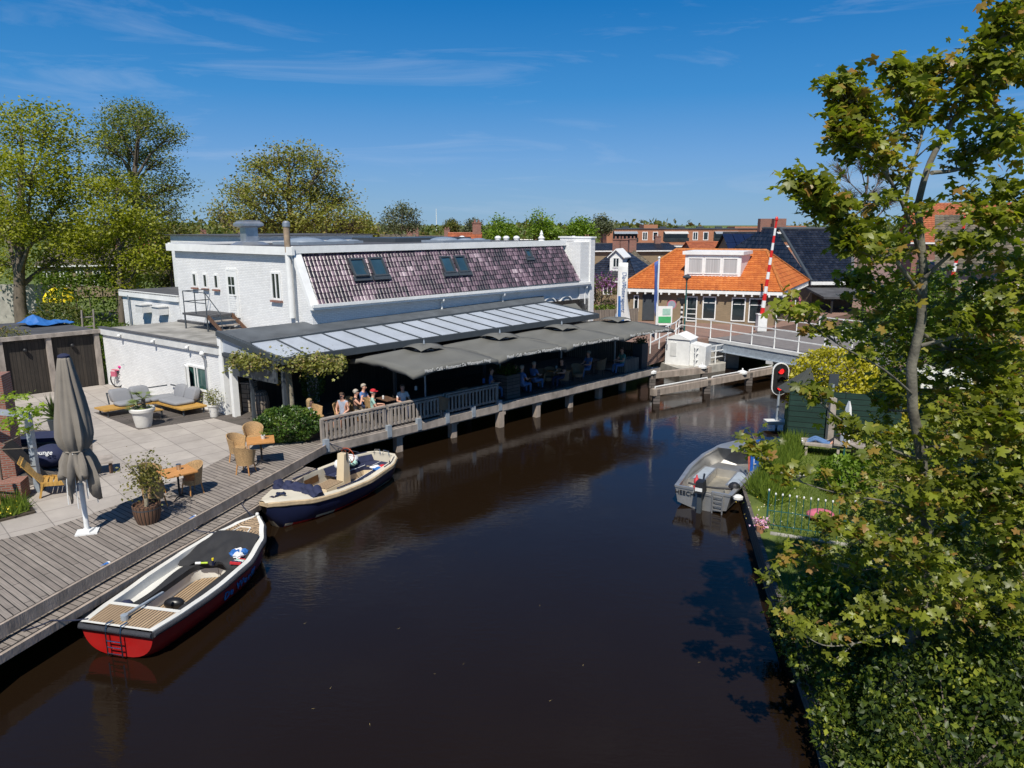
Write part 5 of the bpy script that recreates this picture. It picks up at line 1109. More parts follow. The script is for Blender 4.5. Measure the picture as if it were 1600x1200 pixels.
# skyline roofs behind the restaurant
for (u0, u1, v, Y, lab, rm, wm, ch) in ((700, 745, 366, 62, 'red brick gabled house just over the restaurant roof', redt, X['brick_red'], 1), (575, 640, 368, 90, 'far house with low brown roof left of the birch', brownt, X['brick_red'], 2),
        (640, 700, 370, 95, 'far house with brown roof and two chimneys right of the birch', brownt, X['brick_brown'], 2), (765, 850, 376, 110, 'far slate roofed house below the round green trees', slate, X['brick_brown'], 1), (855, 910, 377, 100, 'far slate roofed house beside the roof finial', slate, X['brick_red'], 2)):
    house(lab, XY(u0, v, Y), XY(u1, v, Y), 7, zat(v, Y) - 1.6, zat(v, Y), rm, wm, chim=ch, wins=0)
t = thing('wind_mast', 'thin pale wind mast far away above the trees', 'mast', (-48, 450, 1)); xm_ = xat(682, 350, 450); t.location.x = xm_; b = MB(); b.tube([(xm_, 450, 1), (xm_, 450, zat(326, 450))], [.3, .15], 6); b.build('pole', X['white_metal'], t)
# house on the right behind the maple
PH = thing('pink_brick_house', 'pinkish brick house with white windows glimpsed through the maple at the right edge', 'house', (30, 44, 1.6))
b = MB(); b.prism([(27.5, 47.0), (44, 40), (48, 50), (31.5, 57)], 1.6, 5.3); b.build('wall', X['brick_pink'], PH)
tilesurf('roof_slope', (27.0, 46.7, 5.2), (44.2, 39.5, 5.2), (29.6, 52, 8.6), (46, 45, 8.6), brownt, PH, tw=.3, th=.32, amp=.04, step=.03, seg=4)
ex = Vector((16.5, -7, 0)).normalized()
for s in (1.6, 4.3, 6.4, 8.0, 10.5, 13): window(PH, Vector((27.5, 47, 2.4)) + ex * s, ex, .95, 1.9, n=(ex.y, -ex.x, 0), fr=.11, bars=(.5,))
house('house with orange tiled roof at the right edge behind the maple', (36, 66), (52, 60), 9, 6.5, 9.8, redt, X['brick_red'], chim=1, wins=0)
# left background buildings
house('brown brick bungalow with white trim half hidden behind the left trees', XY(60, 420, 70), XY(190, 420, 72), 8, 4.2, 5.6, brownt, X['brick_brown'], z0=1.0, chim=1, wins=5)
house('low house with orange tiled roof far left of the restaurant', XY(215, 372, 95), XY(330, 372, 98), 8, 4.4, 6.2, redt, X['brick_brown'], z0=1.0, chim=1, wins=3)

# ================================================================ COURTYARD
D = .95; DK = .975
# dark timber shed closing the yard
S_ = thing('timber_shed', 'black boarded shed with grey posts closing the courtyard on the left', 'shed', W(-5, 15.3, .95))
b = MB(); b.grid(-12, .3, 15.35, 20.5, .9, 3.35); b.build('wall', X['dark_wood'], S_)
b = MB(); b.grid(-12, -3.5, 15.27, 15.345, 1.0, 3.2); b.build('panel', X['black_panel'], S_)
for a in (-7.8, -5.4, -3.45, -1.72, .12):
    b = MB(); b.grid(a - .09, a + .09, 15.18, 15.33, .95, 3.3); b.build('post', X['grey_wood'], S_)
b = MB(); b.grid(-12, .36, 15.12, 15.32, 3.3, 3.46); b.build('fascia_board', X['grey_wood'], S_)
b = MB(); b.grid(-12, .3, 15.3, 20.8, 3.36, 3.42); b.build('flat_roof', X['roofing'], S_)
b = MB()
for a in (-2.6, -.85): b.ball(W(a, 15.24, 2.85), .09, 8)
b.build('wall_lamp', X['black'], S_, smooth=50)
P = np.array([list(W(rnd.uniform(-11, -2.2), rnd.uniform(15.4, 18.5), 3.44 + abs(rnd.gauss(0, .10)))) for _ in range(3500)])
leaves('roof_creeper', P, .10, leafmat('creeper', (.07, .08, .02), (.2, .19, .06), (.25, .12, .06)), None, 'oval', label='olive creeper spreading over the shed roof at the left edge', cat='plants', kind='stuff', origin=W(-6, 17, 3.4))
t = thing('tarpaulin', 'bright blue crumpled tarpaulin on the shed roof', 'tarpaulin', W(-.9, 19.0, 3.42)); b = MB(); vs = []
for i in range(9):
    for j in range(7): vs.append(W(-1.3 + i * .22, 18.0 + j * .26, 3.46 + .38 * math.exp(-((i - 2) ** 2 + (j - 3) ** 2) / 3.5) + .14 * rnd.random()))
b.add(vs, [(i * 7 + j, (i + 1) * 7 + j, (i + 1) * 7 + j + 1, i * 7 + j + 1) for i in range(8) for j in range(6)]); b.build('sheet', X['blue'], t).modifiers.new('thickness', 'SOLIDIFY').thickness = .01

# closed parasol
c = Vector((-9.9, 15.72, DK)); t = thing('closed_parasol', 'tall closed taupe parasol tied at the waist on the timber deck', 'parasol', c)
b = MB(True); b.box((0, 0, .02), (.46, .34, .04), R(20)); b.box((0, 0, .06), (.22, .22, .05)); b.build('base_plate', X['white_metal'], t)
b = MB(True); b.tube([(0, 0, .04), (0, 0, 1.2)], .055, 12); b.tube([(0, 0, 1.2), (0, 0, 4.2)], .035, 8); b.build('pole', X['white_metal'], t, smooth=40)
b = MB(True); n = 72; prof = [(4.17, .10, .0), (4.10, .125, .12), (3.7, .19, .16), (3.2, .27, .17), (2.75, .33, .18), (2.4, .35, .20), (2.2, .31, .22), (2.08, .25, .20), (2.02, .22, .16), (1.93, .25, .25), (1.75, .31, .32), (1.5, .34, .42), (1.2, .30, .55)]
vs = []
for z, r, am in prof:
    for j in range(n):
        a = 2 * math.pi * j / n; pl_ = math.cos(8 * a + 1.2 * math.sin(z * 2.1)) * .6 + .4 * math.cos(13 * a + z)
        rr = r * (1 + am * pl_); zz = z
        if z < 1.6: zz = z - (1.6 - z) * 1.35 * max(0, math.cos(4 * a + .6)) ** 1.5 + .18 * (z < 1.3)
        vs.append((rr * math.cos(a) + .05 * (1.6 - min(z, 1.6)), rr * math.sin(a), zz))
b.add(vs, [(i * n + j, i * n + (j + 1) % n, (i + 1) * n + (j + 1) % n, (i + 1) * n + j) for i in range(len(prof) - 1) for j in range(n)]); b.build('canopy', X['taupe'], t, smooth=45).modifiers.new('thickness', 'SOLIDIFY').thickness = .008
b = MB(True); b.tube([(.235 * math.cos(R(k)), .235 * math.sin(R(k)), 2.02) for k in range(0, 361, 15)], .022, 5, cap=False); b.build('strap', X['taupe'], t)
b = MB(True); b.lathe([(.12, 4.15), (.125, 4.19), (.06, 4.23), (.001, 4.24)], (0, 0, 0), 14); b.build('cap', X['navy_cloth'], t, smooth=40)
for k in range(8): a = R(45 * k + 12); b = MB(True); b.tube([(.08 * math.cos(a), .08 * math.sin(a), 3.9), (.30 * math.cos(a), .30 * math.sin(a), 1.2), (.31 * math.cos(a), .31 * math.sin(a), .72 + .25 * (k % 2))], .011, 5); b.build('rib', X['white_metal'], t)

# tub chairs and tables on the deck
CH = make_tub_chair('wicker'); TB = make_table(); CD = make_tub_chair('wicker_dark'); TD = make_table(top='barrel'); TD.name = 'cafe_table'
def face(p, q): return math.atan2(q[1] - p[1], q[0] - p[0]) - math.pi / 2
t1 = at(277, 737, DK + .72); t1.z = DK; t2 = at(407, 688, DK + .72); t2.z = DK
place(TB, used, t1, A44, 'teak topped cafe table behind the planted half barrel'); place(TB, used, t2, R(20), 'teak topped cafe table beside the round bush')
def chair(u, v, tb, lab, grp='honey coloured tub chairs on the deck', z=DK, proto=None, ax=0.0):
    p = at(u, v, z + .45); p.z = z; return place(proto or CH, used, p, face(p, tb) + ax, lab, grp, scale=.97)
chair(299, 746, t1, 'honey wicker tub chair on the right of the table behind the half barrel'); chair(240, 768, t1, 'honey wicker tub chair nearest the planted half barrel'); chair(238, 748, t1, 'honey wicker tub chair on the far left of the table behind the half barrel')
chair(383, 716, t2, 'honey wicker tub chair in front of the table beside the bush'); chair(372, 698, t2, 'honey wicker tub chair left of the table beside the bush'); chair(396, 681, t2, 'honey wicker tub chair behind the table beside the bush')
t = thing('table_lantern', 'small metal tin standing on the table behind the half barrel', 'tin', t1 + Vector((0, .1, .74))); b = MB(True); b.lathe([(.06, 0), (.06, .14), (.07, .15)], (0, 0, 0), 12); b.build('tin', X['steel'], t)
t = thing('table_plant', 'little potted plant on the table beside the round bush', 'plant', t2 + Vector((.05, .1, .74))); b = MB(True); b.lathe([(.05, 0), (.07, .11)], (0, 0, 0), 10); b.build('pot', X['pot_white'], t)
leaves('foliage', np.array([[t2.x + .05 + rnd.gauss(0, .05), t2.y + .1 + rnd.gauss(0, .05), DK + .74 + .13 + abs(rnd.gauss(0, .06))] for _ in range(60)]), .05, X['grass_blade'], t)

# half barrel with small tree
c = Vector((-8.79, 16.35, DK)); t = thing('barrel_planter', 'brown half barrel planter holding a small leafy shrub on the deck', 'planter', c)
b = MB(True); b.lathe([(.24, 0), (.29, .15), (.315, .3), (.325, .46), (.30, .46), (.29, .40), (.001, .40)], (0, 0, 0), 22); b.build('barrel', X['barrel'], t, smooth=40)
b = MB(True); b.lathe([(.262, .07), (.278, .12)], (0, 0, 0), 22); b.build('hoop', X['anthracite'], t); b = MB(True); b.lathe([(.315, .34), (.324, .39)], (0, 0, 0), 22); b.build('hoop', X['anthracite'], t)
b = MB(True); b.tube([(0, 0, .38), (.02, 0, .8), (0, .03, 1.2)], [.05, .04, .02], 8)
for k in range(9): a = R(40 * k); b.tube([(0, 0, .75 + .05 * k), (math.cos(a) * .2, math.sin(a) * .2, 1.0 + .05 * k), (math.cos(a) * .36, math.sin(a) * .36, 1.05 + .09 * k)], [.018, .012, .005], 5)
b.build('stem', X['bark_light'], t)
P = np.array([[c.x + rnd.gauss(0, .20) + .06, c.y + rnd.gauss(0, .20), c.z + 1.15 + rnd.gauss(0, .22)] for _ in range(950)]); leaves('foliage', P, .075, leafmat('olive_leaf', (.10, .10, .02), (.20, .19, .05), (.34, .26, .05)), t, 'oval', flat=.3)
# palm pot
c = at(225, 666, D); t = thing('palm_pot', 'large white pot with a small fan palm before the lounge sofa', 'planter', c)
b = MB(True); b.lathe([(.26, 0), (.34, .45), (.37, .56), (.42, .57), (.43, .66), (.40, .70), (.35, .69), (.34, .60), (.001, .60)], (0, 0, 0), 26); b.build('pot', X['pot_white'], t, smooth=40)
b = MB(True); b.tube([(.06, 0, .58), (.08, 0, 1.0)], [.08, .07], 8); b.tube([(-.12, .05, .58), (-.16, .05, .72)], [.07, .06], 8); b.build('trunk', X['bark'], t)
b = MB(True); rg = random.Random(3)
for hx_, hz_, nf, l in ((.08, 1.0, 16, .55), (-.16, .72, 12, .42)):
    for k in range(nf):
        a = rg.uniform(0, 2 * math.pi); e = rg.uniform(-.1, .9); st0 = Vector((hx_, 0, hz_)); d = Vector((math.cos(a) * math.cos(e), math.sin(a) * math.cos(e), math.sin(e))); tip = st0 + d * l * .55; b.tube([st0, tip], .009, 4, cap=False)
        sd2 = d.cross(Z).normalized()
        for q in range(-5, 6):
            an = q * .22; dd_ = (d * math.cos(an) + sd2 * math.sin(an)).normalized(); e1 = tip + dd_ * l * .55 - Z * .06; w_ = sd2 * .024; b.add([tip - w_, tip + w_, e1], [(0, 1, 2)])
b.build('fronds', mat('palm', (.14, .18, .05), .5, .3, 9), t)
P = np.array([[c.x + rnd.uniform(-.28, .28), c.y + rnd.uniform(-.28, .28), c.z + .62 + abs(rnd.gauss(0, .06))] for _ in range(200)]); leaves('groundcover', P, .05, X['grass_blade'], t, kind='stuff')
# second pot
c = at(335, 651, D); t = thing('shrub_pot', 'small white pot with a flowering shrub beside the annex pillar', 'planter', c)
b = MB(True); b.lathe([(.14, 0), (.19, .4), (.22, .42), (.22, .48), (.18, .48), (.001, .44)], (0, 0, 0), 20); b.build('pot', X['pot_white'], t, smooth=40)
P = np.array([[c.x + rnd.gauss(0, .17), c.y + rnd.gauss(0, .15), c.z + .72 + rnd.gauss(0, .16)] for _ in range(500)]); leaves('foliage', P, .07, X['olive'] if 'olive' in X else leafmat('olive2', (.09, .11, .02), (.22, .22, .05), (.5, .4, .25)), t)
b = MB(True); b.tube([(0, 0, .4), (.03, 0, .9)], [.02, .01], 5); b.tube([(0, 0, .4), (-.1, 0, .85)], [.02, .01], 5); b.build('stem', X['bark'], t)
# lounge sofa
t = thing('lounge_sofa', 'corner lounge sofa with grey cushions on a low teak frame', 'sofa', W(-.9, 8.9, D + .01))
b = MB(); b.grid(-2.65, -.15, 8.75, 9.55, D + .24, D + .30); b.grid(-.85, .10, 6.9, 8.74, D + .24, D + .30); b.build('platform', X['teak2'], t)
for a, q in ((-2.5, 8.85), (-2.5, 9.45), (-1.3, 8.85), (-.1, 9.45), (-.75, 7.0), (.0, 7.0), (-.75, 8.5)): b = MB(); b.bar(W(a, q, D + .01), W(a, q, D + .24), .05, .05); b.build('leg', X['anthracite'], t)
def cushion(a0, a1, q0, q1, z0, z1, parent, name='seat_cushion', tilt=None):
    b = MB(); n = 8; c_ = [(a0 + a1) / 2, (q0 + q1) / 2, (z0 + z1) / 2]; hs = [(a1 - a0) / 2, (q1 - q0) / 2, (z1 - z0) / 2]; vs = []
    for i in range(n + 1):
        ph = -math.pi / 2 + math.pi * i / n
        for j in range(4 * n):
            th_ = 2 * math.pi * j / (4 * n); f = lambda x, p: math.copysign(abs(x) ** p, x)
            x = f(math.cos(th_), .28) * f(math.cos(ph), .35); y = f(math.sin(th_), .28) * f(math.cos(ph), .35); z = f(math.sin(ph), .5)
            vs.append(W(c_[0] + hs[0] * x, c_[1] + hs[1] * y + (tilt[1] * z if tilt else 0), c_[2] + hs[2] * z) + (U * tilt[0] * z if tilt else Vector((0, 0, 0))))
    m_ = 4 * n; b.add(vs, [(i * m_ + j, i * m_ + (j + 1) % m_, (i + 1) * m_ + (j + 1) % m_, (i + 1) * m_ + j) for i in range(n) for j in range(m_)]); return b.build(name, X['cushion'], parent, smooth=60)
cushion(-2.1, -.95, 8.78, 9.4, D + .30, D + .46, t); cushion(-.93, .05, 8.78, 9.4, D + .30, D + .46, t); cushion(-.8, .0, 7.45, 8.76, D + .30, D + .46, t)
for a0, a1 in ((-2.1, -1.4), (-1.38, -.72)): cushion(a0, a1, 9.35, 9.62, D + .38, D + .88, t, 'back_cushion', (0, .1))
for q0, q1 in ((7.5, 8.2), (8.22, 8.95)): cushion(-.05, .2, q0, q1, D + .38, D + .88, t, 'back_cushion', (.08, 0))
b = MB(); b.bar(W(-2.1, 9.6, D + .3), W(-2.1, 9.72, D + .75), .04, .04); b.bar(W(-2.1, 9.68, D + .72), W(.1, 9.68, D + .72), .04, .04); b.bar(W(.24, 9.68, D + .72), W(.24, 7.5, D + .72), .04, .04); b.build('back_frame', X['anthracite'], t)
t = thing('coffee_table', 'low teak coffee table half hidden behind the palm pot', 'table', W(-1.7, 7.75, D + .01)); b = MB(); b.grid(-2.0, -1.3, 7.3, 8.1, D + .28, D + .32); b.build('tabletop', X['teak2'], t)
for a, q in ((-1.95, 7.35), (-1.35, 7.35), (-1.95, 8.05), (-1.35, 8.05)): b = MB(); b.bar(W(a, q, D + .01), W(a, q, D + .28), .05, .05); b.build('leg', X['anthracite'], t)
# bicycle against the annex wall
BC = thing('bicycle', 'white city bicycle with pink saddle and bags leaning on the annex wall', 'bicycle', at(199, 606, D)); b0 = at(199, 606, D)
bx_ = Vector((.95, -.25, 0)).normalized(); by_ = Vector((-bx_.y, bx_.x, 0))
def bk(x, z, y=0): return b0 + bx_ * x + by_ * y + Z * z
for x in (-.5, .5):
    b = MB(); b.tube([bk(x + .33 * math.cos(R(k)), .34 + .33 * math.sin(R(k))) for k in range(0, 361, 15)], .03, 6, cap=False); w_ = b.build('wheel', X['black_rubber'], BC)
    b = MB()
    for k in range(0, 360, 30): b.tube([bk(x, .34), bk(x + .32 * math.cos(R(k)), .34 + .32 * math.sin(R(k)))], .004, 3)
    b.build('spokes', X['steel'], w_)
b = MB()
for p, q in (((-.5, .34), (-.08, .32)), ((-.08, .32), (-.2, .85)), ((-.08, .32), (.33, .78)), ((-.2, .8), (.3, .88)), ((-.5, .34), (-.18, .78)), ((.5, .34), (.3, 1.0))): b.tube([bk(*p), bk(*q)], .018, 6)
b.build('frame', X['white_metal'], BC)
b = MB(); b.tube([bk(.3, 1.0), bk(.28, 1.08), bk(.22, 1.1, .1), bk(.08, 1.07, .28)], .014, 6); b.tube([bk(.28, 1.08), bk(.22, 1.1, -.1), bk(.08, 1.07, -.28)], .014, 6); b.build('handlebar', X['steel'], BC)
b = MB(); b.ball(bk(-.22, .93), .12, 10, sz=.5, sx=1.1, sy=.8); b.tube([bk(-.2, .8), bk(-.22, .93)], .014, 6); b.build('saddle', mat('pinky', (.6, .02, .22), .6), BC, smooth=50)
b = MB(); b.box(bk(-.52, .62, .12), (.26, .08, .22), math.atan2(bx_.y, bx_.x)); b.box(bk(-.52, .62, -.12), (.26, .08, .22), math.atan2(bx_.y, bx_.x)); b.box(bk(-.5, .78), (.4, .14, .03), math.atan2(bx_.y, bx_.x)); b.build('pannier', X['cloth_pink'], BC)
b = MB(); b.ball(bk(.1, .7), .07, 8); b.build('frame_bag', mat('pinky2', (.6, .03, .25), .6), BC)
# bar counter and barrel at the covered end
t = thing('plank_counter', 'weathered plank counter standing under the glazed roof beside the annex', 'counter', at(378, 648, D)); c = at(380, 643, D); b = MB(); b.box(c + Z * .55 + Vector((0, .35, 0)), (.85, .7, 1.1), A44 - R(60)); b.build('front', X['rough_boards'], t); b = MB(); b.box(c + Z * 1.13 + Vector((0, .35, 0)), (.95, .8, .05), A44 - R(60)); b.build('countertop', X['grey_wood'], t)
t = thing('wine_barrel', 'grey upright wooden barrel used as a stand beside the plank counter', 'barrel', at(408, 650, D)); c = at(408, 650, D); b = MB(); b.lathe([(.26, 0), (.32, .3), (.34, .5), (.32, .7), (.26, .95), (.001, .95)], c, 18); b.build('staves', X['barrel_grey'], t, smooth=40)
for z in (.12, .3, .68, .85): b = MB(); b.lathe([((.345 - abs(z - .48) * .14), z - .02), ((.345 - abs(z - .48) * .14), z + .02)], c, 18); b.build('hoop', X['anthracite'], t)
# yellow reclining chair, daybed, bean bag, low table
def slat_chair(c, rz, lab):
    t = thing('deck_chair', lab, 'chair', c, rz)
    for sx in (-.32, .32): b = MB(True); b.bar((sx, -.35, .36), (sx, .38, .30), .05, .10); b.bar((sx, .32, 0), (sx, .32, .34), .05, .09); b.bar((sx, -.40, 0), (sx, -.30, .40), .05, .09); b.build('side_frame', X['teak2'], t)
    b = MB(True)
    for i in range(6): b.box((0, -.25 + i * .115, .36 - i * .012), (.62, .09, .02))
    b.build('seat', X['teak2'], t)
    b = MB(True)
    for i in range(6): b.bar((-.27 + i * .108, -.32, .36), (-.29 + i * .116, -.78, 1.02), .10, .02)
    b.bar((-.33, -.72, .93), (.33, -.72, .93), .03, .08); b.build('backrest', X['teak2'], t); return t
slat_chair(at(92, 768, D), R(-62), 'yellowish wooden slatted recliner chair behind the closed parasol')
t = thing('low_table', 'dark wooden low table in the courtyard right of the closed parasol', 'table', at(150, 738, D)); c = at(148, 738, D); b = MB(); b.box(c + Z * .34, (1.0, .75, .05), R(30)); b.build('tabletop', X['grey_wood'], t)
for sx, sy in ((-1, -1), (1, -1), (1, 1), (-1, 1)): b = MB(); q = c + Vector((math.cos(R(30)) * sx * .42 - math.sin(R(30)) * sy * .3, math.sin(R(30)) * sx * .42 + math.cos(R(30)) * sy * .3, 0)); b.bar(q, q + Z * .32, .07, .07); b.build('leg', X['barrel'], t)
t = thing('bean_bag', 'navy bean bag with white lettering beside the yellowish recliner', 'bean bag', at(82, 728, D)); c = at(82, 728, D); b = MB(); b.ball(c + Z * .32, .48, 18, sz=.72); o = b.build('bag', X['navy_cloth'], t, smooth=60)
text_obj('Lounge', .2, X['print'], t, c + Vector((.05, -.44, .55)), (1, .05, 0), (0, .55, .8))
t = thing('daybed', 'dark daybed in the shade behind the closed parasol', 'daybed', at(70, 705, D)); c = at(85, 700, D); b = MB(); b.box(c + Z * .28, (1.9, 1.0, .12), R(10)); b.build('frame', X['deck_dark'], t); b = MB(); b.box(c + Z * .40, (1.8, .9, .12), R(10)); b.build('mattress', X['navy_cloth'], t)
t = thing('yucca_plant', 'spiky green potted plant in the shade behind the closed parasol', 'plant', at(88, 672, D)); c = at(88, 672, D); b = MB(); b.lathe([(.18, 0), (.24, .4), (.001, .38)], c, 14); b.build('pot', X['anthracite'], t)
P = np.array([[c.x + rnd.gauss(0, .03), c.y + rnd.gauss(0, .03), c.z + .4 + rnd.random() * .3] for _ in range(90)]); leaves('foliage', P, .6, leafmat('yucca', (.03, .06, .015), (.08, .12, .03)), t, 'blade', up=.6)
# pergola, brick corner and bed at the left edge
t = thing('pergola', 'grey timber pergola frame carrying a young vine at the left edge', 'pergola', at(60, 770, D)); p1_ = at(61, 768, D); p2_ = at(14, 730, D) ; zt = zat(648, p1_.y)
b = MB(); b.bar(p1_, Vector((p1_.x, p1_.y, zt)), .14, .14); b.build('post', X['galv'], t); b = MB(); b.bar(p2_, Vector((p2_.x, p2_.y, zt)), .14, .14); b.build('post', X['galv'], t)
b = MB(); b.bar(Vector((p1_.x, p1_.y, zt)) , Vector((p1_.x - 2.4, p1_.y + .55, zt + .05)), .16, .12); b.bar(Vector((p2_.x, p2_.y, zt + .1)), Vector((p2_.x - 2.0, p2_.y - .6, zt + .1)), .14, .1); b.build('beam', X['galv'], t)
b = MB(); b.bar(Vector((p1_.x - .15, p1_.y + .6, D)), Vector((p1_.x - .9, p1_.y + .3, 2.2)), .9, .05); b.build('side_board', X['dark_wood'], t)
P = []
for (u, v, s) in ((25, 652, 10), (35, 618, 12), (50, 648, 9), (15, 662, 12), (40, 672, 10), (8, 620, 8), (30, 640, 8), (55, 640, 6)):
    q = Vector((xat(u, v, 17.9), 17.9, zat(v, 17.9)))
    for _ in range(32): P.append([q.x + rnd.gauss(0, .13), q.y + rnd.gauss(0, .2), q.z + rnd.gauss(0, .06)])
vt = thing('vine', 'bright green young vine leaves climbing over the pergola', 'climbing plant', (-13.3, 18.3, D)); b = MB(); b.tube([(-13.4, 18.0, D), (-13.3, 17.9, 2.4), (-12.6, 17.9, 2.7), (-12.2, 17.9, 2.9)], [.03, .02, .015, .008], 5); b.tube([(-13.3, 17.9, 2.3), (-12.3, 17.9, 2.35)], [.015, .006], 5); b.build('stem', X['bark'], vt)
leaves('foliage', np.array(P), .12, leafmat('vine_leaf', (.16, .24, .02), (.32, .42, .04), trans=.45), vt, 'maple', flat=.8)
t = thing('brick_wall_corner', 'brick corner and low garden wall of the neighbour at the left edge', 'wall', (-13.6, 18.0, .9)); b = MB(); c = at(12, 781, .95); b.prism([(-16, 16.9), (-12.75, 17.75), (-12.9, 18.3), (-16, 17.6)], .9, 1.45); b.build('garden_wall', X['brick_red'], t)
b = MB(); b.prism([(-22, 17), (-14.15, 19.6), (-14.3, 20.2), (-22, 19)], .9, 3.9); b.build('house_wall', X['brick_red'], t)
struct(MB().prism([(-16, 15.6), (-12.6, 16.2), (-11.9, 16.95), (-12.5, 17.6), (-16, 16.8)], .9, .99), 'flower_bed', X['soil'])
grasspatch('bed_grass', 'tufts of grass and yellow flowers in the bed at the left edge', 'grass', [(-14.5, 15.9), (-12.6, 16.25), (-12.05, 16.95), (-12.6, 17.6), (-14.5, 17.0)], .98, 2400, .32, X['grass_blade'])
P = np.array([[rnd.uniform(-13.6, -12.2), rnd.uniform(16.3, 17.0), 1.12 + rnd.random() * .12] for _ in range(90)]); leaves('bed_flowers', P, .05, leafmat('yellow_flower', (.6, .45, .02), (.8, .65, .05)), None, 'oval', label='small yellow flowers along the edge of the bed', cat='flowers', kind='stuff', origin=(-12.8, 16.6, 1.0))
t = thing('tree_stake', 'round wooden stake with a black tie at the left edge', 'stake', (-12.75, 16.9, .95)); b = MB(); b.tube([(-12.75, 16.9, .95), (-12.95, 17.2, 2.1)], .055, 10); b.build('stake', X['teak2'], t); b = MB(); b.bar((-12.93, 17.15, 1.95), (-15.5, 16.9, 1.95), .01, .05); b.build('tie', X['black'], t)
# mooring points along the deck edge
for u, v, lab in ((162, 886, 'blue mooring strap on the deck edge nearest the camera'), (299, 812, 'blue and white mooring strap on the deck edge beside the half barrel'), (401, 757, 'blue mooring strap on the deck edge below the table by the bush'), (506, 698, 'blue and white mooring bollard at the corner of the balustrade')):
    p = at(u, v, .92); t = thing('mooring_strap', lab, 'mooring', p, group='blue mooring points on the deck edge'); b = MB(); b.tube([p + Vector((-.05, -.09, 0)), p + Vector((.05, .09, .03))], .05, 8); b.build('strap', X['blue'], t)
    b = MB(); b.tube([p + Vector((.045, .08, .03)), p + Vector((.06, .12, .03))], .053, 8); b.build('band', X['white_metal'], t)

# round bush and trained plane tree by the balustrade
def bush(name, lab, c, r, n, leaf, m, cat='bush', tmpl='oval', shell=.75, core=True, group=None, lump=.12):
    c = Vector(c); t = thing(name, lab, cat, (c.x, c.y, c.z - r[2]), group=group)
    d = nr.randn(n, 3); d /= np.linalg.norm(d, axis=1)[:, None]
    q = shell + (1 - shell) * nr.rand(n) ** .5; q *= 1 + lump * np.sin(d[:, 0] * 5 + d[:, 1] * 4 + 1) * np.sin(d[:, 2] * 6 + d[:, 1] * 3)
    P = np.array(c)[None] + d * q[:, None] * np.array(r)[None]; P[:, 2] = np.maximum(P[:, 2], c.z - r[2] * .98)
    tn_ = np.clip(.45 + .3 * np.sin(P[:, 0] * 4.1 + P[:, 2] * 2.3) * np.sin(P[:, 1] * 3.7 + P[:, 2] * 5.1) + .15 * np.sin(P[:, 0] * 9.7 + P[:, 1] * 8.3), 0, .9)
    leaves('foliage', P, leaf, m, t, tmpl, flat=.2, sv=.5, tint=tn_)
    b = MB(); rg = random.Random(4)
    for k in range(9): a = k * .7; b.tube([Vector((c.x, c.y, c.z - r[2])), c + Vector((math.cos(a) * r[0] * .6, math.sin(a) * r[1] * .6, r[2] * rg.uniform(.0, .6)))], [.03, .008], 5)
    b.build('stems', X['bark'], t); return t
X['hedge_leaf'] = leafmat('hedge_leaf', (.030, .065, .012), (.085, .15, .02), (.15, .20, .03), trans=.25, rough=.35)
bt = bush('round_bush', 'dense rounded dark green bush at the start of the wooden balustrade', (-7.45, 23.3, 1.47), (1.05, .95, .56), 9000, .085, X['hedge_leaf'])
tb = Vector((-7.9, 25.0, .95)); PT = thing('trained_tree', 'flat trained plane tree with pale trunk in front of the covered bar', 'tree', tb)
b = MB(); b.tube([tb, tb + Vector((.02, 0, 1.0)), tb + Vector((-.02, .02, 1.9)), tb + Vector((0, 0, 2.35))], [.17, .13, .12, .10], 10); az = Vector((.98, -.2, 0))
for z0, l in ((2.15, 2.0), (2.3, 2.0), (2.0, 1.2)):
    for s in (-1, 1):
        p0 = tb + Z * z0; b.tube([p0, p0 + az * s * l * .3 + Z * .12, p0 + az * s * l * .65 + Z * .08, p0 + az * s * l + Z * .12], [.07, .05, .035, .015], 7)
        for k in range(9): q = p0 + az * s * l * (k + .5) / 9 + Z * .1; b.tube([q, q + Vector((rnd.uniform(-.15, .15), rnd.choice((-1, 1)) * rnd.uniform(.2, .55), rnd.uniform(.0, .25)))], [.018, .005], 4)
b.build('trunk', X['bark_light'], PT, smooth=50)
P = []
for _ in range(3400):
    s = rnd.uniform(-1, 1); q = tb + az * s * 2.15 + Vector((0, rnd.gauss(0, .34), 2.34 + rnd.gauss(0, .15) - .05 * abs(s))); P.append(list(q))
for _ in range(60): P.append(list(tb + Vector((rnd.gauss(-.3, .12), rnd.gauss(0, .1), 1.7 + rnd.gauss(0, .08)))))
leaves('crown', np.array(P), .11, leafmat('plane_leaf', (.13, .14, .025), (.27, .27, .06), (.40, .27, .14), trans=.3), PT, 'maple', flat=.5)
c = at(487, 650, D); bush('terrace_plant', 'dark leafy shrub behind the round bush under the parasol edge', (c.x - .3, c.y + 1.4, 1.9), (.45, .45, .75), 1100, .09, X['hedge_leaf'])

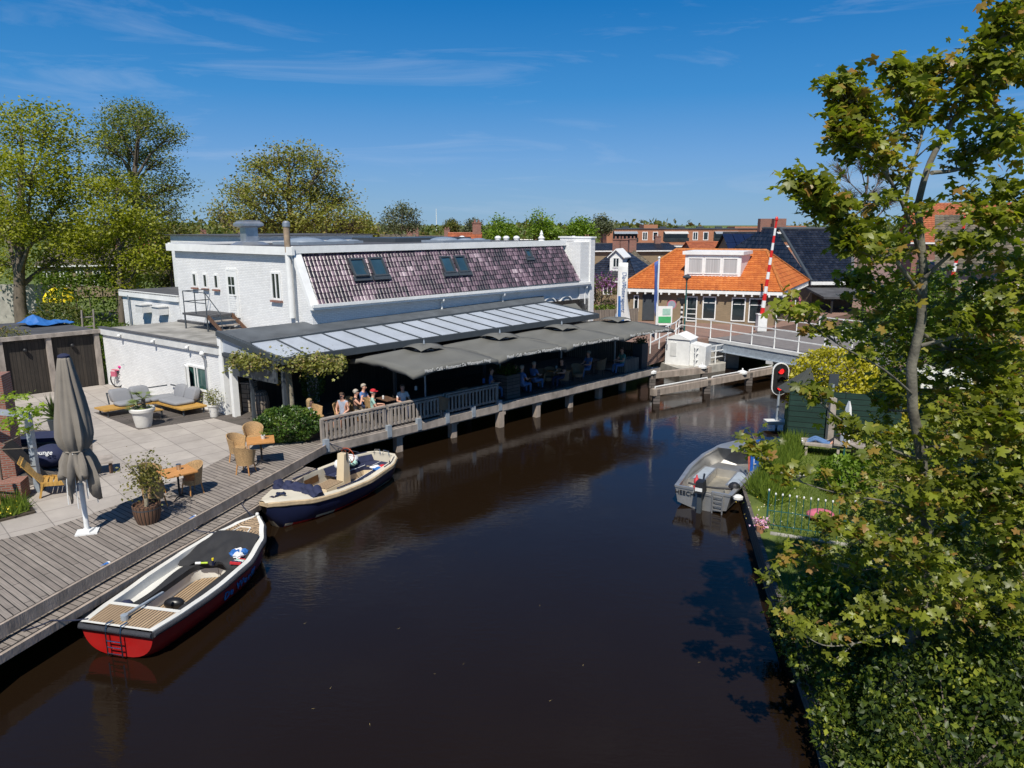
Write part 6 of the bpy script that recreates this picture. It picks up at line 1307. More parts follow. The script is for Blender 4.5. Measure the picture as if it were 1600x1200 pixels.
# ================================================================ COVERED TERRACE: furniture
def fl(u, v, z=.96): p = at(u, v, z); return p
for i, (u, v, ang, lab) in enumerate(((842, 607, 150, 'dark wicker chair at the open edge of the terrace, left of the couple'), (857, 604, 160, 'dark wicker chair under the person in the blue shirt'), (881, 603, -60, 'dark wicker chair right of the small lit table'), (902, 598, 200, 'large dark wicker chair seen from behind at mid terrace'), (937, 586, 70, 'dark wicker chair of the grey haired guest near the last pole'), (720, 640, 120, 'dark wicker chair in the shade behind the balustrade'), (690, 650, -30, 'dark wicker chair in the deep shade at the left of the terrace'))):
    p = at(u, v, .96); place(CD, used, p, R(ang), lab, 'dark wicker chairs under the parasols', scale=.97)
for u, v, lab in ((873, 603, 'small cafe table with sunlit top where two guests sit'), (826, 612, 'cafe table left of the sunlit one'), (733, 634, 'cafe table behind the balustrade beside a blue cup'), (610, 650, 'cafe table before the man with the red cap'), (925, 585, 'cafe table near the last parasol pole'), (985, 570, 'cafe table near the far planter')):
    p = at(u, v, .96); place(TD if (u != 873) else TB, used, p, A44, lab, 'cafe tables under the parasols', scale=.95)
place(CH, used, at(555, 655, .96), R(-100), 'sunlit wicker chair holding the grey haired woman', 'sunlit chairs behind the balustrade'); place(CH, used, at(583, 655, .96), R(-70), 'sunlit wicker chair holding the man in the red cap', 'sunlit chairs behind the balustrade')
place(CH, used, at(535, 662, .96), R(178), 'sunlit wicker chair under the woman in sunglasses', 'sunlit chairs behind the balustrade'); place(CH, used, at(497, 668, .96), R(-100), 'sunlit wicker chair at the corner of the balustrade by the bush', 'sunlit chairs behind the balustrade')
t = thing('tall_planter', 'tall dark wooden planter box with clipped greenery standing at the balustrade end', 'planter', W(9.0, .75, .96)); b = MB(); b.grid(8.6, 9.35, .35, 1.1, .95, 1.95); b.build('box', X['deck_dark'], t)
P = np.array([list(W(rnd.uniform(8.6, 9.35), rnd.uniform(.35, 1.1), 1.95 + abs(rnd.gauss(0, .16)))) for _ in range(700)]); leaves('foliage', P, .09, X['hedge_leaf'], t)
t = thing('tall_planter', 'dark planter with a conifer at the far corner of the terrace', 'planter', W(18.2, .6, .96)); b = MB(); b.grid(17.9, 18.4, .4, .9, .95, 2.2); b.build('box', X['anthracite'], t)
P = np.array([list(W(rnd.uniform(17.9, 18.4), rnd.uniform(.4, .9), 2.2 + abs(rnd.gauss(0, .18)))) for _ in range(400)]); leaves('foliage', P, .09, X['hedge_leaf'], t)
t = thing('low_planter', 'low grey plank box at the far end of the terrace', 'planter', W(17.2, .5, .96)); b = MB(); b.grid(16.4, 17.5, .3, .8, .95, 1.6); b.build('box', X['fence_boards'], t)
for a, q, h, lab in ((5.4, 1.9, .16, 'white glass on the shaded table behind the balustrade'), (8.0, 1.0, .2, 'blue and white tin on the shaded table near the planter')):
    t = thing('tin', lab, 'tin', W(a, q, 1.7)); b = MB(); b.lathe([(.05, 0), (.05, h)], W(a, q, 1.66), 10); b.build('cup', X['print'] if h < .18 else X['blue'], t)

for (u, v, kind_, col_, lab) in ((869, 600, 'glass', 'print', 'white cup on the small sunlit table under the parasols'), (877, 601, 'bottle', 'green_metal', 'dark bottle on the small sunlit table under the parasols'), (600, 652, 'glass', 'print', 'white cup on the table before the man in the red cap'), (616, 651, 'bottle', 'barrel', 'brown bottle on the table before the man in the red cap'), (924, 586, 'glass', 'print', 'pale glass on the table near the last parasol pole')):
    p = at(u, v, .96); p.z = 1.665; t = thing(kind_, lab, kind_, p); b = MB(); b.lathe([(.035, 0), (.04, .10), (.03, .13)] if kind_ == 'glass' else [(.035, 0), (.035, .14), (.014, .19), (.014, .25)], p, 10); b.build('vessel', X[col_], t)

# ================================================================ BOATS
def lerp(a, b, t): return a + (b - a) * t
def interp(pts, x):
    for (x0, y0), (x1, y1) in zip(pts, pts[1:]):
        if x <= x1: t = (x - x0) / (x1 - x0); t = t * t * (3 - 2 * t) * .35 + t * .65; return y0 + (y1 - y0) * t
    return pts[-1][1]
def hullmesh(b, L_, hb, sh, ke, n=26, m=9, mat=None, flare=.6, rake=None):
    vs = []
    for i in range(n + 1):
        x = L_ * i / n; h = interp(hb, x / L_); s = interp(sh, x / L_); k = interp(ke, x / L_)
        for j in range(-m, m + 1):
            f = j / m; a = abs(f); y = h * math.sin(a * math.pi / 2) ** flare if True else h * a
            z = k + (s - k) * (1 - math.cos(a * math.pi / 2)) ** .9
            xx = x + (rake(x / L_, (z - k) / max(.01, s - k)) if rake else 0)
            vs.append((xx, math.copysign(y, f), z))
    w_ = 2 * m + 1
    b.add(vs, [(i * w_ + j, (i + 1) * w_ + j, (i + 1) * w_ + j + 1, i * w_ + j + 1) for i in range(n) for j in range(w_ - 1)], mat)
    b.add(vs[:w_], [tuple(range(w_))], mat)
def strip(b, xs, fo, fi, zo, zi, both=True, mat=None):
    for s in ((1, -1) if both else (1,)):
        vs = []
        for x in xs: vs += [(x, s * fo(x), zo(x)), (x, s * fi(x), zi(x))]
        b.add(vs, [((2 * i, 2 * i + 1, 2 * i + 3, 2 * i + 2) if s < 0 else (2 * i, 2 * i + 2, 2 * i + 3, 2 * i + 1)) for i in range(len(xs) - 1)], mat)
def plate(b, xs, f, z, cr=0.0, k=4, mat=None):
    vs = []
    for x in xs:
        for j in range(-k, k + 1): q = j / k; vs.append((x, f(x) * q, z(x) + cr * (1 - q * q)))
    w_ = 2 * k + 1; b.add(vs, [(i * w_ + j, (i + 1) * w_ + j, (i + 1) * w_ + j + 1, i * w_ + j + 1) for i in range(len(xs) - 1) for j in range(w_ - 1)], mat)
def lin(a, b_, n): return [a + (b_ - a) * i / n for i in range(n + 1)]

# --- boat with red hull
BT = thing('red_sloop', 'open sloop with red hull, white rim and teak decks moored at the landing stage', 'boat', (-7.42, 12.25, 0), R(77.5))
L1_ = 4.85; HB = [(0, .765), (.15, .86), (.4, .93), (.62, .90), (.8, .70), (.92, .38), (1, .02)]; SH = [(0, .62), (.3, .58), (.6, .60), (.85, .72), (1, .86)]; KE = [(0, .02), (.06, -.16), (.5, -.25), (.85, -.2), (1, .35)]
hb = lambda x: interp(HB, x / L1_); sh = lambda x: interp(SH, x / L1_)
b = MB(True); hullmesh(b, L1_, HB, [(x, y - .10) for x, y in SH], KE, flare=.55); b.build('hull', X['hull_red'], BT, smooth=35)
xs = lin(0, L1_, 40)
b = MB(True); strip(b, xs, lambda x: hb(x) + .02, lambda x: hb(x) + .035, lambda x: sh(x) - .12, lambda x: sh(x) + .0); b.add([(-.02, -hb(0) - .03, sh(0) - .13), (-.02, hb(0) + .03, sh(0) - .13), (-.02, hb(0) + .03, sh(0)), (-.02, -hb(0) - .03, sh(0))], [(0, 3, 2, 1)])
ropem = mat('fender_rope', (.035, .037, .045), .8, .3, 40, bump=1.0, bscale=60)
for s in (1, -1): b.tube([(x, s * (hb(x) + .03), sh(x) - .055) for x in xs], .055, 8)
b.tube([(-.03, -hb(0) - .02, sh(0) - .055), (-.03, hb(0) + .02, sh(0) - .055)], .055, 8); b.build('rope_fender', ropem, BT, smooth=50)
b = MB(True); rimz = lambda x: sh(x) + .02; strip(b, xs, lambda x: hb(x) + .02, lambda x: max(0, hb(x) - .10), rimz, rimz); strip(b, xs, lambda x: hb(x) + .02, lambda x: hb(x) + .02, lambda x: sh(x) - .03, rimz)
strip(b, lin(.78, 3.9, 24), lambda x: hb(x) - .10, lambda x: hb(x) - .12, rimz, lambda x: .36)
b.add([(0, -hb(0), sh(0) + .022), (.06, -hb(0), sh(0) + .022), (.06, hb(0), sh(0) + .022), (0, hb(0), sh(0) + .022)], [(0, 1, 2, 3)])
b.add([(.70, -hb(.7) + .05, rimz(.7) + .004), (.80, -hb(.7) + .05, rimz(.7) + .004), (.80, hb(.7) - .05, rimz(.7) + .004), (.70, hb(.7) - .05, rimz(.7) + .004)], [(0, 1, 2, 3)]); b.add([(.80, -hb(.8) + .1, rimz(.7)), (.80, hb(.8) - .1, rimz(.7)), (.80, hb(.8) - .1, .36), (.80, -hb(.8) + .1, .36)], [(0, 1, 2, 3)])
b.build('rim', X['gelcoat'], BT, smooth=35)
b = MB(True); plate(b, lin(.05, .71, 3), lambda x: hb(x) - .08, lambda x: sh(x) + .015); b.build('stern_deck', X['boat_teak'], BT)
b = MB(True); plate(b, lin(3.9, L1_ - .1, 6), lambda x: max(.01, hb(x) - .07), lambda x: sh(x) + .012, .03); b.build('bow_deck', X['boat_teak'], BT)
inn = lambda x: max(.0, min(hb(x) * .52, .45)) * (1 if x < 2.7 else max(0.01, math.sqrt(max(0, 1 - ((x - 2.7) / .42) ** 2))))
b = MB(True); strip(b, lin(.8, 3.12, 22), lambda x: hb(x) - .11, inn, lambda x: .40, lambda x: .39); strip(b, lin(3.12, 3.9, 5), lambda x: hb(x) - .11, lambda x: 0, lambda x: .40, lambda x: .39)
strip(b, lin(.8, 3.12, 22), inn, lambda x: inn(x) * .97, lambda x: .395, lambda x: .06); b.build('bench', X['gelcoat'], BT, smooth=35)
b = MB(True); plate(b, lin(.8, 3.12, 16), lambda x: inn(x) * .96, lambda x: .07); b.build('floor', X['boat_teak'], BT)
b = MB(True); w2 = lambda x: inn(x) + .17 + .05 * math.sin(x * 3); strip(b, lin(.86, 3.12, 22), w2, lambda x: inn(x) - .012, lambda x: .425, lambda x: .42); strip(b, lin(.86, 3.12, 22), lambda x: inn(x) - .012, lambda x: inn(x) - .02, lambda x: .42, lambda x: .30)
strip(b, lin(1.0, 3.0, 18), lambda x: -(hb(x) - .13), lambda x: -w2(x) - .0, lambda x: .43, lambda x: .425, both=False)
vs = []; n = 14
for i in range(n + 1):
    x = lerp(2.78, 3.98, i / n)
    for j in range(-8, 9):
        q = j / 8; lim = hb(x) - (.10 if x > 3.0 else .12); y = lim * q; zc_ = lerp(.45, sh(3.95) + .06, i / n); dm_ = 1 - (i / n) ** 3; z = zc_ + dm_ * (.05 * math.sin(9 * q + 6 * x) * (1 - q * q) + .03 * math.sin(14 * q - 9 * x)) + .05 * (1 - q * q) + .02
        if i == 0: z -= .05
        vs.append((x - .12 * (1 - q * q) * 0 + .25 * (1 - i / n) * (-q * q + .5) * 0 + (0 if i else .12 * (1 - q * q)), y, z))
b.add(vs, [(i * 17 + j, (i + 1) * 17 + j, (i + 1) * 17 + j + 1, i * 17 + j + 1) for i in range(n) for j in range(16)]); b.build('canvas_cover', X['canvas'], BT, smooth=60)
b = MB(True)
for s in (-.16, .16):
    b.tube([(.10, s, sh(0) + .06), (-.06, s, sh(0) + .08), (-.10, s, sh(0) - .05), (-.10, s, .08)], .014, 6)
for k in range(3): b.tube([(-.10, -.16, .12 + k * .13), (-.10, .16, .12 + k * .13)], .012, 6)
b.build('swim_ladder', X['steel'], BT)
b = MB(True); b.bar((.28, .02, sh(.3) + .10), (1.25, -.05, .68), .05, .035); b.tube([(.25, .02, sh(.2) + .02), (.25, .02, sh(.2) + .12)], .07, 12); b.build('tiller', X['galv'], BT)
b = MB(True)
for s in (-1, 1): b.tube([(4.02, s * .16, sh(4) + .04), (4.02, s * .16, sh(4) + .11)], .012, 5)
b.tube([(4.0, -.22, sh(4) + .06), (4.0, .22, sh(4) + .06), (4.3, .14, sh(4) + .08), (4.3, -.14, sh(4) + .08), (4.0, -.22, sh(4) + .06)], .018, 5); b.build('hatch_frame', X['gelcoat'], BT)
b = MB(True); b.ball((L1_ - .02, 0, sh(L1_) + .05), .05, 8); b.build('bow_fitting', X['gelcoat'], BT, smooth=50)
# lettering on the canal side
x0 = 2.95; e1 = Vector((.22, -(hb(x0 + .1) - hb(x0 - .1)) * -1, 0)); ex_ = Vector((.2, (hb(x0 - .1) - hb(x0 + .1)), .02)).normalized()
BTm = Matrix.Translation((-7.42, 12.25, 0)) @ Matrix.Rotation(R(77.5), 4, 'Z')
def text_local(body, size, m, parent, org, ex, ey, **k):
    o = text_obj(body, size, m, None, org, ex, ey, **k); o.parent = parent; return o
lb2 = mat('letter_blue2', (.06, .20, .42), .5)
def hull_side(x, z):
    h = hb(x); s_ = sh(x) - .10; k_ = interp(KE, x / L1_); q = min(1, max(0, (z - k_) / (s_ - k_))) ** (1 / .9); return Vector((x, -h * math.sin(math.acos(1 - q)) ** .55, z))
xx_ = 1.98
for ch_, w_ in (('D', .20), ('e', .17), (' ', .10), ('W', .27), ('e', .18), ('r', .13), ('f', .12), ('f', .12)):
    if ch_ != ' ':
        c_ = hull_side(xx_ + w_ / 2, .27); tx = (hull_side(xx_ + w_, .27) - hull_side(xx_, .27)).normalized(); ty = (hull_side(xx_ + w_ / 2, .34) - hull_side(xx_ + w_ / 2, .20)).normalized(); nn_ = tx.cross(ty)
        text_local(ch_, .27, lb2, BT, c_ + nn_ * .018, tx, ty, ext=.010)
    xx_ += w_
def onboat(M_, p): return M_ @ Vector(p)
def boatthing(name, lab, cat, Mx, p): return thing(name, lab, cat, onboat(Mx, p))
t = boatthing('boat_fender', 'glossy black fender lying on the teak floor of the red sloop', 'fender', BTm, (1.6, 0, .07)); c = onboat(BTm, (1.62, .02, .22)); b = MB(); b.ball(c, .13, 16, sx=1.7, sy=1.0); b.tube([c + Vector((.2, .0, 0)), c + Vector((.27, .02, 0))], .03, 8); b.build('fender', X['black_rubber'], t, smooth=60)
b = MB(); b.tube([c + Vector((.27, .02, 0)), c + Vector((.5, .05, -.1)), onboat(BTm, (1.9, -.3, .10))], .012, 5); b.tube([onboat(BTm, (.95 + .1 * math.cos(k * .8), .05 + .13 * math.sin(k * 1.3), .09)) for k in range(10)], .012, 5); b.build('line', X['black'], t)
t = boatthing('towel_bundle', 'crumpled blue, white and striped towels on the front cover of the red sloop', 'towels', BTm, (3.15, -.42, .60)); vs = []
for k, (mm, dx, dy, r) in enumerate((('cloth_white', .1, .06, .12), ('blue', .0, .08, .13), ('blue', .12, -.06, .10), ('cloth_white', -.06, -.04, .11))):
    c = onboat(BTm, (3.2 + dx, -.50 + dy, .66)); b = MB(); b.ball(c, r, 12, sz=.6, sx=1.1); 
    b.v = [v + Vector((math.sin(v.y * 60) * .018, math.sin(v.z * 70) * .018, math.sin(v.x * 55) * .02)) for v in b.v]; b.build('towel', X[mm], t, smooth=30)
for k in range(5): b = MB(); p = onboat(BTm, (2.86 + k * .045, -.50 - k * .02, .60 + .012 * (k % 2))); q = onboat(BTm, (2.94 + k * .045, -.72, .56)); b.bar(p, q, .045, .05); b.build('towel_stripe', X[('cloth_red', 'cloth_navy', 'cloth_white', 'cloth_mint', 'cloth_red')[k]], t)
t = boatthing('bottle', 'small blue bottle with a yellow cap standing on the canvas of the red sloop', 'bottle', BTm, (2.72, -.05, .5)); c = onboat(BTm, (2.85, -.08, .5)); b = MB(); b.tube([c, c + Z * .12], .03, 8); b.build('body', X['navy'], t); b = MB(); b.tube([c + Z * .12, c + Z * .17], .025, 8); b.build('cap', X['yellow'], t)
t = boatthing('bottle', 'white and lime tube lying on the canvas of the red sloop', 'bottle', BTm, (2.75, .3, .5)); c = onboat(BTm, (2.78, .32, .54)); b = MB(); b.tube([c, c + Vector((.12, .01, 0))], .03, 8); b.build('body', X['print'], t); b = MB(); b.tube([c + Vector((.12, .01, 0)), c + Vector((.27, .02, 0))], .022, 8); b.build('sleeve', mat('lime', (.45, .6, .05)), t)
t = boatthing('cap', 'dark navy cap lying in the rear corner of the red sloop', 'cap', BTm, (.95, .65, .42)); c = onboat(BTm, (.98, .62, .47)); b = MB(); b.lathe([(.13, -.04), (.13, .02), (.09, .07), (.001, .09)], c, 12); b.build('crown', X['navy_cloth'], t, smooth=50)

# --- navy and cream boat
BX = thing('navy_sloop', 'cream and navy motor sloop with folded blue cover moored below the balustrade', 'boat', (-4.15, 22.75, 0), R(243.2))
L2 = 5.35; HB2 = [(0, .35), (.05, .62), (.15, .86), (.4, 1.02), (.62, .98), (.8, .76), (.93, .38), (1, .10)]; SH2 = [(0, .66), (.4, .60), (.75, .66), (1, .82)]; KE2 = [(0, .05), (.1, -.15), (.6, -.2), (.92, -.1), (1, .5)]
hb2 = lambda x: interp(HB2, x / L2); sh2 = lambda x: interp(SH2, x / L2); rk = lambda t, q: 0
b = MB(True); hullmesh(b, L2, HB2, [(x, y - .12) for x, y in SH2], KE2, flare=.6); o = b.build('hull', [X['navy'], X['red'], X['cream']], BX, smooth=35)
me = o.data; idx = [1 if p.center.z < .05 else (2 if p.center.z < .09 else 0) for p in me.polygons]; me.polygons.foreach_set('material_index', idx)
xs = lin(0, L2, 44)
b = MB(True)
for s in (1, -1): 
    vs = []
    for x in xs: h = hb2(x); z = sh2(x); vs += [(x, s * (h - .01), z - .15), (x, s * (h + .045), z - .11), (x, s * (h + .045), z - .02), (x, s * (h + .01), z + .01)]
    b.add(vs, [(4 * i + j, 4 * i + j + 1, 4 * i + 5 + j, 4 * i + 4 + j) if s < 0 else (4 * i + j, 4 * i + 4 + j, 4 * i + 5 + j, 4 * i + j + 1) for i in range(len(xs) - 1) for j in range(3)])
b.add([(L2, -.14, .70), (L2 + .06, -.10, .74), (L2 + .06, .10, .74), (L2, .14, .70), (L2, -.14, .83), (L2 + .06, -.10, .83), (L2 + .06, .10, .83), (L2, .14, .83)], [(0, 1, 5, 4), (1, 2, 6, 5), (2, 3, 7, 6), (4, 5, 6, 7)])
b.add([(0, -hb2(0) - .03, sh2(0) - .14), (0, hb2(0) + .03, sh2(0) - .14), (0, hb2(0) + .03, sh2(0)), (0, -hb2(0) - .03, sh2(0))], [(0, 3, 2, 1)])
b.build('rubbing_strake', mat('strake', (.48, .36, .22), .6, .2, 6, bump=.4), BX, smooth=35)
b = MB(True); fi2 = lambda x: max(0, hb2(x) - .17); strip(b, lin(0.12, 4.15, 34), lambda x: hb2(x) + .01, fi2, lambda x: sh2(x) + .01, lambda x: sh2(x) + .02); plate(b, lin(4.1, L2 + .04, 8), lambda x: hb2(x) + .01, lambda x: sh2(x) + .01, .05); plate(b, lin(0, .2, 2), lambda x: hb2(x) + .01, lambda x: sh2(x) + .012)
strip(b, lin(.2, 4.1, 34), fi2, lambda x: fi2(x) - .03, lambda x: sh2(x) + .02, lambda x: .12); b.add([(.2, -hb2(.2) + .17, sh2(0)), (.2, hb2(.2) - .17, sh2(0)), (.2, hb2(.2) - .17, .12), (.2, -hb2(.2) + .17, .12)], [(0, 3, 2, 1)]); b.build('side_deck', X['cream_deck'], BX, smooth=35)
b = MB(True); plate(b, lin(.2, 4.15, 20), lambda x: fi2(x) - .02, lambda x: .13); b.build('floor', X['boat_teak'], BX)
b = MB(True); u_in = lambda x: (fi2(x) - .48) if x > .78 else 0.0
strip(b, lin(.22, 2.1, 16), lambda x: fi2(x) - .03, u_in, lambda x: .42, lambda x: .42); strip(b, lin(.78, 2.1, 10), u_in, u_in, lambda x: .42, lambda x: .30); b.build('cushion', X['navy_cloth'], BX, smooth=40)
b = MB(True); strip(b, lin(.24, 2.1, 16), lambda x: fi2(x) - .03, lambda x: fi2(x) - .12, lambda x: .62, lambda x: .43); b.build('backrest', X['navy_cloth'], BX)
b = MB(True); strip(b, lin(.78, 2.1, 10), lambda x: u_in(x), lambda x: u_in(x), lambda x: .30, lambda x: .13); b.add([(.78, -.4, .42), (.78, .4, .42), (.78, .4, .13), (.78, -.4, .13)], [(0, 1, 2, 3)]); b.build('seat_base', X['cream'], BX)
b = MB(True)
for s in (-1, 1): b.tube([(x, s * max(.02, u_in(x) + .03), .435) for x in lin(.80, 2.05, 10)], .008, 4)
b.tube([(x, 0, .44) for x in lin(.3, .76, 3)], .008, 4); b.build('piping', X['print'], BX)
b = MB(True); b.hexa([Vector(q) for q in ((1.75, -.34, .13), (2.1, -.34, .13), (2.1, -.06, .13), (1.75, -.06, .13), (1.78, -.33, 1.15), (1.98, -.33, 1.15), (1.98, -.07, 1.15), (1.78, -.07, 1.15))]); b.build('console', X['cream'], BX)
b = MB(True); wc = Vector((1.66, -.2, 1.02)); b.tube([wc + Vector((.04 * math.sin(R(k)), .24 * math.cos(R(k)), .24 * math.sin(R(k)))) for k in range(0, 361, 15)], .016, 6, cap=False)
for k in range(0, 360, 60): b.tube([wc, wc + Vector((.04 * math.sin(R(k)), .28 * math.cos(R(k)), .28 * math.sin(R(k))))], .009, 5)
b.tube([wc, wc + Vector((.14, 0, 0))], .03, 6); b.build('steering_wheel', mat('mahogany', (.35, .06, .02), .3, .2, 6), BX)
b = MB(True); b.tube([(1.9, -.36, .95), (1.9, -.36, 1.28), (1.9, -.05, 1.28), (1.9, -.05, .95)], .016, 6); b.tube([(1.72, -.4, .7), (1.66, -.46, .8)], .02, 6); b.build('grab_rail', X['black'], BX)
b = MB(True); b.hexa([Vector(q) for q in ((2.2, -.45, .13), (3.1, -.45, .13), (3.1, .15, .13), (2.2, .15, .13), (2.25, -.42, .40), (3.05, -.42, .40), (3.05, .12, .40), (2.25, .12, .40))]); b.build('engine_box', X['cream'], BX)
b = MB(True); b.hexa([Vector(q) for q in ((2.28, -.4, .40), (3.02, -.4, .40), (3.02, .10, .40), (2.28, .10, .40), (2.28, -.4, .42), (3.02, -.4, .42), (3.02, .10, .42), (2.28, .10, .42))]); b.build('box_lid', X['boat_teak'], BX)
b = MB(True); b.add([(2.35, -fi2(2.35) + .02 + .015, .30), (3.0, -fi2(3.0) + .02 + .015, .30), (3.0, -fi2(3.0) + .02 + .015, .52), (2.35, -fi2(2.35) + .02 + .015, .52)], [(0, 1, 2, 3), (3, 2, 1, 0)]); b.build('side_locker', mat('mahogany2', (.30, .16, .07), .5, .2, 6), BX)
b = MB(True)
for s in (-1, 1): strip(b, lin(3.1, 4.0, 8), lambda x: fi2(x) - .02, lambda x: fi2(x) - .45, lambda x: .42, lambda x: .42)
plate(b, lin(3.7, 4.1, 3), lambda x: fi2(x) - .03, lambda x: .41); b.build('bow_cushion', X['navy_cloth'], BX)
b = MB(True); pts = []; rs = []
for i in range(17):
    q = -1 + i / 8; pts.append((4.05 - .10 * (1 - q * q) + .03 * math.sin(i * 1.7), (hb2(4.05) + .0) * q, sh2(4.05) + .10 + .05 * math.sin(i * 2.3))); rs.append(.13 + .03 * math.sin(i * 1.9))
b.tube(pts, rs, 10); pts2 = [(p[0] + .14, p[1] * .93, p[2] - .05) for p in pts]; b.tube(pts2, [r * .7 for r in rs], 8); b.build('folded_cover', X['navy_cloth'], BX, smooth=60)
b = MB(True); b.tube([(4.75, -.12, sh2(4.7) + .10), (4.72, .16, sh2(4.7) + .13)], .04, 6); b.tube([(4.6, 0, sh2(4.7) + .1), (4.95, .04, sh2(4.7) + .12)], .03, 6); b.box((5.0, -.02, sh2(5) + .06), (.10, .16, .02)); b.build('bow_cleat', X['navy'], BX)
b = MB(True)
for s in (-1, 1):
    b.tube([(.25, s * .30, sh2(.2) + .02), (.22, s * .28, sh2(.2) + .14), (.22, s * .08, sh2(.2) + .16), (.25, s * .05, sh2(.2) + .02)], .014, 6); b.tube([(.9, s * (hb2(.9) - .06), sh2(.9) + .02), (.9, s * (hb2(.9) - .06), sh2(.9) + .13)], .02, 6)
b.build('stern_rail', X['steel'], BX)
b = MB(True)
for s in (-1, 1): b.tube([(x, s * (hb2(x) - .08), sh2(x) + .035) for x in lin(.3, 1.2, 6)], .014, 5); b.tube([(x, s * (hb2(x) - .14), sh2(x) + .06) for x in lin(2.3, 3.4, 6)], .02, 5)
b.build('grab_line', X['navy_cloth'], BX)
M2 = Matrix.Translation(BX.location) @ Matrix.Rotation(R(243.2), 4, 'Z')
def pillow(parent, c, r, m, name='pillow', sz=.35, rx=1, ry=1):
    b = MB(); b.ball((0, 0, 0), r, 14, sx=rx, sy=ry, sz=sz); b.v = [Vector((v.x, v.y, v.z)) + Vector((math.sin(v.y * 31) * .012, math.sin(v.x * 37) * .012, math.sin(v.x * 23 + v.y * 29) * .02)) + c for v in b.v]; return b.build(name, X[m], parent, smooth=50)
t = thing('boat_pillow', 'cream crumpled bag on the blue cushions of the navy sloop', 'bag', onboat(M2, (1.35, .42, .45))); q = pillow(t, onboat(M2, (1.45, -.62, .60)), .26, 'print', 'bag', .7); 
t = thing('boat_towels', 'pale blue and white towels piled beside the wheel of the navy sloop', 'towels', onboat(M2, (1.0, -.6, .45))); pillow(t, onboat(M2, (1.05, -.60, .66)), .24, 'cloth_white', 'towel', .55); pillow(t, onboat(M2, (1.15, -.45, .58)), .16, 'cloth_mint', 'towel', .6)
t = thing('boat_flag_heap', 'red, white and blue cloth heap on the stern cushions of the navy sloop', 'cloth', onboat(M2, (.9, .4, .45)))
for dx, dy, mm, r in ((.95, .30, 'cloth_white', .16), (.80, .42, 'cloth_red', .13), (1.05, .45, 'blue', .14), (.7, .5, 'cloth_pink', .10)): pillow(t, onboat(M2, (dx, dy, .48)), r, mm, 'cloth', .4, 1.2, .8)

# --- aluminium boat
BL_ = thing('aluminium_boat', 'bare aluminium fishing boat with outboard motor moored at the garden bank', 'boat', (5.42, 19.45, 0), R(59))
L3 = 4.35; HB3 = [(0, .80), (.4, .92), (.65, .86), (.85, .58), (1, .13)]; SH3 = [(0, .58), (.6, .70), (1, .92)]; KE3 = [(0, -.06), (.6, -.08), (.85, .0), (1, .62)]
hb3 = lambda x: interp(HB3, x / L3); sh3 = lambda x: interp(SH3, x / L3)
def hard(b, off=0.0, x0=0, x1=L3, n=22, zf=None, mat=None):
    vs = []
    for i in range(n + 1):
        x = lerp(x0, x1, i / n); h = hb3(x) - off; s = sh3(x); k = interp(KE3, x / L3) + off; zc = k + (s - k) * .28
        row = [(x, -h, s), (x, -h * .88, zc), (x, 0, k), (x, h * .88, zc), (x, h, s)]; vs += row
    b.add(vs, [(i * 5 + j, (i + 1) * 5 + j, (i + 1) * 5 + j + 1, i * 5 + j + 1) for i in range(n) for j in range(4)], mat)
    return vs
b = MB(True); v = hard(b); b.add(v[:5], [(0, 1, 2, 3, 4)]); b.build('hull', X['alu'], BL_, smooth=25)
b = MB(True); hard(b, .04, .1, L3 - .1); b.build('inner_hull', X['alu'], BL_, smooth=25)
b = MB(True)
for s in (-1, 1):
    vs = []
    for x in lin(0, L3, 26): vs += [(x, s * (hb3(x) + .03), sh3(x) - .05), (x, s * (hb3(x) + .03), sh3(x) + .01), (x, s * max(0, hb3(x) - .09), sh3(x) + .02), (x, s * max(0, hb3(x) - .09), sh3(x) - .04)]
    b.add(vs, [(4 * i + j, 4 * i + 4 + j, 4 * i + 5 + j, 4 * i + j + 1) for i in range(26) for j in range(3)])
b.bar((.02, -hb3(0), sh3(0)), (.02, -.26, sh3(0)), .08, .06); b.bar((.02, .26, sh3(0)), (.02, hb3(0), sh3(0)), .08, .06); b.bar((.02, -.26, sh3(0) - .09), (.02, .26, sh3(0) - .09), .08, .06)
b.build('gunwale', X['alu'], BL_, smooth=30)
b = MB(True); plate(b, lin(3.5, L3, 6), lambda x: hb3(x) - .02, lambda x: sh3(x) + .02, .02); b.build('bow_deck', X['alu'], BL_)
b = MB(True); plate(b, lin(.2, 3.6, 12), lambda x: (hb3(x) - .06) * .88, lambda x: .13); b.build('floor', X['alu_dirty'], BL_)
for s in (-1, 1):
    b = MB(True); b.hexa([Vector((x, y, z)) for z in (.13, .42) for x, y in ((1.25, s * .32), (2.7, s * .32), (2.7, s * .72), (1.25, s * .80))][:8]); b.build('side_bench', X['alu'], BL_)
    b = MB(True); b.add([(1.35, s * .36, .426), (2.6, s * .36, .426), (2.6, s * .66, .426), (1.35, s * .70, .426)], [(0, 1, 2, 3) if s > 0 else (3, 2, 1, 0)]); b.build('bench_pad', mat('alu_blue', (.33, .37, .41), .5, .15, 3), BL_)
b = MB(True); b.hexa([Vector((x, y, z)) for z in (.13, .40) for x, y in ((2.72, -.6), (3.3, -.45), (3.3, .45), (2.72, .6))]); b.build('bow_bench', X['alu'], BL_)
b = MB(True); b.bar((.08, .5, .52), (.08, .5, .10), .04, .03); b.build('transom_step', X['alu_dirty'], BL_)
text_local('HEECH', .185, X['black'], BL_, (-.02, .50, .42), (0, -1, 0), (0.0, 0, 1), ext=.008)
b = MB(True)
for y in (-.32, -.60): b.bar((-.06, y, .60), (-.06, y, -.15), .035, .03)
for k in range(5): b.bar((-.06, -.32, .50 - k * .13), (-.06, -.60, .50 - k * .13), .03, .035)
b.build('boarding_ladder', X['alu'], BL_)
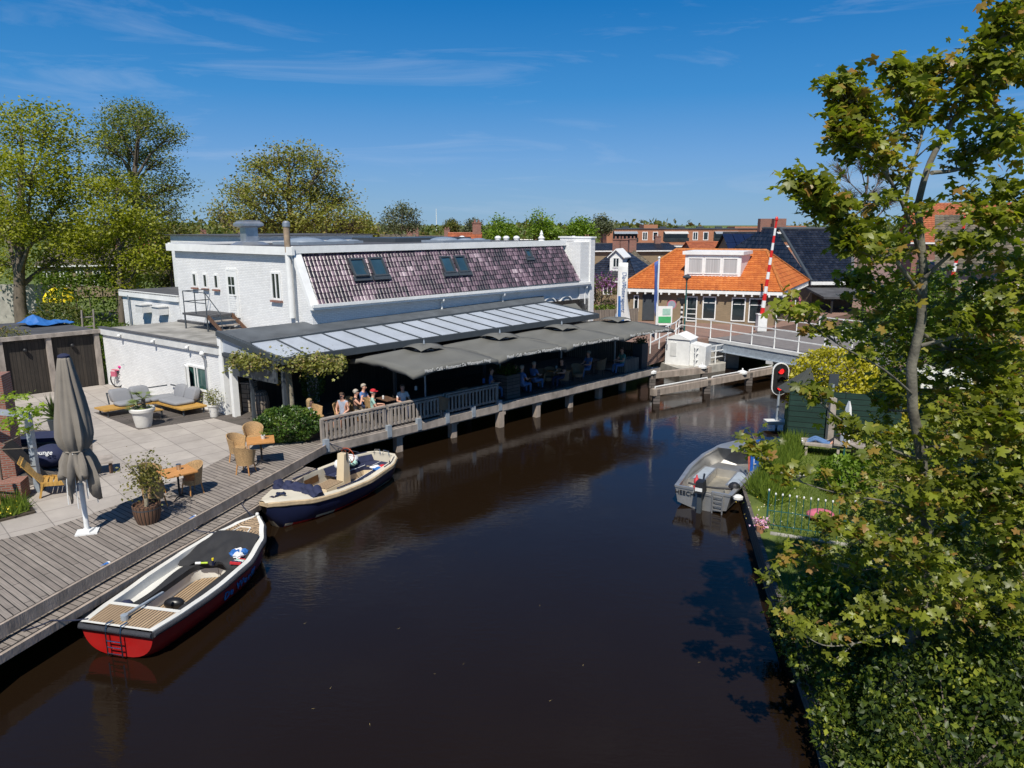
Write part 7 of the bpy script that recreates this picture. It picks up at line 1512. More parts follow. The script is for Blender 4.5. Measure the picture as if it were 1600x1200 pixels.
OM = MB(True); OM.hexa([Vector((x, y, z)) for z, g in ((.62, .0), (.95, .03)) for x, y in ((-.38 + g, -.13 + g), (-.02 - g, -.13 + g), (-.02 - g, .13 - g), (-.38 + g, .13 - g))]); mo = OM.build('outboard_motor', X['black'], BL_)
b = MB(True); b.bar((-.2, 0, .62), (-.2, 0, -.3), .12, .16); b.build('shaft', X['anthracite'], mo); b = MB(True); b.bar((0, 0, .72), (.75, .18, .80), .05, .06); b.tube([(.6, .14, .79), (.8, .19, .8)], .03, 8); b.build('tiller', X['black'], mo); b = MB(True); b.obb((-.39, 0, .74), (1, 0, 0), (0, 1, 0), Z, .01, .2, .10); b.build('badge', X['print'], mo)
b = MB(True); b.tube([(.35, -.7, .66), (.32, -.3, .62), (.30, .1, .60), (.28, .5, .64)], .03, 6); b.tube([(.2, -.7, .55), (.1, -.4, .42), (.2, -.1, .44)], .02, 6); b.ball((.7, -.72, .62), .17, 10, sz=.8); b.build('fuel_gear', X['black'], BL_)
M3 = Matrix.Translation(BL_.location) @ Matrix.Rotation(R(59), 4, 'Z'); c = onboat(M3, (.95, .45, .15))
t = thing('red_fender', 'small red fender standing in the aluminium boat', 'fender', c); b = MB(); b.lathe([(.03, 0), (.09, .05), (.095, .2), (.06, .26), (.09, .31), (.085, .4), (.03, .46), (.02, .54)], c, 12); b.build('fender', mat('faded_red', (.5, .05, .06), .5), t, smooth=50)
# parking pennant post by the boat
p = at(1172, 745, .5); t = thing('mooring_sign', 'blue pennant sign with a white P on a pole beside the aluminium boat', 'sign', p); zt = zat(686, p.y)
b = MB(); b.tube([p - Z * .2, Vector((p.x - .14, p.y, zt))], .03, 6); b.build('pole', mat('red_white', (.5, .12, .08), .6, .4, 6), t); b = MB(); b.bar((p.x + .02, p.y, zt - .02), (p.x + .10, p.y, .3), .03, .03); b.build('stay', X['galv'], t)
b = MB(); b.obb((p.x + .11, p.y + .02, zt - .52), (1, .5, 0), (-.3, 1, 0), Z, .30, .02, .95); b.build('sign_plate', X['sign_blue'], t); text_obj('P', .36, X['print'], t, (p.x + .10, p.y - .02, zt - .30), (1, .5, 0), (0, 0, 1)); text_obj('L', .25, X['print'], t, (p.x + .10, p.y - .02, zt - .72), (1, .5, 0), (0, 0, 1))
# mooring lines
def line(lab, pts, r=.014, m='rope'):
    b = MB(); P_ = [Vector(p) for p in pts]; out = []
    for p, q in zip(P_, P_[1:]):
        for i in range(7): f = i / 7; s = p.lerp(q, f); s.z -= .12 * math.sin(math.pi * f) * (q - p).length * .3; out.append(s)
    out.append(P_[-1]); b.tube(out, r, 5); o = b.build('mooring_line', X[m], label=lab, cat='rope', group='mooring lines of the sloops'); return o
line('dark mooring line from the bow of the red sloop across the landing stage', [onboat(BTm, (4.75, 0, .88)), (-7.2, 18.1, .72), (-7.35, 19.2, .72), (-7.3, 18.3, .98)]); line('dark mooring line looping from the red sloop cover to the deck edge', [onboat(BTm, (3.9, .4, .78)), (-7.9, 16.5, .74), (-7.6, 17.4, .72)])
line('mooring line at the stern of the red sloop, leading to the stage corner', [onboat(BTm, (.1, .7, .65)), (-8.7, 12.4, .68), (-9.0, 12.0, .7)]); line('pair of blue mooring lines from the balustrade corner to the navy sloop', [W(0, 0, 1.05), onboat(M2, (.5, -.7, .7))])

# ================================================================ GARDEN ON THE RIGHT BANK
g0, g1 = at(1229, 690, .5), at(1402, 706, .5); gd = (g1 - g0).normalized(); gn = Vector((gd.y, -gd.x, 0))
t = thing('green_screen', 'dark green board screen on the right bank with grey timber posts', 'fence', (g0 + g1) / 2); gl = (g1 - g0).length
b = MB(); b.obb((g0 + g1) / 2 + Z * .95, gd, gn, Z, gl, .06, 1.9); b.build('boards', X['green_board'], t)
b = MB(); b.bar(g0 + Z * 1.2 - gn * .0, g0 + Z * 1.2 + Vector((1.7, 2.6, 0)), .06, 1.4); b.build('side_boards', X['green_board'], t)
for u, v in ((1294, 699), (1334, 692), (1396, 696)): p = at(u, v, .5); b = MB(); b.bar(p, p + Z * 1.75, .2, .2); b.build('post', X['grey_wood'], t)
t = thing('black_net', 'pointed black net draped over a frame behind the green screen', 'net', at(1262, 680, .5)); p = at(1262, 690, .5) + Vector((.3, 1.6, 0)); b = MB(); b.add([p + Vector((-.75, -.4, 1.5)), p + Vector((.45, -.3, 1.5)), p + Vector((.45, .5, 1.5)), p + Vector((-.75, .5, 1.5)), p + Vector((.3, .1, 2.35))], [(0, 1, 4), (1, 2, 4), (2, 3, 4), (3, 0, 4)]); b.build('net', mat('net', (.05, .055, .05), .95, .3, 30), t)
p = at(1305, 690, .5) + Vector((.1, .8, 0)); t = thing('back_of_sign', 'grey back of a signboard rising over the green screen', 'sign', p); b = MB(); b.box(p + Z * 2.05, (.34, .04, .45)); b.build('sign_plate', X['anthracite'], t); b = MB(); b.bar(p, p + Z * 1.9, .07, .07); b.build('pole', X['galv'], t)
# slim closed garden parasol
p = at(1313, 762, .5); t = thing('garden_parasol', 'slim closed blue and white striped garden parasol on the right bank', 'parasol', p)
b = MB(); b.tube([p, p + Z * 2.5], .025, 8); b.build('pole', X['green_metal'], t); b = MB(True); n = 24
vs = [(r * (1 + .25 * math.cos(6 * 2 * math.pi * j / n)) * math.cos(2 * math.pi * j / n), r * (1 + .25 * math.cos(6 * 2 * math.pi * j / n)) * math.sin(2 * math.pi * j / n), z) for z, r in ((2.6, .02), (2.4, .07), (1.9, .11), (1.5, .12), (1.3, .10)) for j in range(n)]
b.add(vs, [(i * n + j, i * n + (j + 1) % n, (i + 1) * n + (j + 1) % n, (i + 1) * n + j) for i in range(4) for j in range(n)]); o = b.build('canopy', [X['cloth_grey'], X['print']], t, smooth=40); o.data.polygons.foreach_set('material_index', [1 if (k // 2) % 2 else 0 for k in range(len(o.data.polygons))])
# small timber jetty, bench, fence, pot, stones
q = [at(1190, 728, .55), at(1222, 712, .55), at(1262, 742, .55), at(1205, 765, .55)]
struct(MB().prism([tuple(v)[:2] for v in q], .40, .56), 'timber_jetty', X['deck_dark'], ang=R(60))
p = at(1290, 712, .5); t = thing('garden_bench', 'grey garden bench behind the bank, the reclining person on it', 'bench', p); b = MB(); b.box(p + Z * .40 + Vector((.1, .05, 0)), (1.7, .7, .07), R(-20)); b.build('seat', X['grey_wood'], t)
for dx in (-.7, .75): b = MB(); b.box(p + Vector((dx * math.cos(R(-20)) + .1, dx * math.sin(R(-20)) + .05, .18)), (.08, .6, .36), R(-20)); b.build('leg', X['grey_wood'], t)
p = at(1340, 722, .5); t = thing('garden_table', 'weathered grey plank table beside the garden bench', 'table', p); b = MB(); b.box(p + Z * .6, (1.5, .8, .06), R(-25)); b.build('tabletop', X['grey_wood'], t)
for dx in (-.6, .6): b = MB(); b.box(p + Vector((dx * math.cos(R(-25)), dx * math.sin(R(-25)), .28)), (.08, .6, .56), R(-25)); b.build('leg', X['grey_wood'], t)
f0, f1 = at(1197, 826, .5), at(1330, 846, .5); t = thing('wire_fence', 'low green metal rod fence with white caps crossing the garden', 'fence', (f0 + f1) / 2); fd = f1 - f0
for i in range(13):
    p = f0 + fd * i / 12; b = MB(); b.tube([p - Z * .05, p + Z * (1.0 if i in (0, 12) else .93)], .022 if i in (0, 12) else .010, 6); b.build('rod', X['green_metal'], t); b = MB(); b.ball(p + Z * (1.03 if i in (0, 12) else .95), .024, 8, sz=1.5); b.build('cap', X['white_metal'], t)
for z in (.12, .5): b = MB(); b.bar(f0 + Z * z, f1 + Z * z, .012, .02); b.build('rail', X['green_metal'], t)
b = MB(); b.bar(f0 + Z * -.02 + Vector((0, -.3, .0)), f1 + Z * -.02 + Vector((0, -.3, 0)), .14, .10); b.build('kerb_stones', X['concrete'], kind='structure')
p = at(1187, 832, .5); t = thing('flower_pot', 'pot of pink and purple flowers on the bank edge by the fence corner', 'planter', p); b = MB(); b.lathe([(.08, 0), (.12, .2), (.001, .19)], p, 12); b.build('pot', mat('terracotta', (.42, .2, .1), .8), t)
P = np.array([[p.x + rnd.gauss(0, .09), p.y + rnd.gauss(0, .08), p.z + .27 + rnd.gauss(0, .07)] for _ in range(160)]); leaves('flowers', P, .07, leafmat('pansy', (.75, .55, .7), (.70, .30, .55), (.12, .02, .10)), t)
p = at(1281, 812, .5); t = thing('red_cushion', 'dark red cushion lying by the table in the garden behind the rod fence', 'cushion', p); b = MB(); b.ball(p + Z * .14, .28, 12, sx=1.3, sz=.5); b.build('cushion', X['cloth_pink'], t, smooth=50)
for u, v, lab in ((1218, 706, 'pale stone at the water side of the green screen'), (1252, 745, 'pale pink stone beside the timber jetty'), (1153, 782, 'whitish buoy at the bank beside the aluminium boat')): p = at(u, v, .5); t = thing('stone' if 'stone' in lab else 'buoy', lab, 'stone' if 'stone' in lab else 'buoy', p); b = MB(); b.ball(p + Z * .08, .12, 9, sz=.8, sx=1.2); b.build('stone', X['pot_white'], t, smooth=30)
lawn = [(6.8, 17.2), (6.85, 19.7), (8.6, 22.4), (9.9, 24.4), (13, 22), (13, 14), (9, 8), (4.75, 8.2), (4.95, 10.4), (5.75, 14.9)]
grasspatch('lawn_grass', 'rough green grass over the garden on the right bank', 'grass', lawn, .5, 42000, .12, X['grass_blade'])
grasspatch('bank_grass', 'tall unmown grass along the right bank by the aluminium boat', 'grass', [(6.75, 19.6), (8.5, 22.3), (9.6, 24.4), (10.2, 24.2), (9.0, 21.8), (7.4, 18.6), (7.0, 18.4)], .5, 6000, .42, X['grass_blade'])
P = np.array([[*(f0 + fd * rnd.random() + Vector((rnd.gauss(0, .5), 1.2 + rnd.gauss(0, .8), 0))).xy, .66 + rnd.random() * .1] for _ in range(150)]); leaves('daisies', P, .045, leafmat('daisy', (.7, .5, .05), (.75, .75, .7)), None, label='tiny yellow and white flowers sprinkled in the garden grass', cat='flowers', kind='stuff', origin=tuple(f0))

# ================================================================ TREES AND SHRUBS
LM = dict(
    maple=leafmat('maple_leaf', (.105, .125, .016), (.27, .30, .032), (.32, .18, .05), trans=.45, rough=.4, spec=.4),
    yg=leafmat('yellow_green', (.14, .16, .015), (.32, .33, .03), trans=.42), dk=leafmat('dark_olive', (.065, .08, .018), (.15, .165, .032), (.17, .12, .04), trans=.35),
    sparse=leafmat('sparse_leaf', (.16, .165, .04), (.31, .32, .075), (.30, .21, .08), trans=.42), olive=leafmat('olive_tree', (.085, .11, .02), (.20, .225, .04), trans=.4), green=leafmat('mid_green', (.055, .095, .012), (.14, .20, .02), trans=.38),
    bright=leafmat('fresh_green', (.08, .14, .012), (.20, .30, .03), trans=.4), gold=leafmat('golden', (.28, .26, .012), (.52, .46, .025), trans=.35),
    gloss=leafmat('glossy', (.018, .034, .006), (.095, .135, .014), (.26, .28, .03), trans=.25, rough=.45, spec=.35), grey=leafmat('grey_green', (.07, .085, .05), (.16, .18, .10), trans=.3), brown=leafmat('bare_twigs', (.12, .09, .07), (.22, .17, .13), trans=.1))  # gloss greens darkened in place of shade from plants out of view
def lob(u, v, Y, rx, ry=None, rz=None): return (xat(u, v, Y), Y, zat(v, Y), rx, ry or rx, rz or rx * .8)
# left background
def pxlobes(lst, Y, dY=2.0):
    rg = random.Random(len(lst) + int(Y)); return [lob(u, v, Y + rg.uniform(-dY, dY), r * Y / FPX, r * Y / FPX, r * Y / FPX * (.75)) for u, v, r in lst]
tree('leafy_tree', 'large yellow green tree at the left edge, the tallest of the pale ones', 'tree', (*XY(33, 480, 47), 1.0), pxlobes([(20, 200, 42), (75, 195, 40), (110, 225, 30), (-10, 260, 50), (50, 270, 55), (110, 290, 45), (10, 345, 50), (80, 350, 55), (20, 410, 40), (-30, 330, 50), (95, 400, 40)], 47, 3), LM['yg'], tr=.42, nclust=1500, per=13, leaf=.21, spread=.42, shell=.45, th=4, twigs=6)
tree('leafy_tree', 'smaller yellow green tree just left of the side wing', 'tree', (*XY(185, 470, 44), 1.0), pxlobes([(150, 300, 30), (185, 290, 30), (165, 345, 42), (215, 350, 36), (180, 400, 45), (225, 405, 32), (130, 380, 36), (200, 440, 26), (255, 385, 18)], 44, 2), LM['yg'], tr=.22, nclust=1000, per=12, leaf=.19, spread=.36, shell=.4, th=2.5, twigs=5)
tree('tall_tree', 'tall dark olive tree with open crown and upright trunk, second from the left', 'tree', (*XY(202, 420, 60), 1.0), pxlobes([(205, 180, 32), (180, 200, 30), (232, 195, 28), (165, 225, 26), (262, 215, 24), (200, 235, 36), (245, 250, 28), (170, 270, 24), (272, 290, 26), (225, 300, 34), (200, 330, 36), (262, 330, 24), (240, 365, 30), (285, 365, 22)], 60, 2.5), LM['olive'], tr=.5, nclust=1500, per=13, leaf=.19, spread=.42, shell=.5, th=5, twigs=7, twr=.03)
tree('budding_tree', 'wide thinly leaved brownish green tree behind the restaurant roof', 'tree', (*XY(455, 400, 66), 1.0), pxlobes([(400, 260, 24), (435, 250, 30), (470, 248, 32), (505, 262, 26), (375, 300, 28), (410, 300, 34), (455, 295, 40), (500, 300, 36), (530, 310, 28), (350, 335, 28), (390, 345, 36), (440, 345, 40), (490, 345, 42), (535, 345, 34), (562, 345, 20)], 66, 3), LM['sparse'], tr=.5, nclust=1900, per=9, leaf=.25, spread=.5, shell=.25, th=3, twigs=12, twr=.03)
tree('dark_shrub_tree', 'dark evergreen bush between the tall tree and the white building', 'tree', (*XY(262, 430, 52), 1.0), pxlobes([(262, 365, 24), (290, 372, 20), (250, 400, 30), (285, 405, 26), (262, 430, 28)], 52, 1.5), LM['dk'], tr=.15, nclust=450, per=14, leaf=.2, spread=.35, shell=.5, th=1.5)
tree('birch_tree', 'slender grey green birch on the skyline above the restaurant roof', 'tree', (*XY(625, 380, 78), 1.0), pxlobes([(612, 335, 13), (628, 328, 13), (642, 333, 11), (608, 352, 16), (632, 350, 18), (648, 352, 10)], 78, 1), LM['grey'], tr=.12, nclust=300, per=9, leaf=.24, spread=.42, shell=.3, th=2)
for (u, v, rs, Y, m_, nm, lab) in ((785, 362, 30, 105, 'bright', 'round_tree', 'round bright green tree on the skyline left of the pointed one'), (850, 358, 24, 100, 'bright', 'round_tree', 'bright green tree with a pointed top on the skyline'), (907, 358, 22, 102, 'bright', 'round_tree', 'bright green tree on the skyline nearest the apartment block'), (940, 350, 15, 120, 'grey', 'round_tree', 'pale grey green tree touching the apartment block'), (740, 355, 16, 130, 'grey', 'round_tree', 'grey green skyline tree left of the round bright ones'), (706, 352, 9, 140, 'dk', 'round_tree', 'small dark pointed tree on the far skyline'), (570, 358, 16, 85, 'sparse', 'round_tree', 'brownish tree at the right foot of the wide budding tree')):
    L_s = [(u - rs * .5, v + 4, rs * .55), (u + rs * .5, v + 5, rs * .55), (u, v - rs * .35, rs * .55), (u - rs * .2, v + rs * .4, rs * .6), (u + rs * .25, v + rs * .4, rs * .6)]
    if 'pointed top' in lab: L_s.append((u - 12, v - 24, 7)); L_s.append((u - 12, v - 12, 10))
    tree(nm, lab, 'tree', (*XY(u, 380, Y), 1.0), pxlobes(L_s, Y, .8), LM[m_], tr=.25, nclust=240, per=14, leaf=.34, spread=.5, shell=.5, th=2.5, group='trees on the skyline')
tree('bare_tree', 'leafless grey brown tree with fine twigs above the black roofed house', 'tree', (*XY(1345, 420, 72), 1.0), pxlobes([(1310, 262, 24), (1345, 250, 28), (1380, 265, 26), (1325, 300, 28), (1365, 300, 30), (1395, 310, 24)], 72, 2), LM['brown'], tr=.35, nclust=900, per=5, leaf=.16, spread=.5, shell=.15, th=4, twigs=26, tmpl='blade', twr=.03)
# far woods on the horizon
P = []
for k in range(16000):
    Y = rnd.uniform(230, 420); X_ = rnd.uniform(-.78, .80) * Y; h = (4.5 + 2.2 * math.sin(X_ * .045) + 1.6 * math.sin(X_ * .13 + 1)) * (1 if X_ < 0 else .8) + 2; P.append([X_, Y, 1 + abs(rnd.random()) ** .6 * h])
leaves('far_woods', np.array(P), 1.7, LM['dk'], None, 'oval', label='low dark belt of distant trees along the horizon', cat='trees', kind='stuff', origin=(0, 320, 1), flat=.1)
# hedges and garden left of the annex
def hedge_(lab, p0, p1, w_, z0, z1, m_, n, leaf, name='hedge', cat='hedge'):
    p0, p1 = Vector((*p0, 0)), Vector((*p1, 0)); d = (p1 - p0); nn = Vector((-d.y, d.x, 0)).normalized(); P = []
    for _ in range(n):
        f, g, h = rnd.random(), rnd.uniform(-1, 1), rnd.random()
        k = rnd.random()
        if k < .4: h = 1 + rnd.uniform(-.08, .04)
        elif k < .9: g = math.copysign(1 + rnd.uniform(-.1, .08), g)
        q = p0 + d * f + nn * g * w_ / 2; P.append([q.x, q.y, z0 + (z1 - z0) * h * (1 + .06 * math.sin(f * 40))])
    t = thing(name, lab, cat, ((p0 + p1) / 2).to_tuple()[:2] + (z0,)); leaves('foliage', np.array(P), leaf, m_, t, flat=.2)
    b = MB(); 
    for i in range(6): q = p0.lerp(p1, (i + .5) / 6); b.tube([Vector((q.x, q.y, z0 - .1)), Vector((q.x, q.y, z1 * .8 + z0 * .2))], .04, 5)
    b.build('stems', X['bark'], t); return t
hedge_('clipped dark hedge across the garden behind the timber shed', XY(60, 440, 44), XY(190, 440, 45), 1.4, 1.0, zat(436, 44), LM['green'], 5200, .17)
hedge_('lighter hedge farther back behind the left trees', XY(180, 430, 58), XY(285, 430, 58), 1.4, 1.0, zat(432, 58), LM['green'], 2600, .2)
bush('garden_shrub', 'loose green shrub at the back end of the side wing', (xat(178, 480, 36), 36, 2.0), (1.3, 1.0, 1.2), 2600, .14, LM['green'])
bush('garden_shrub', 'light green shrub in the garden behind the blue tarpaulin', (xat(140, 480, 37), 37, 1.9), (1.6, 1.2, 1.1), 2800, .14, LM['bright'])
bush('garden_shrub', 'dark green shrub behind the shed beside the tree trunk', (xat(88, 470, 40), 40, 2.3), (1.6, 1.2, 1.5), 2800, .15, LM['dk'])
t = thing('garden_wall', 'pale rendered garden wall behind the trunk of the leftmost tree', 'wall', (*XY(10, 470, 50), 1)); b = MB(); b.bar((*XY(-60, 450, 50), 2.4), (*XY(78, 450, 51), 2.4), .25, 3.0); b.build('wall', X['concrete'], t)
p = Vector((*XY(92, 440, 47), 1)); t = thing('yellow_parasol', 'bright yellow parasol open in the garden behind the hedge', 'parasol', p); b = MB(); b.lathe([(1.05, 2.35), (.8, 2.75), (.4, 3.0), (.02, 3.1)], p, 8); b.lathe([(1.06, 2.1), (1.05, 2.36)], p, 8); b.build('canopy', X['yellow'], t); b = MB(); b.tube([p, p + Z * 3.1], .03, 6); b.build('pole', X['white_metal'], t)
# lilac beside the beach flag
tree('lilac_tree', 'purple flowering lilac between the restaurant and the beach flag', 'tree', (*XY(938, 500, 50), 1.6), pxlobes([(925, 445, 12), (945, 440, 13), (958, 455, 10), (930, 465, 13), (950, 475, 12)], 50, .6), leafmat('lilac', (.06, .10, .02), (.16, .20, .05), (.30, .12, .30), trans=.3), tr=.07, nclust=190, per=10, leaf=.14, spread=.18, shell=.5, th=2)
P = np.array([[xat(rnd.gauss(940, 13), rnd.gauss(440, 6), 49.5), 49.5 + rnd.gauss(0, .5), zat(rnd.gauss(441, 7), 49.5)] for _ in range(420)])
leaves('lilac_blossom', P, .15, leafmat('lilac_fl', (.16, .05, .17), (.34, .14, .34)), [o for o in bpy.data.objects if o.name.startswith('lilac_tree')][0], flat=.2)
hedge_('low green hedge behind the far end of the terrace', XY(912, 470, 48), XY(962, 470, 48.5), .8, 1.6, 2.6, LM['green'], 900, .13)
# right bank
bush('golden_shrub', 'large rounded yellow green shrub beside the waterway signal', (12.3, 26.9, 1.85), (1.75, 1.4, 1.6), 9500, .12, LM['gold'], shell=.7)
bush('golden_shrub', 'smaller golden shrub just above the green screen', (13.9, 26.4, 1.5), (1.2, 1.0, 1.0), 3000, .12, LM['gold'])
tree('street_tree', 'bushy green tree beyond the golden shrub at the bridge end', 'tree', (16.2, 28.5, .5), [(15.2, 28.5, 4.0, 1.6, 1.5, 1.5), (17.0, 28.8, 4.2, 1.8, 1.6, 1.6), (16.0, 28.2, 5.2, 1.5, 1.4, 1.1), (18.3, 28.6, 3.6, 1.6, 1.5, 1.4), (16.4, 28.0, 2.6, 1.9, 1.5, 1.1)], LM['green'], tr=.2, nclust=1000, per=13, leaf=.17, spread=.32, th=2, group=None)
tree('garden_tree', 'dense green tree behind the garden, right of the green screen', 'tree', (16.0, 21.5, .5), [(14.8, 21.3, 2.8, 1.6, 1.4, 1.3), (16.6, 21.6, 3.4, 1.8, 1.5, 1.5), (18.4, 22, 3.2, 1.8, 1.5, 1.5), (16.2, 21.0, 1.7, 2.0, 1.4, 1.0), (18.5, 20.5, 2.0, 1.8, 1.4, 1.2)], LM['dk'], tr=.15, nclust=900, per=12, leaf=.16, spread=.32, th=1.2)
tree('garden_tree', 'olive leaved small tree in the middle of the garden', 'tree', (10.6, 16.4, .5), [(10.2, 16.2, 2.6, 1.3, 1.2, 1.1), (11.6, 16.6, 3.1, 1.4, 1.3, 1.2), (12.4, 16.0, 2.2, 1.5, 1.3, 1.1), (10.9, 15.5, 1.6, 1.6, 1.3, .9), (9.4, 16.3, 1.8, 1.0, 1.0, .8)], LM['maple'], tr=.10, nclust=520, per=11, leaf=.13, spread=.28, th=1, tmpl='maple')
for (c, r, n, m_, lab) in (((6.2, 8.7, 1.25), (1.35, 1.4, .95), 7000, 'gloss', 'glossy leaved shrub at the bottom right edge of the water'), ((5.35, 11.2, .68), (.62, 1.9, .46), 4200, 'gloss', 'low glossy shrub trailing over the bank edge near the bottom'), ((4.95, 8.9, .62), (.5, 1.3, .42), 3000, 'gloss', 'small glossy shrub at the very bottom of the bank'), ((6.3, 12.6, .9), (.85, 1.1, .5), 2600, 'green', 'low leafy shrub in the shade of the maple by the lawn edge'), ((8.3, 9.2, 1.7), (1.7, 1.6, 1.35), 8000, 'gloss', 'tall glossy shrub in the bottom right corner'), ((7.2, 11.2, 1.45), (1.5, 1.5, 1.1), 6500, 'gloss', 'glossy shrub below the maple crown near the bank'),
        ((9.7, 12.2, 1.9), (1.8, 1.7, 1.5), 7000, 'gloss', 'broad glossy shrub at the right edge below the maple'), ((8.3, 14.0, 1.2), (1.3, 1.2, .8), 4000, 'gloss', 'low glossy shrub at the edge of the lawn'), ((11.5, 14.4, 2.2), (2.0, 1.7, 1.7), 6500, 'dk', 'dark shrub filling the shade at the right edge'),
        ((14.6, 17.6, 2.4), (2.2, 1.9, 1.9), 6000, 'dk', 'dark tall shrub behind the maple trunk at the right'), ((9.6, 19.7, 1.0), (.8, .7, .55), 1800, 'bright', 'low bright green shrub behind the rod fence'), ((12.2, 21.2, 1.05), (1.3, .9, .6), 2600, 'bright', 'low bright shrub at the foot of the green screen')):
    bush('garden_shrub', lab, c, r, n, .088 if m_ == 'gloss' else .13, LM[m_], shell=.55)
# the near maple, limb by limb in depth
mb_ = Vector((5.95, 10.1, .45)); MT = thing('maple_tree', 'tall maple with young olive green leaves filling the right side, close to the camera', 'tree', mb_)
def pt3(u, v, Y): return Vector((xat(u, v, Y), Y, zat(v, Y)))
trunk_pts = [(mb_, .115)] + [(pt3(u, v, Y), r) for u, v, Y, r in ((1452, 930, 10.0, .085), (1450, 850, 9.9, .08), (1446, 780, 9.8, .072), (1438, 700, 9.7, .07), (1426, 640, 9.6, .068), (1424, 570, 9.55, .065), (1440, 500, 9.5, .06), (1443, 420, 9.4, .05), (1434, 320, 9.3, .042))]
LIMBS = [([(1434, 320, 9.3), (1456, 250, 9.2), (1490, 190, 9.2), (1512, 140, 9.0), (1532, 98, 8.9), (1562, 60, 8.8), (1592, 8, 8.8)], .042, .8),
    ([(1438, 400, 9.4), (1412, 330, 9.0), (1385, 275, 8.8), (1345, 235, 8.6), (1318, 205, 8.5)], .03, .62), ([(1412, 330, 9.0), (1425, 260, 9.0), (1440, 200, 9.1), (1420, 150, 9.1), (1402, 112, 9.2)], .025, .55), ([(1385, 275, 8.8), (1372, 215, 8.8), (1340, 165, 8.9), (1305, 140, 8.9)], .02, .75), ([(1385, 275, 8.8), (1345, 190, 9.1), (1310, 150, 9.2)], .015, .6),
    ([(1438, 460, 9.4), (1390, 400, 9.0), (1330, 345, 8.7), (1285, 315, 8.4), (1250, 292, 8.3)], .03, .72), ([(1390, 400, 9.0), (1350, 400, 8.4), (1330, 372, 8.4)], .02, .6), ([(1456, 270, 9.2), (1500, 265, 9.6), (1550, 230, 9.8), (1590, 215, 10.0)], .028, .8), ([(1490, 190, 9.2), (1470, 140, 9.4), (1440, 118, 9.5)], .014, .7),
    ([(1512, 140, 9.0), (1560, 125, 9.3), (1600, 112, 9.4)], .016, 1.0), ([(1438, 440, 9.4), (1480, 400, 9.2), (1540, 360, 9.0), (1610, 330, 8.9)], .03, .8), ([(1430, 620, 9.6), (1380, 575, 9.1), (1320, 540, 8.8), (1262, 505, 8.6), (1225, 478, 8.5)], .018, .12),
    ([(1440, 540, 9.5), (1500, 520, 9.3), (1560, 490, 9.2), (1620, 470, 9.2)], .03, .9), ([(1440, 720, 9.7), (1380, 690, 9.2), (1310, 650, 9.0), (1262, 612, 8.9)], .022, .28), ([(1446, 800, 9.8), (1380, 780, 9.3), (1300, 770, 9.0), (1225, 740, 8.8), (1180, 690, 8.7)], .016, .16), ([(1446, 800, 9.8), (1400, 830, 9.2), (1330, 850, 9.0), (1290, 810, 8.9)], .018, .3),
    ([(1452, 930, 10.0), (1390, 985, 9.4), (1300, 1010, 9.0), (1245, 985, 8.8), (1225, 960, 8.8)], .015, .1), ([(1440, 700, 9.7), (1500, 690, 9.4), (1570, 640, 9.2), (1620, 600, 9.2)], .035, 1.4), ([(1452, 930, 10.0), (1510, 905, 9.6), (1570, 860, 9.3), (1597, 790, 9.2), (1590, 710, 9.1), (1560, 660, 9.0)], .04, 1.0), ([(1446, 860, 9.9), (1350, 890, 9.6), (1260, 870, 9.6), (1200, 900, 9.5)], .014, .22),
    ([(1441, 420, 9.4), (1400, 460, 10.0), (1340, 450, 10.6), (1345, 440, 10.8)], .02, .35), ([(1437, 520, 9.5), (1520, 560, 10.4), (1590, 560, 10.9)], .03, 1.4), ([(1446, 760, 9.8), (1520, 780, 9.6), (1600, 760, 9.4)], .03, 1.3), ([(1430, 640, 9.6), (1390, 640, 10.4), (1385, 610, 10.9)], .022, .4), ([(1452, 930, 10), (1540, 960, 9.6), (1610, 960, 9.4)], .03, 1.0)]
b = MB(); b.tube([p for p, r in trunk_pts], [r for p, r in trunk_pts], 12); CL = []; rg = random.Random(21)
for pts, r0, dens in LIMBS:
    PP = [pt3(*q) for q in pts]; PP = [p + Vector((rg.gauss(0, .02), 0, rg.gauss(0, .02))) * (i > 0) for i, p in enumerate(PP)]
    fine = []
    for i in range(len(PP) - 1):
        a, c = PP[i], PP[i + 1]; p0 = PP[max(0, i - 1)]; p3 = PP[min(len(PP) - 1, i + 2)]
        for k in range(5): t_ = k / 5; fine.append(.5 * ((2 * a) + (-p0 + c) * t_ + (2 * p0 - 5 * a + 4 * c - p3) * t_ * t_ + (-p0 + 3 * a - 3 * c + p3) * t_ ** 3))
    fine.append(PP[-1]); n = len(fine); b.tube(fine, [r0 * (1 - .82 * i / (n - 1)) for i in range(n)], 7)
    length = sum((fine[i + 1] - fine[i]).length for i in range(n - 1)); m_ = int(length * 15 * dens) + 5
    for _ in range(m_):
        f = rg.uniform(.22, 1) ** .8; i = min(n - 2, int(f * (n - 1))); s = fine[i]; dr = (fine[i + 1] - fine[i]).normalized()
        o_ = Vector((rg.gauss(0, 1), rg.gauss(0, 1), rg.gauss(.25, .7))).normalized(); d = (dr * .7 + o_ * .9).normalized(); l = rg.uniform(.18, .62) * (1.1 if dens > .85 else .75) * (1 - .45 * f)
        e = s + d * l; mid = s + d * l * .5 + Vector((0, 0, rg.uniform(-.04, .06))); b.tube([s, mid, e], [.011, .007, .004], 4, cap=False); CL.append((e, 1.0))
        if rg.random() < .6: CL.append((mid + Vector((rg.gauss(0, .06), rg.gauss(0, .06), .03)), .6))
    CL.append((fine[-1], 1.2))
b.build('trunk', mat('maple_bark', (.10, .09, .075), .85, .25, 5, bump=.5, bscale=25, c2=(.24, .22, .17)), MT, smooth=60)
P = []; TT = []
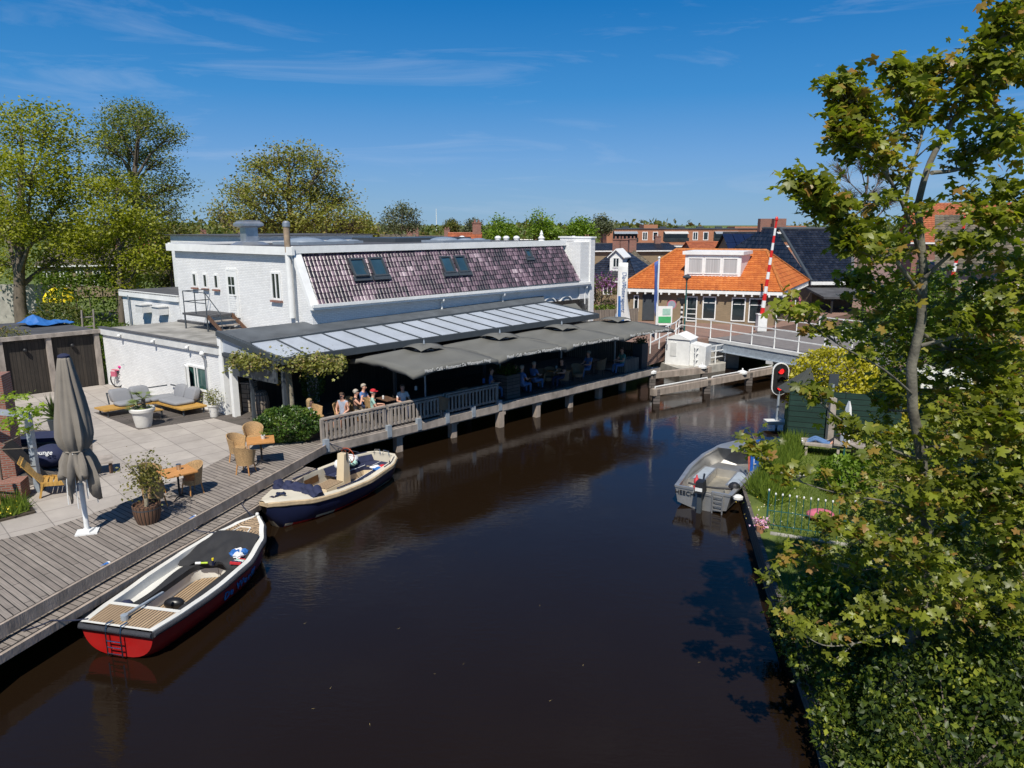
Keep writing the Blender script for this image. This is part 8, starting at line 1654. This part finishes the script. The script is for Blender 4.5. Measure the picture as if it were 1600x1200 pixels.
for c, k in CL:
    tt = rg.random() * .75 + .1
    for _ in range(int(11 * k) + 2): P.append([c.x + rg.gauss(0, .085), c.y + rg.gauss(0, .085), c.z + rg.gauss(0, .05)]); TT.append(tt)
# inner foliage masses hanging between the limbs
for (u, v, Y, r, n) in ((1550, 420, 9.6, .6, 40), (1400, 430, 9.6, .5, 26), (1370, 390, 9.2, .3, 10), (1500, 480, 10.2, .6, 34), (1380, 520, 10.0, .5, 30), (1590, 540, 9.8, .6, 40), (1480, 600, 10.2, .6, 34), (1560, 620, 9.8, .5, 26), (1400, 600, 10.0, .4, 14), (1400, 700, 10, .5, 24), (1500, 740, 10, .6, 34), (1420, 820, 9.8, .5, 30), (1520, 840, 9.8, .6, 40), (1590, 880, 9.6, .5, 30), (1400, 900, 9.8, .45, 18), (1480, 940, 9.7, .55, 34), (1560, 320, 9.4, .5, 24), (1520, 330, 9.3, .3, 8), (1455, 760, 9.0, .4, 22), (1440, 860, 8.9, .45, 26), (1465, 930, 8.9, .5, 30), (1500, 680, 9.0, .45, 20), (1540, 780, 9.0, .5, 26), (1560, 930, 9.0, .5, 28), (1455, 330, 8.9, .3, 10), (1560, 180, 9.2, .35, 10), (1590, 280, 9.2, .4, 14), (1585, 80, 9.0, .3, 8), (1420, 960, 9.0, .4, 16), (1350, 950, 9.2, .35, 10)):
    c = pt3(u, v, Y)
    for _ in range(n):
        d = Vector((rg.gauss(0, 1), rg.gauss(0, 1), rg.gauss(0, 1))).normalized() * r * rg.random() ** .4; q = c + d; tt = rg.random() * .7 + .05
        for _ in range(8): P.append([q.x + rg.gauss(0, .1), q.y + rg.gauss(0, .1), q.z + rg.gauss(0, .05)]); TT.append(tt)
leaves('crown', np.array(P), .128, LM['maple'], MT, 'maple', flat=.6, sv=.5, tint=np.array(TT))
# white car and bicycles on the right street
CR = thing('parked_car', 'white hatchback parked on the right street, glimpsed through the maple', 'car', (17.5, 27.2, 1.6), R(-6)); b = MB(True)
prof = [(-2.0, .35), (-2.05, .75), (-1.85, .95), (-1.2, 1.0), (-.6, 1.42), (.9, 1.48), (1.6, 1.05), (1.95, .95), (2.0, .4)]
for s0, s1, k in ((-.82, -.80, 0),): pass
vs = [(x, -.8 if z < 1.02 else -.66, z) for x, z in prof] + [(x, .8 if z < 1.02 else .66, z) for x, z in prof]; n = len(prof)
b.add(vs, [tuple(range(n)), tuple(range(2 * n - 1, n - 1, -1))] + [(i, n + i, n + (i + 1) % n, (i + 1) % n) for i in range(n)]); b.build('body', X['white_metal'], CR)
b = MB(True); b.add([(-1.12, -.80, 1.02), (-.58, -.70, 1.36), (.85, -.70, 1.40), (1.45, -.80, 1.04)], [(0, 3, 2, 1)]); b.add([(-1.12, .80, 1.02), (-.58, .70, 1.36), (.85, .70, 1.40), (1.45, .80, 1.04)], [(0, 1, 2, 3)]); b.add([(-1.22, -.66, 1.03), (-1.22, .66, 1.03), (-.64, .6, 1.41), (-.64, -.6, 1.41)], [(0, 1, 2, 3), (3, 2, 1, 0)]); b.build('windows', X['glaze_dark'], CR)
for x in (-1.3, 1.25):
    for s in (-1, 1): b = MB(True); b.tube([(x, s * .62, .31), (x, s * .84, .31)], .31, 16); w_ = b.build('wheel', X['black_rubber'], CR); b = MB(True); b.tube([(x, s * .80, .31), (x, s * .85, .31)], .19, 12); b.build('rim', X['steel'], w_)
for s in (-1, 1): b = MB(True); b.box((-2.03, s * .58, .72), (.05, .3, .14)); b.build('headlight', X['steel'], CR)
for (x, y, lab) in ((17.0, 24.2, 'bicycle parked on the right street, the nearer one behind the maple'), (17.9, 24.6, 'bicycle parked on the right street, partly hidden by the other bicycle')):
    c = copy_tree(BC); c.location = (x, y, 1.6); c['label'] = lab; c['group'] = 'bicycles on the right street'

P = np.array([[*at(rnd.uniform(200, 1200), rnd.uniform(760, 1190), .003).xy, .004] for _ in range(16)]); fb_ = leaves('floating_straw', P, .06, mat('straw', (.40, .30, .12), .8), None, 'blade', flat=30, label='scattered bits of straw and reed floating on the canal', cat='debris', kind='stuff', origin=(0, 14, 0))

# ================================================================ PEOPLE
def seated(u, v, hz, label, rz, **k):       # u, v = head in the photo; hz = head height above the deck
    p = at(u, v, .96 + hz) + M * k.pop('inn', 0); return person(label, (p.x, p.y, .96), R(rz), **k)
person('woman in a pale top and sunglasses at the corner beside the round bush', tuple(at(489, 628, 2.12).xy) + (.96,), R(-75), top='cloth_grey', legs='cloth_white', hair='hair_blond', glasses=True, longhair=True, legskin=True, arms='lap', lean=.12)
seated(534, 617, 1.20, 'woman with sunglasses and grey sleeveless top facing the water behind the balustrade', 165, top='cloth_grey', legs='cloth_navy', hair='hair_brown', glasses=True, sleeves='none', legskin=True, arms='lap')
seated(556, 612, 1.20, 'grey haired woman in a dark top resting her chin on bare arms', -80, top='cloth_black', legs='cloth_tan', hair='hair_grey', sleeves='none', arms='face')
seated(583, 612, 1.20, 'man in a red cap and mint green shirt at the sunlit balustrade', -75, top='cloth_mint', legs='cloth_navy', hair='hair_grey', cap='cloth_red', arms='table')
seated(568, 600, 1.28, 'big man in a blue shirt in the shade behind the grey haired woman', -110, top='cloth_blue', legs='cloth_navy', hair='hair_grey', arms='table')
seated(629, 604, 1.2, 'person in a pale shirt deep in the shade behind the balustrade', -160, top='cloth_white', legs='cloth_navy', hair='hair_brown')
seated(768, 578, 1.2, 'person in a blue shirt left of the tall planter in the shade', -90, top='cloth_blue', legs='cloth_jean', hair='hair_brown')
seated(805, 572, 1.2, 'person in dark clothes just behind the tall planter', -60, top='cloth_black', legs='cloth_navy', hair='hair_brown')
seated(839, 577, 1.2, 'person with a light blue shirt, left of the pair at the lit table', -42, inn=.75, top='cloth_blue', legs='cloth_jean', hair='hair_grey')
seated(856, 571, 1.2, 'person in a blue shirt leaning on the small sunlit table', -44, inn=.7, top='cloth_blue', legs='cloth_jean', hair='hair_grey', arms='table')
seated(893, 565, 1.2, 'person in dark clothes across the small sunlit table', 135, inn=.5, top='cloth_black', legs='cloth_navy', hair='hair_brown')
seated(934, 553, 1.2, 'grey haired guest in a blue shirt near the last parasol pole', 130, inn=.5, top='cloth_blue', legs='cloth_jean', hair='hair_grey')
seated(972, 546, 1.2, 'guest in a green shirt at the far end beside the low planter', 120, top='cloth_green', legs='cloth_jean', hair='hair_brown')
q = at(1290, 712, .5); person('person in a red cap, black top and blue jeans reclining on the garden bench', (q.x + .1, q.y + .05, .50), R(68), pose='recline', top='cloth_black', legs='cloth_jean', hair='hair_brown', cap='cloth_red', arms='lap', shoes='cloth_white', sleeves='short')
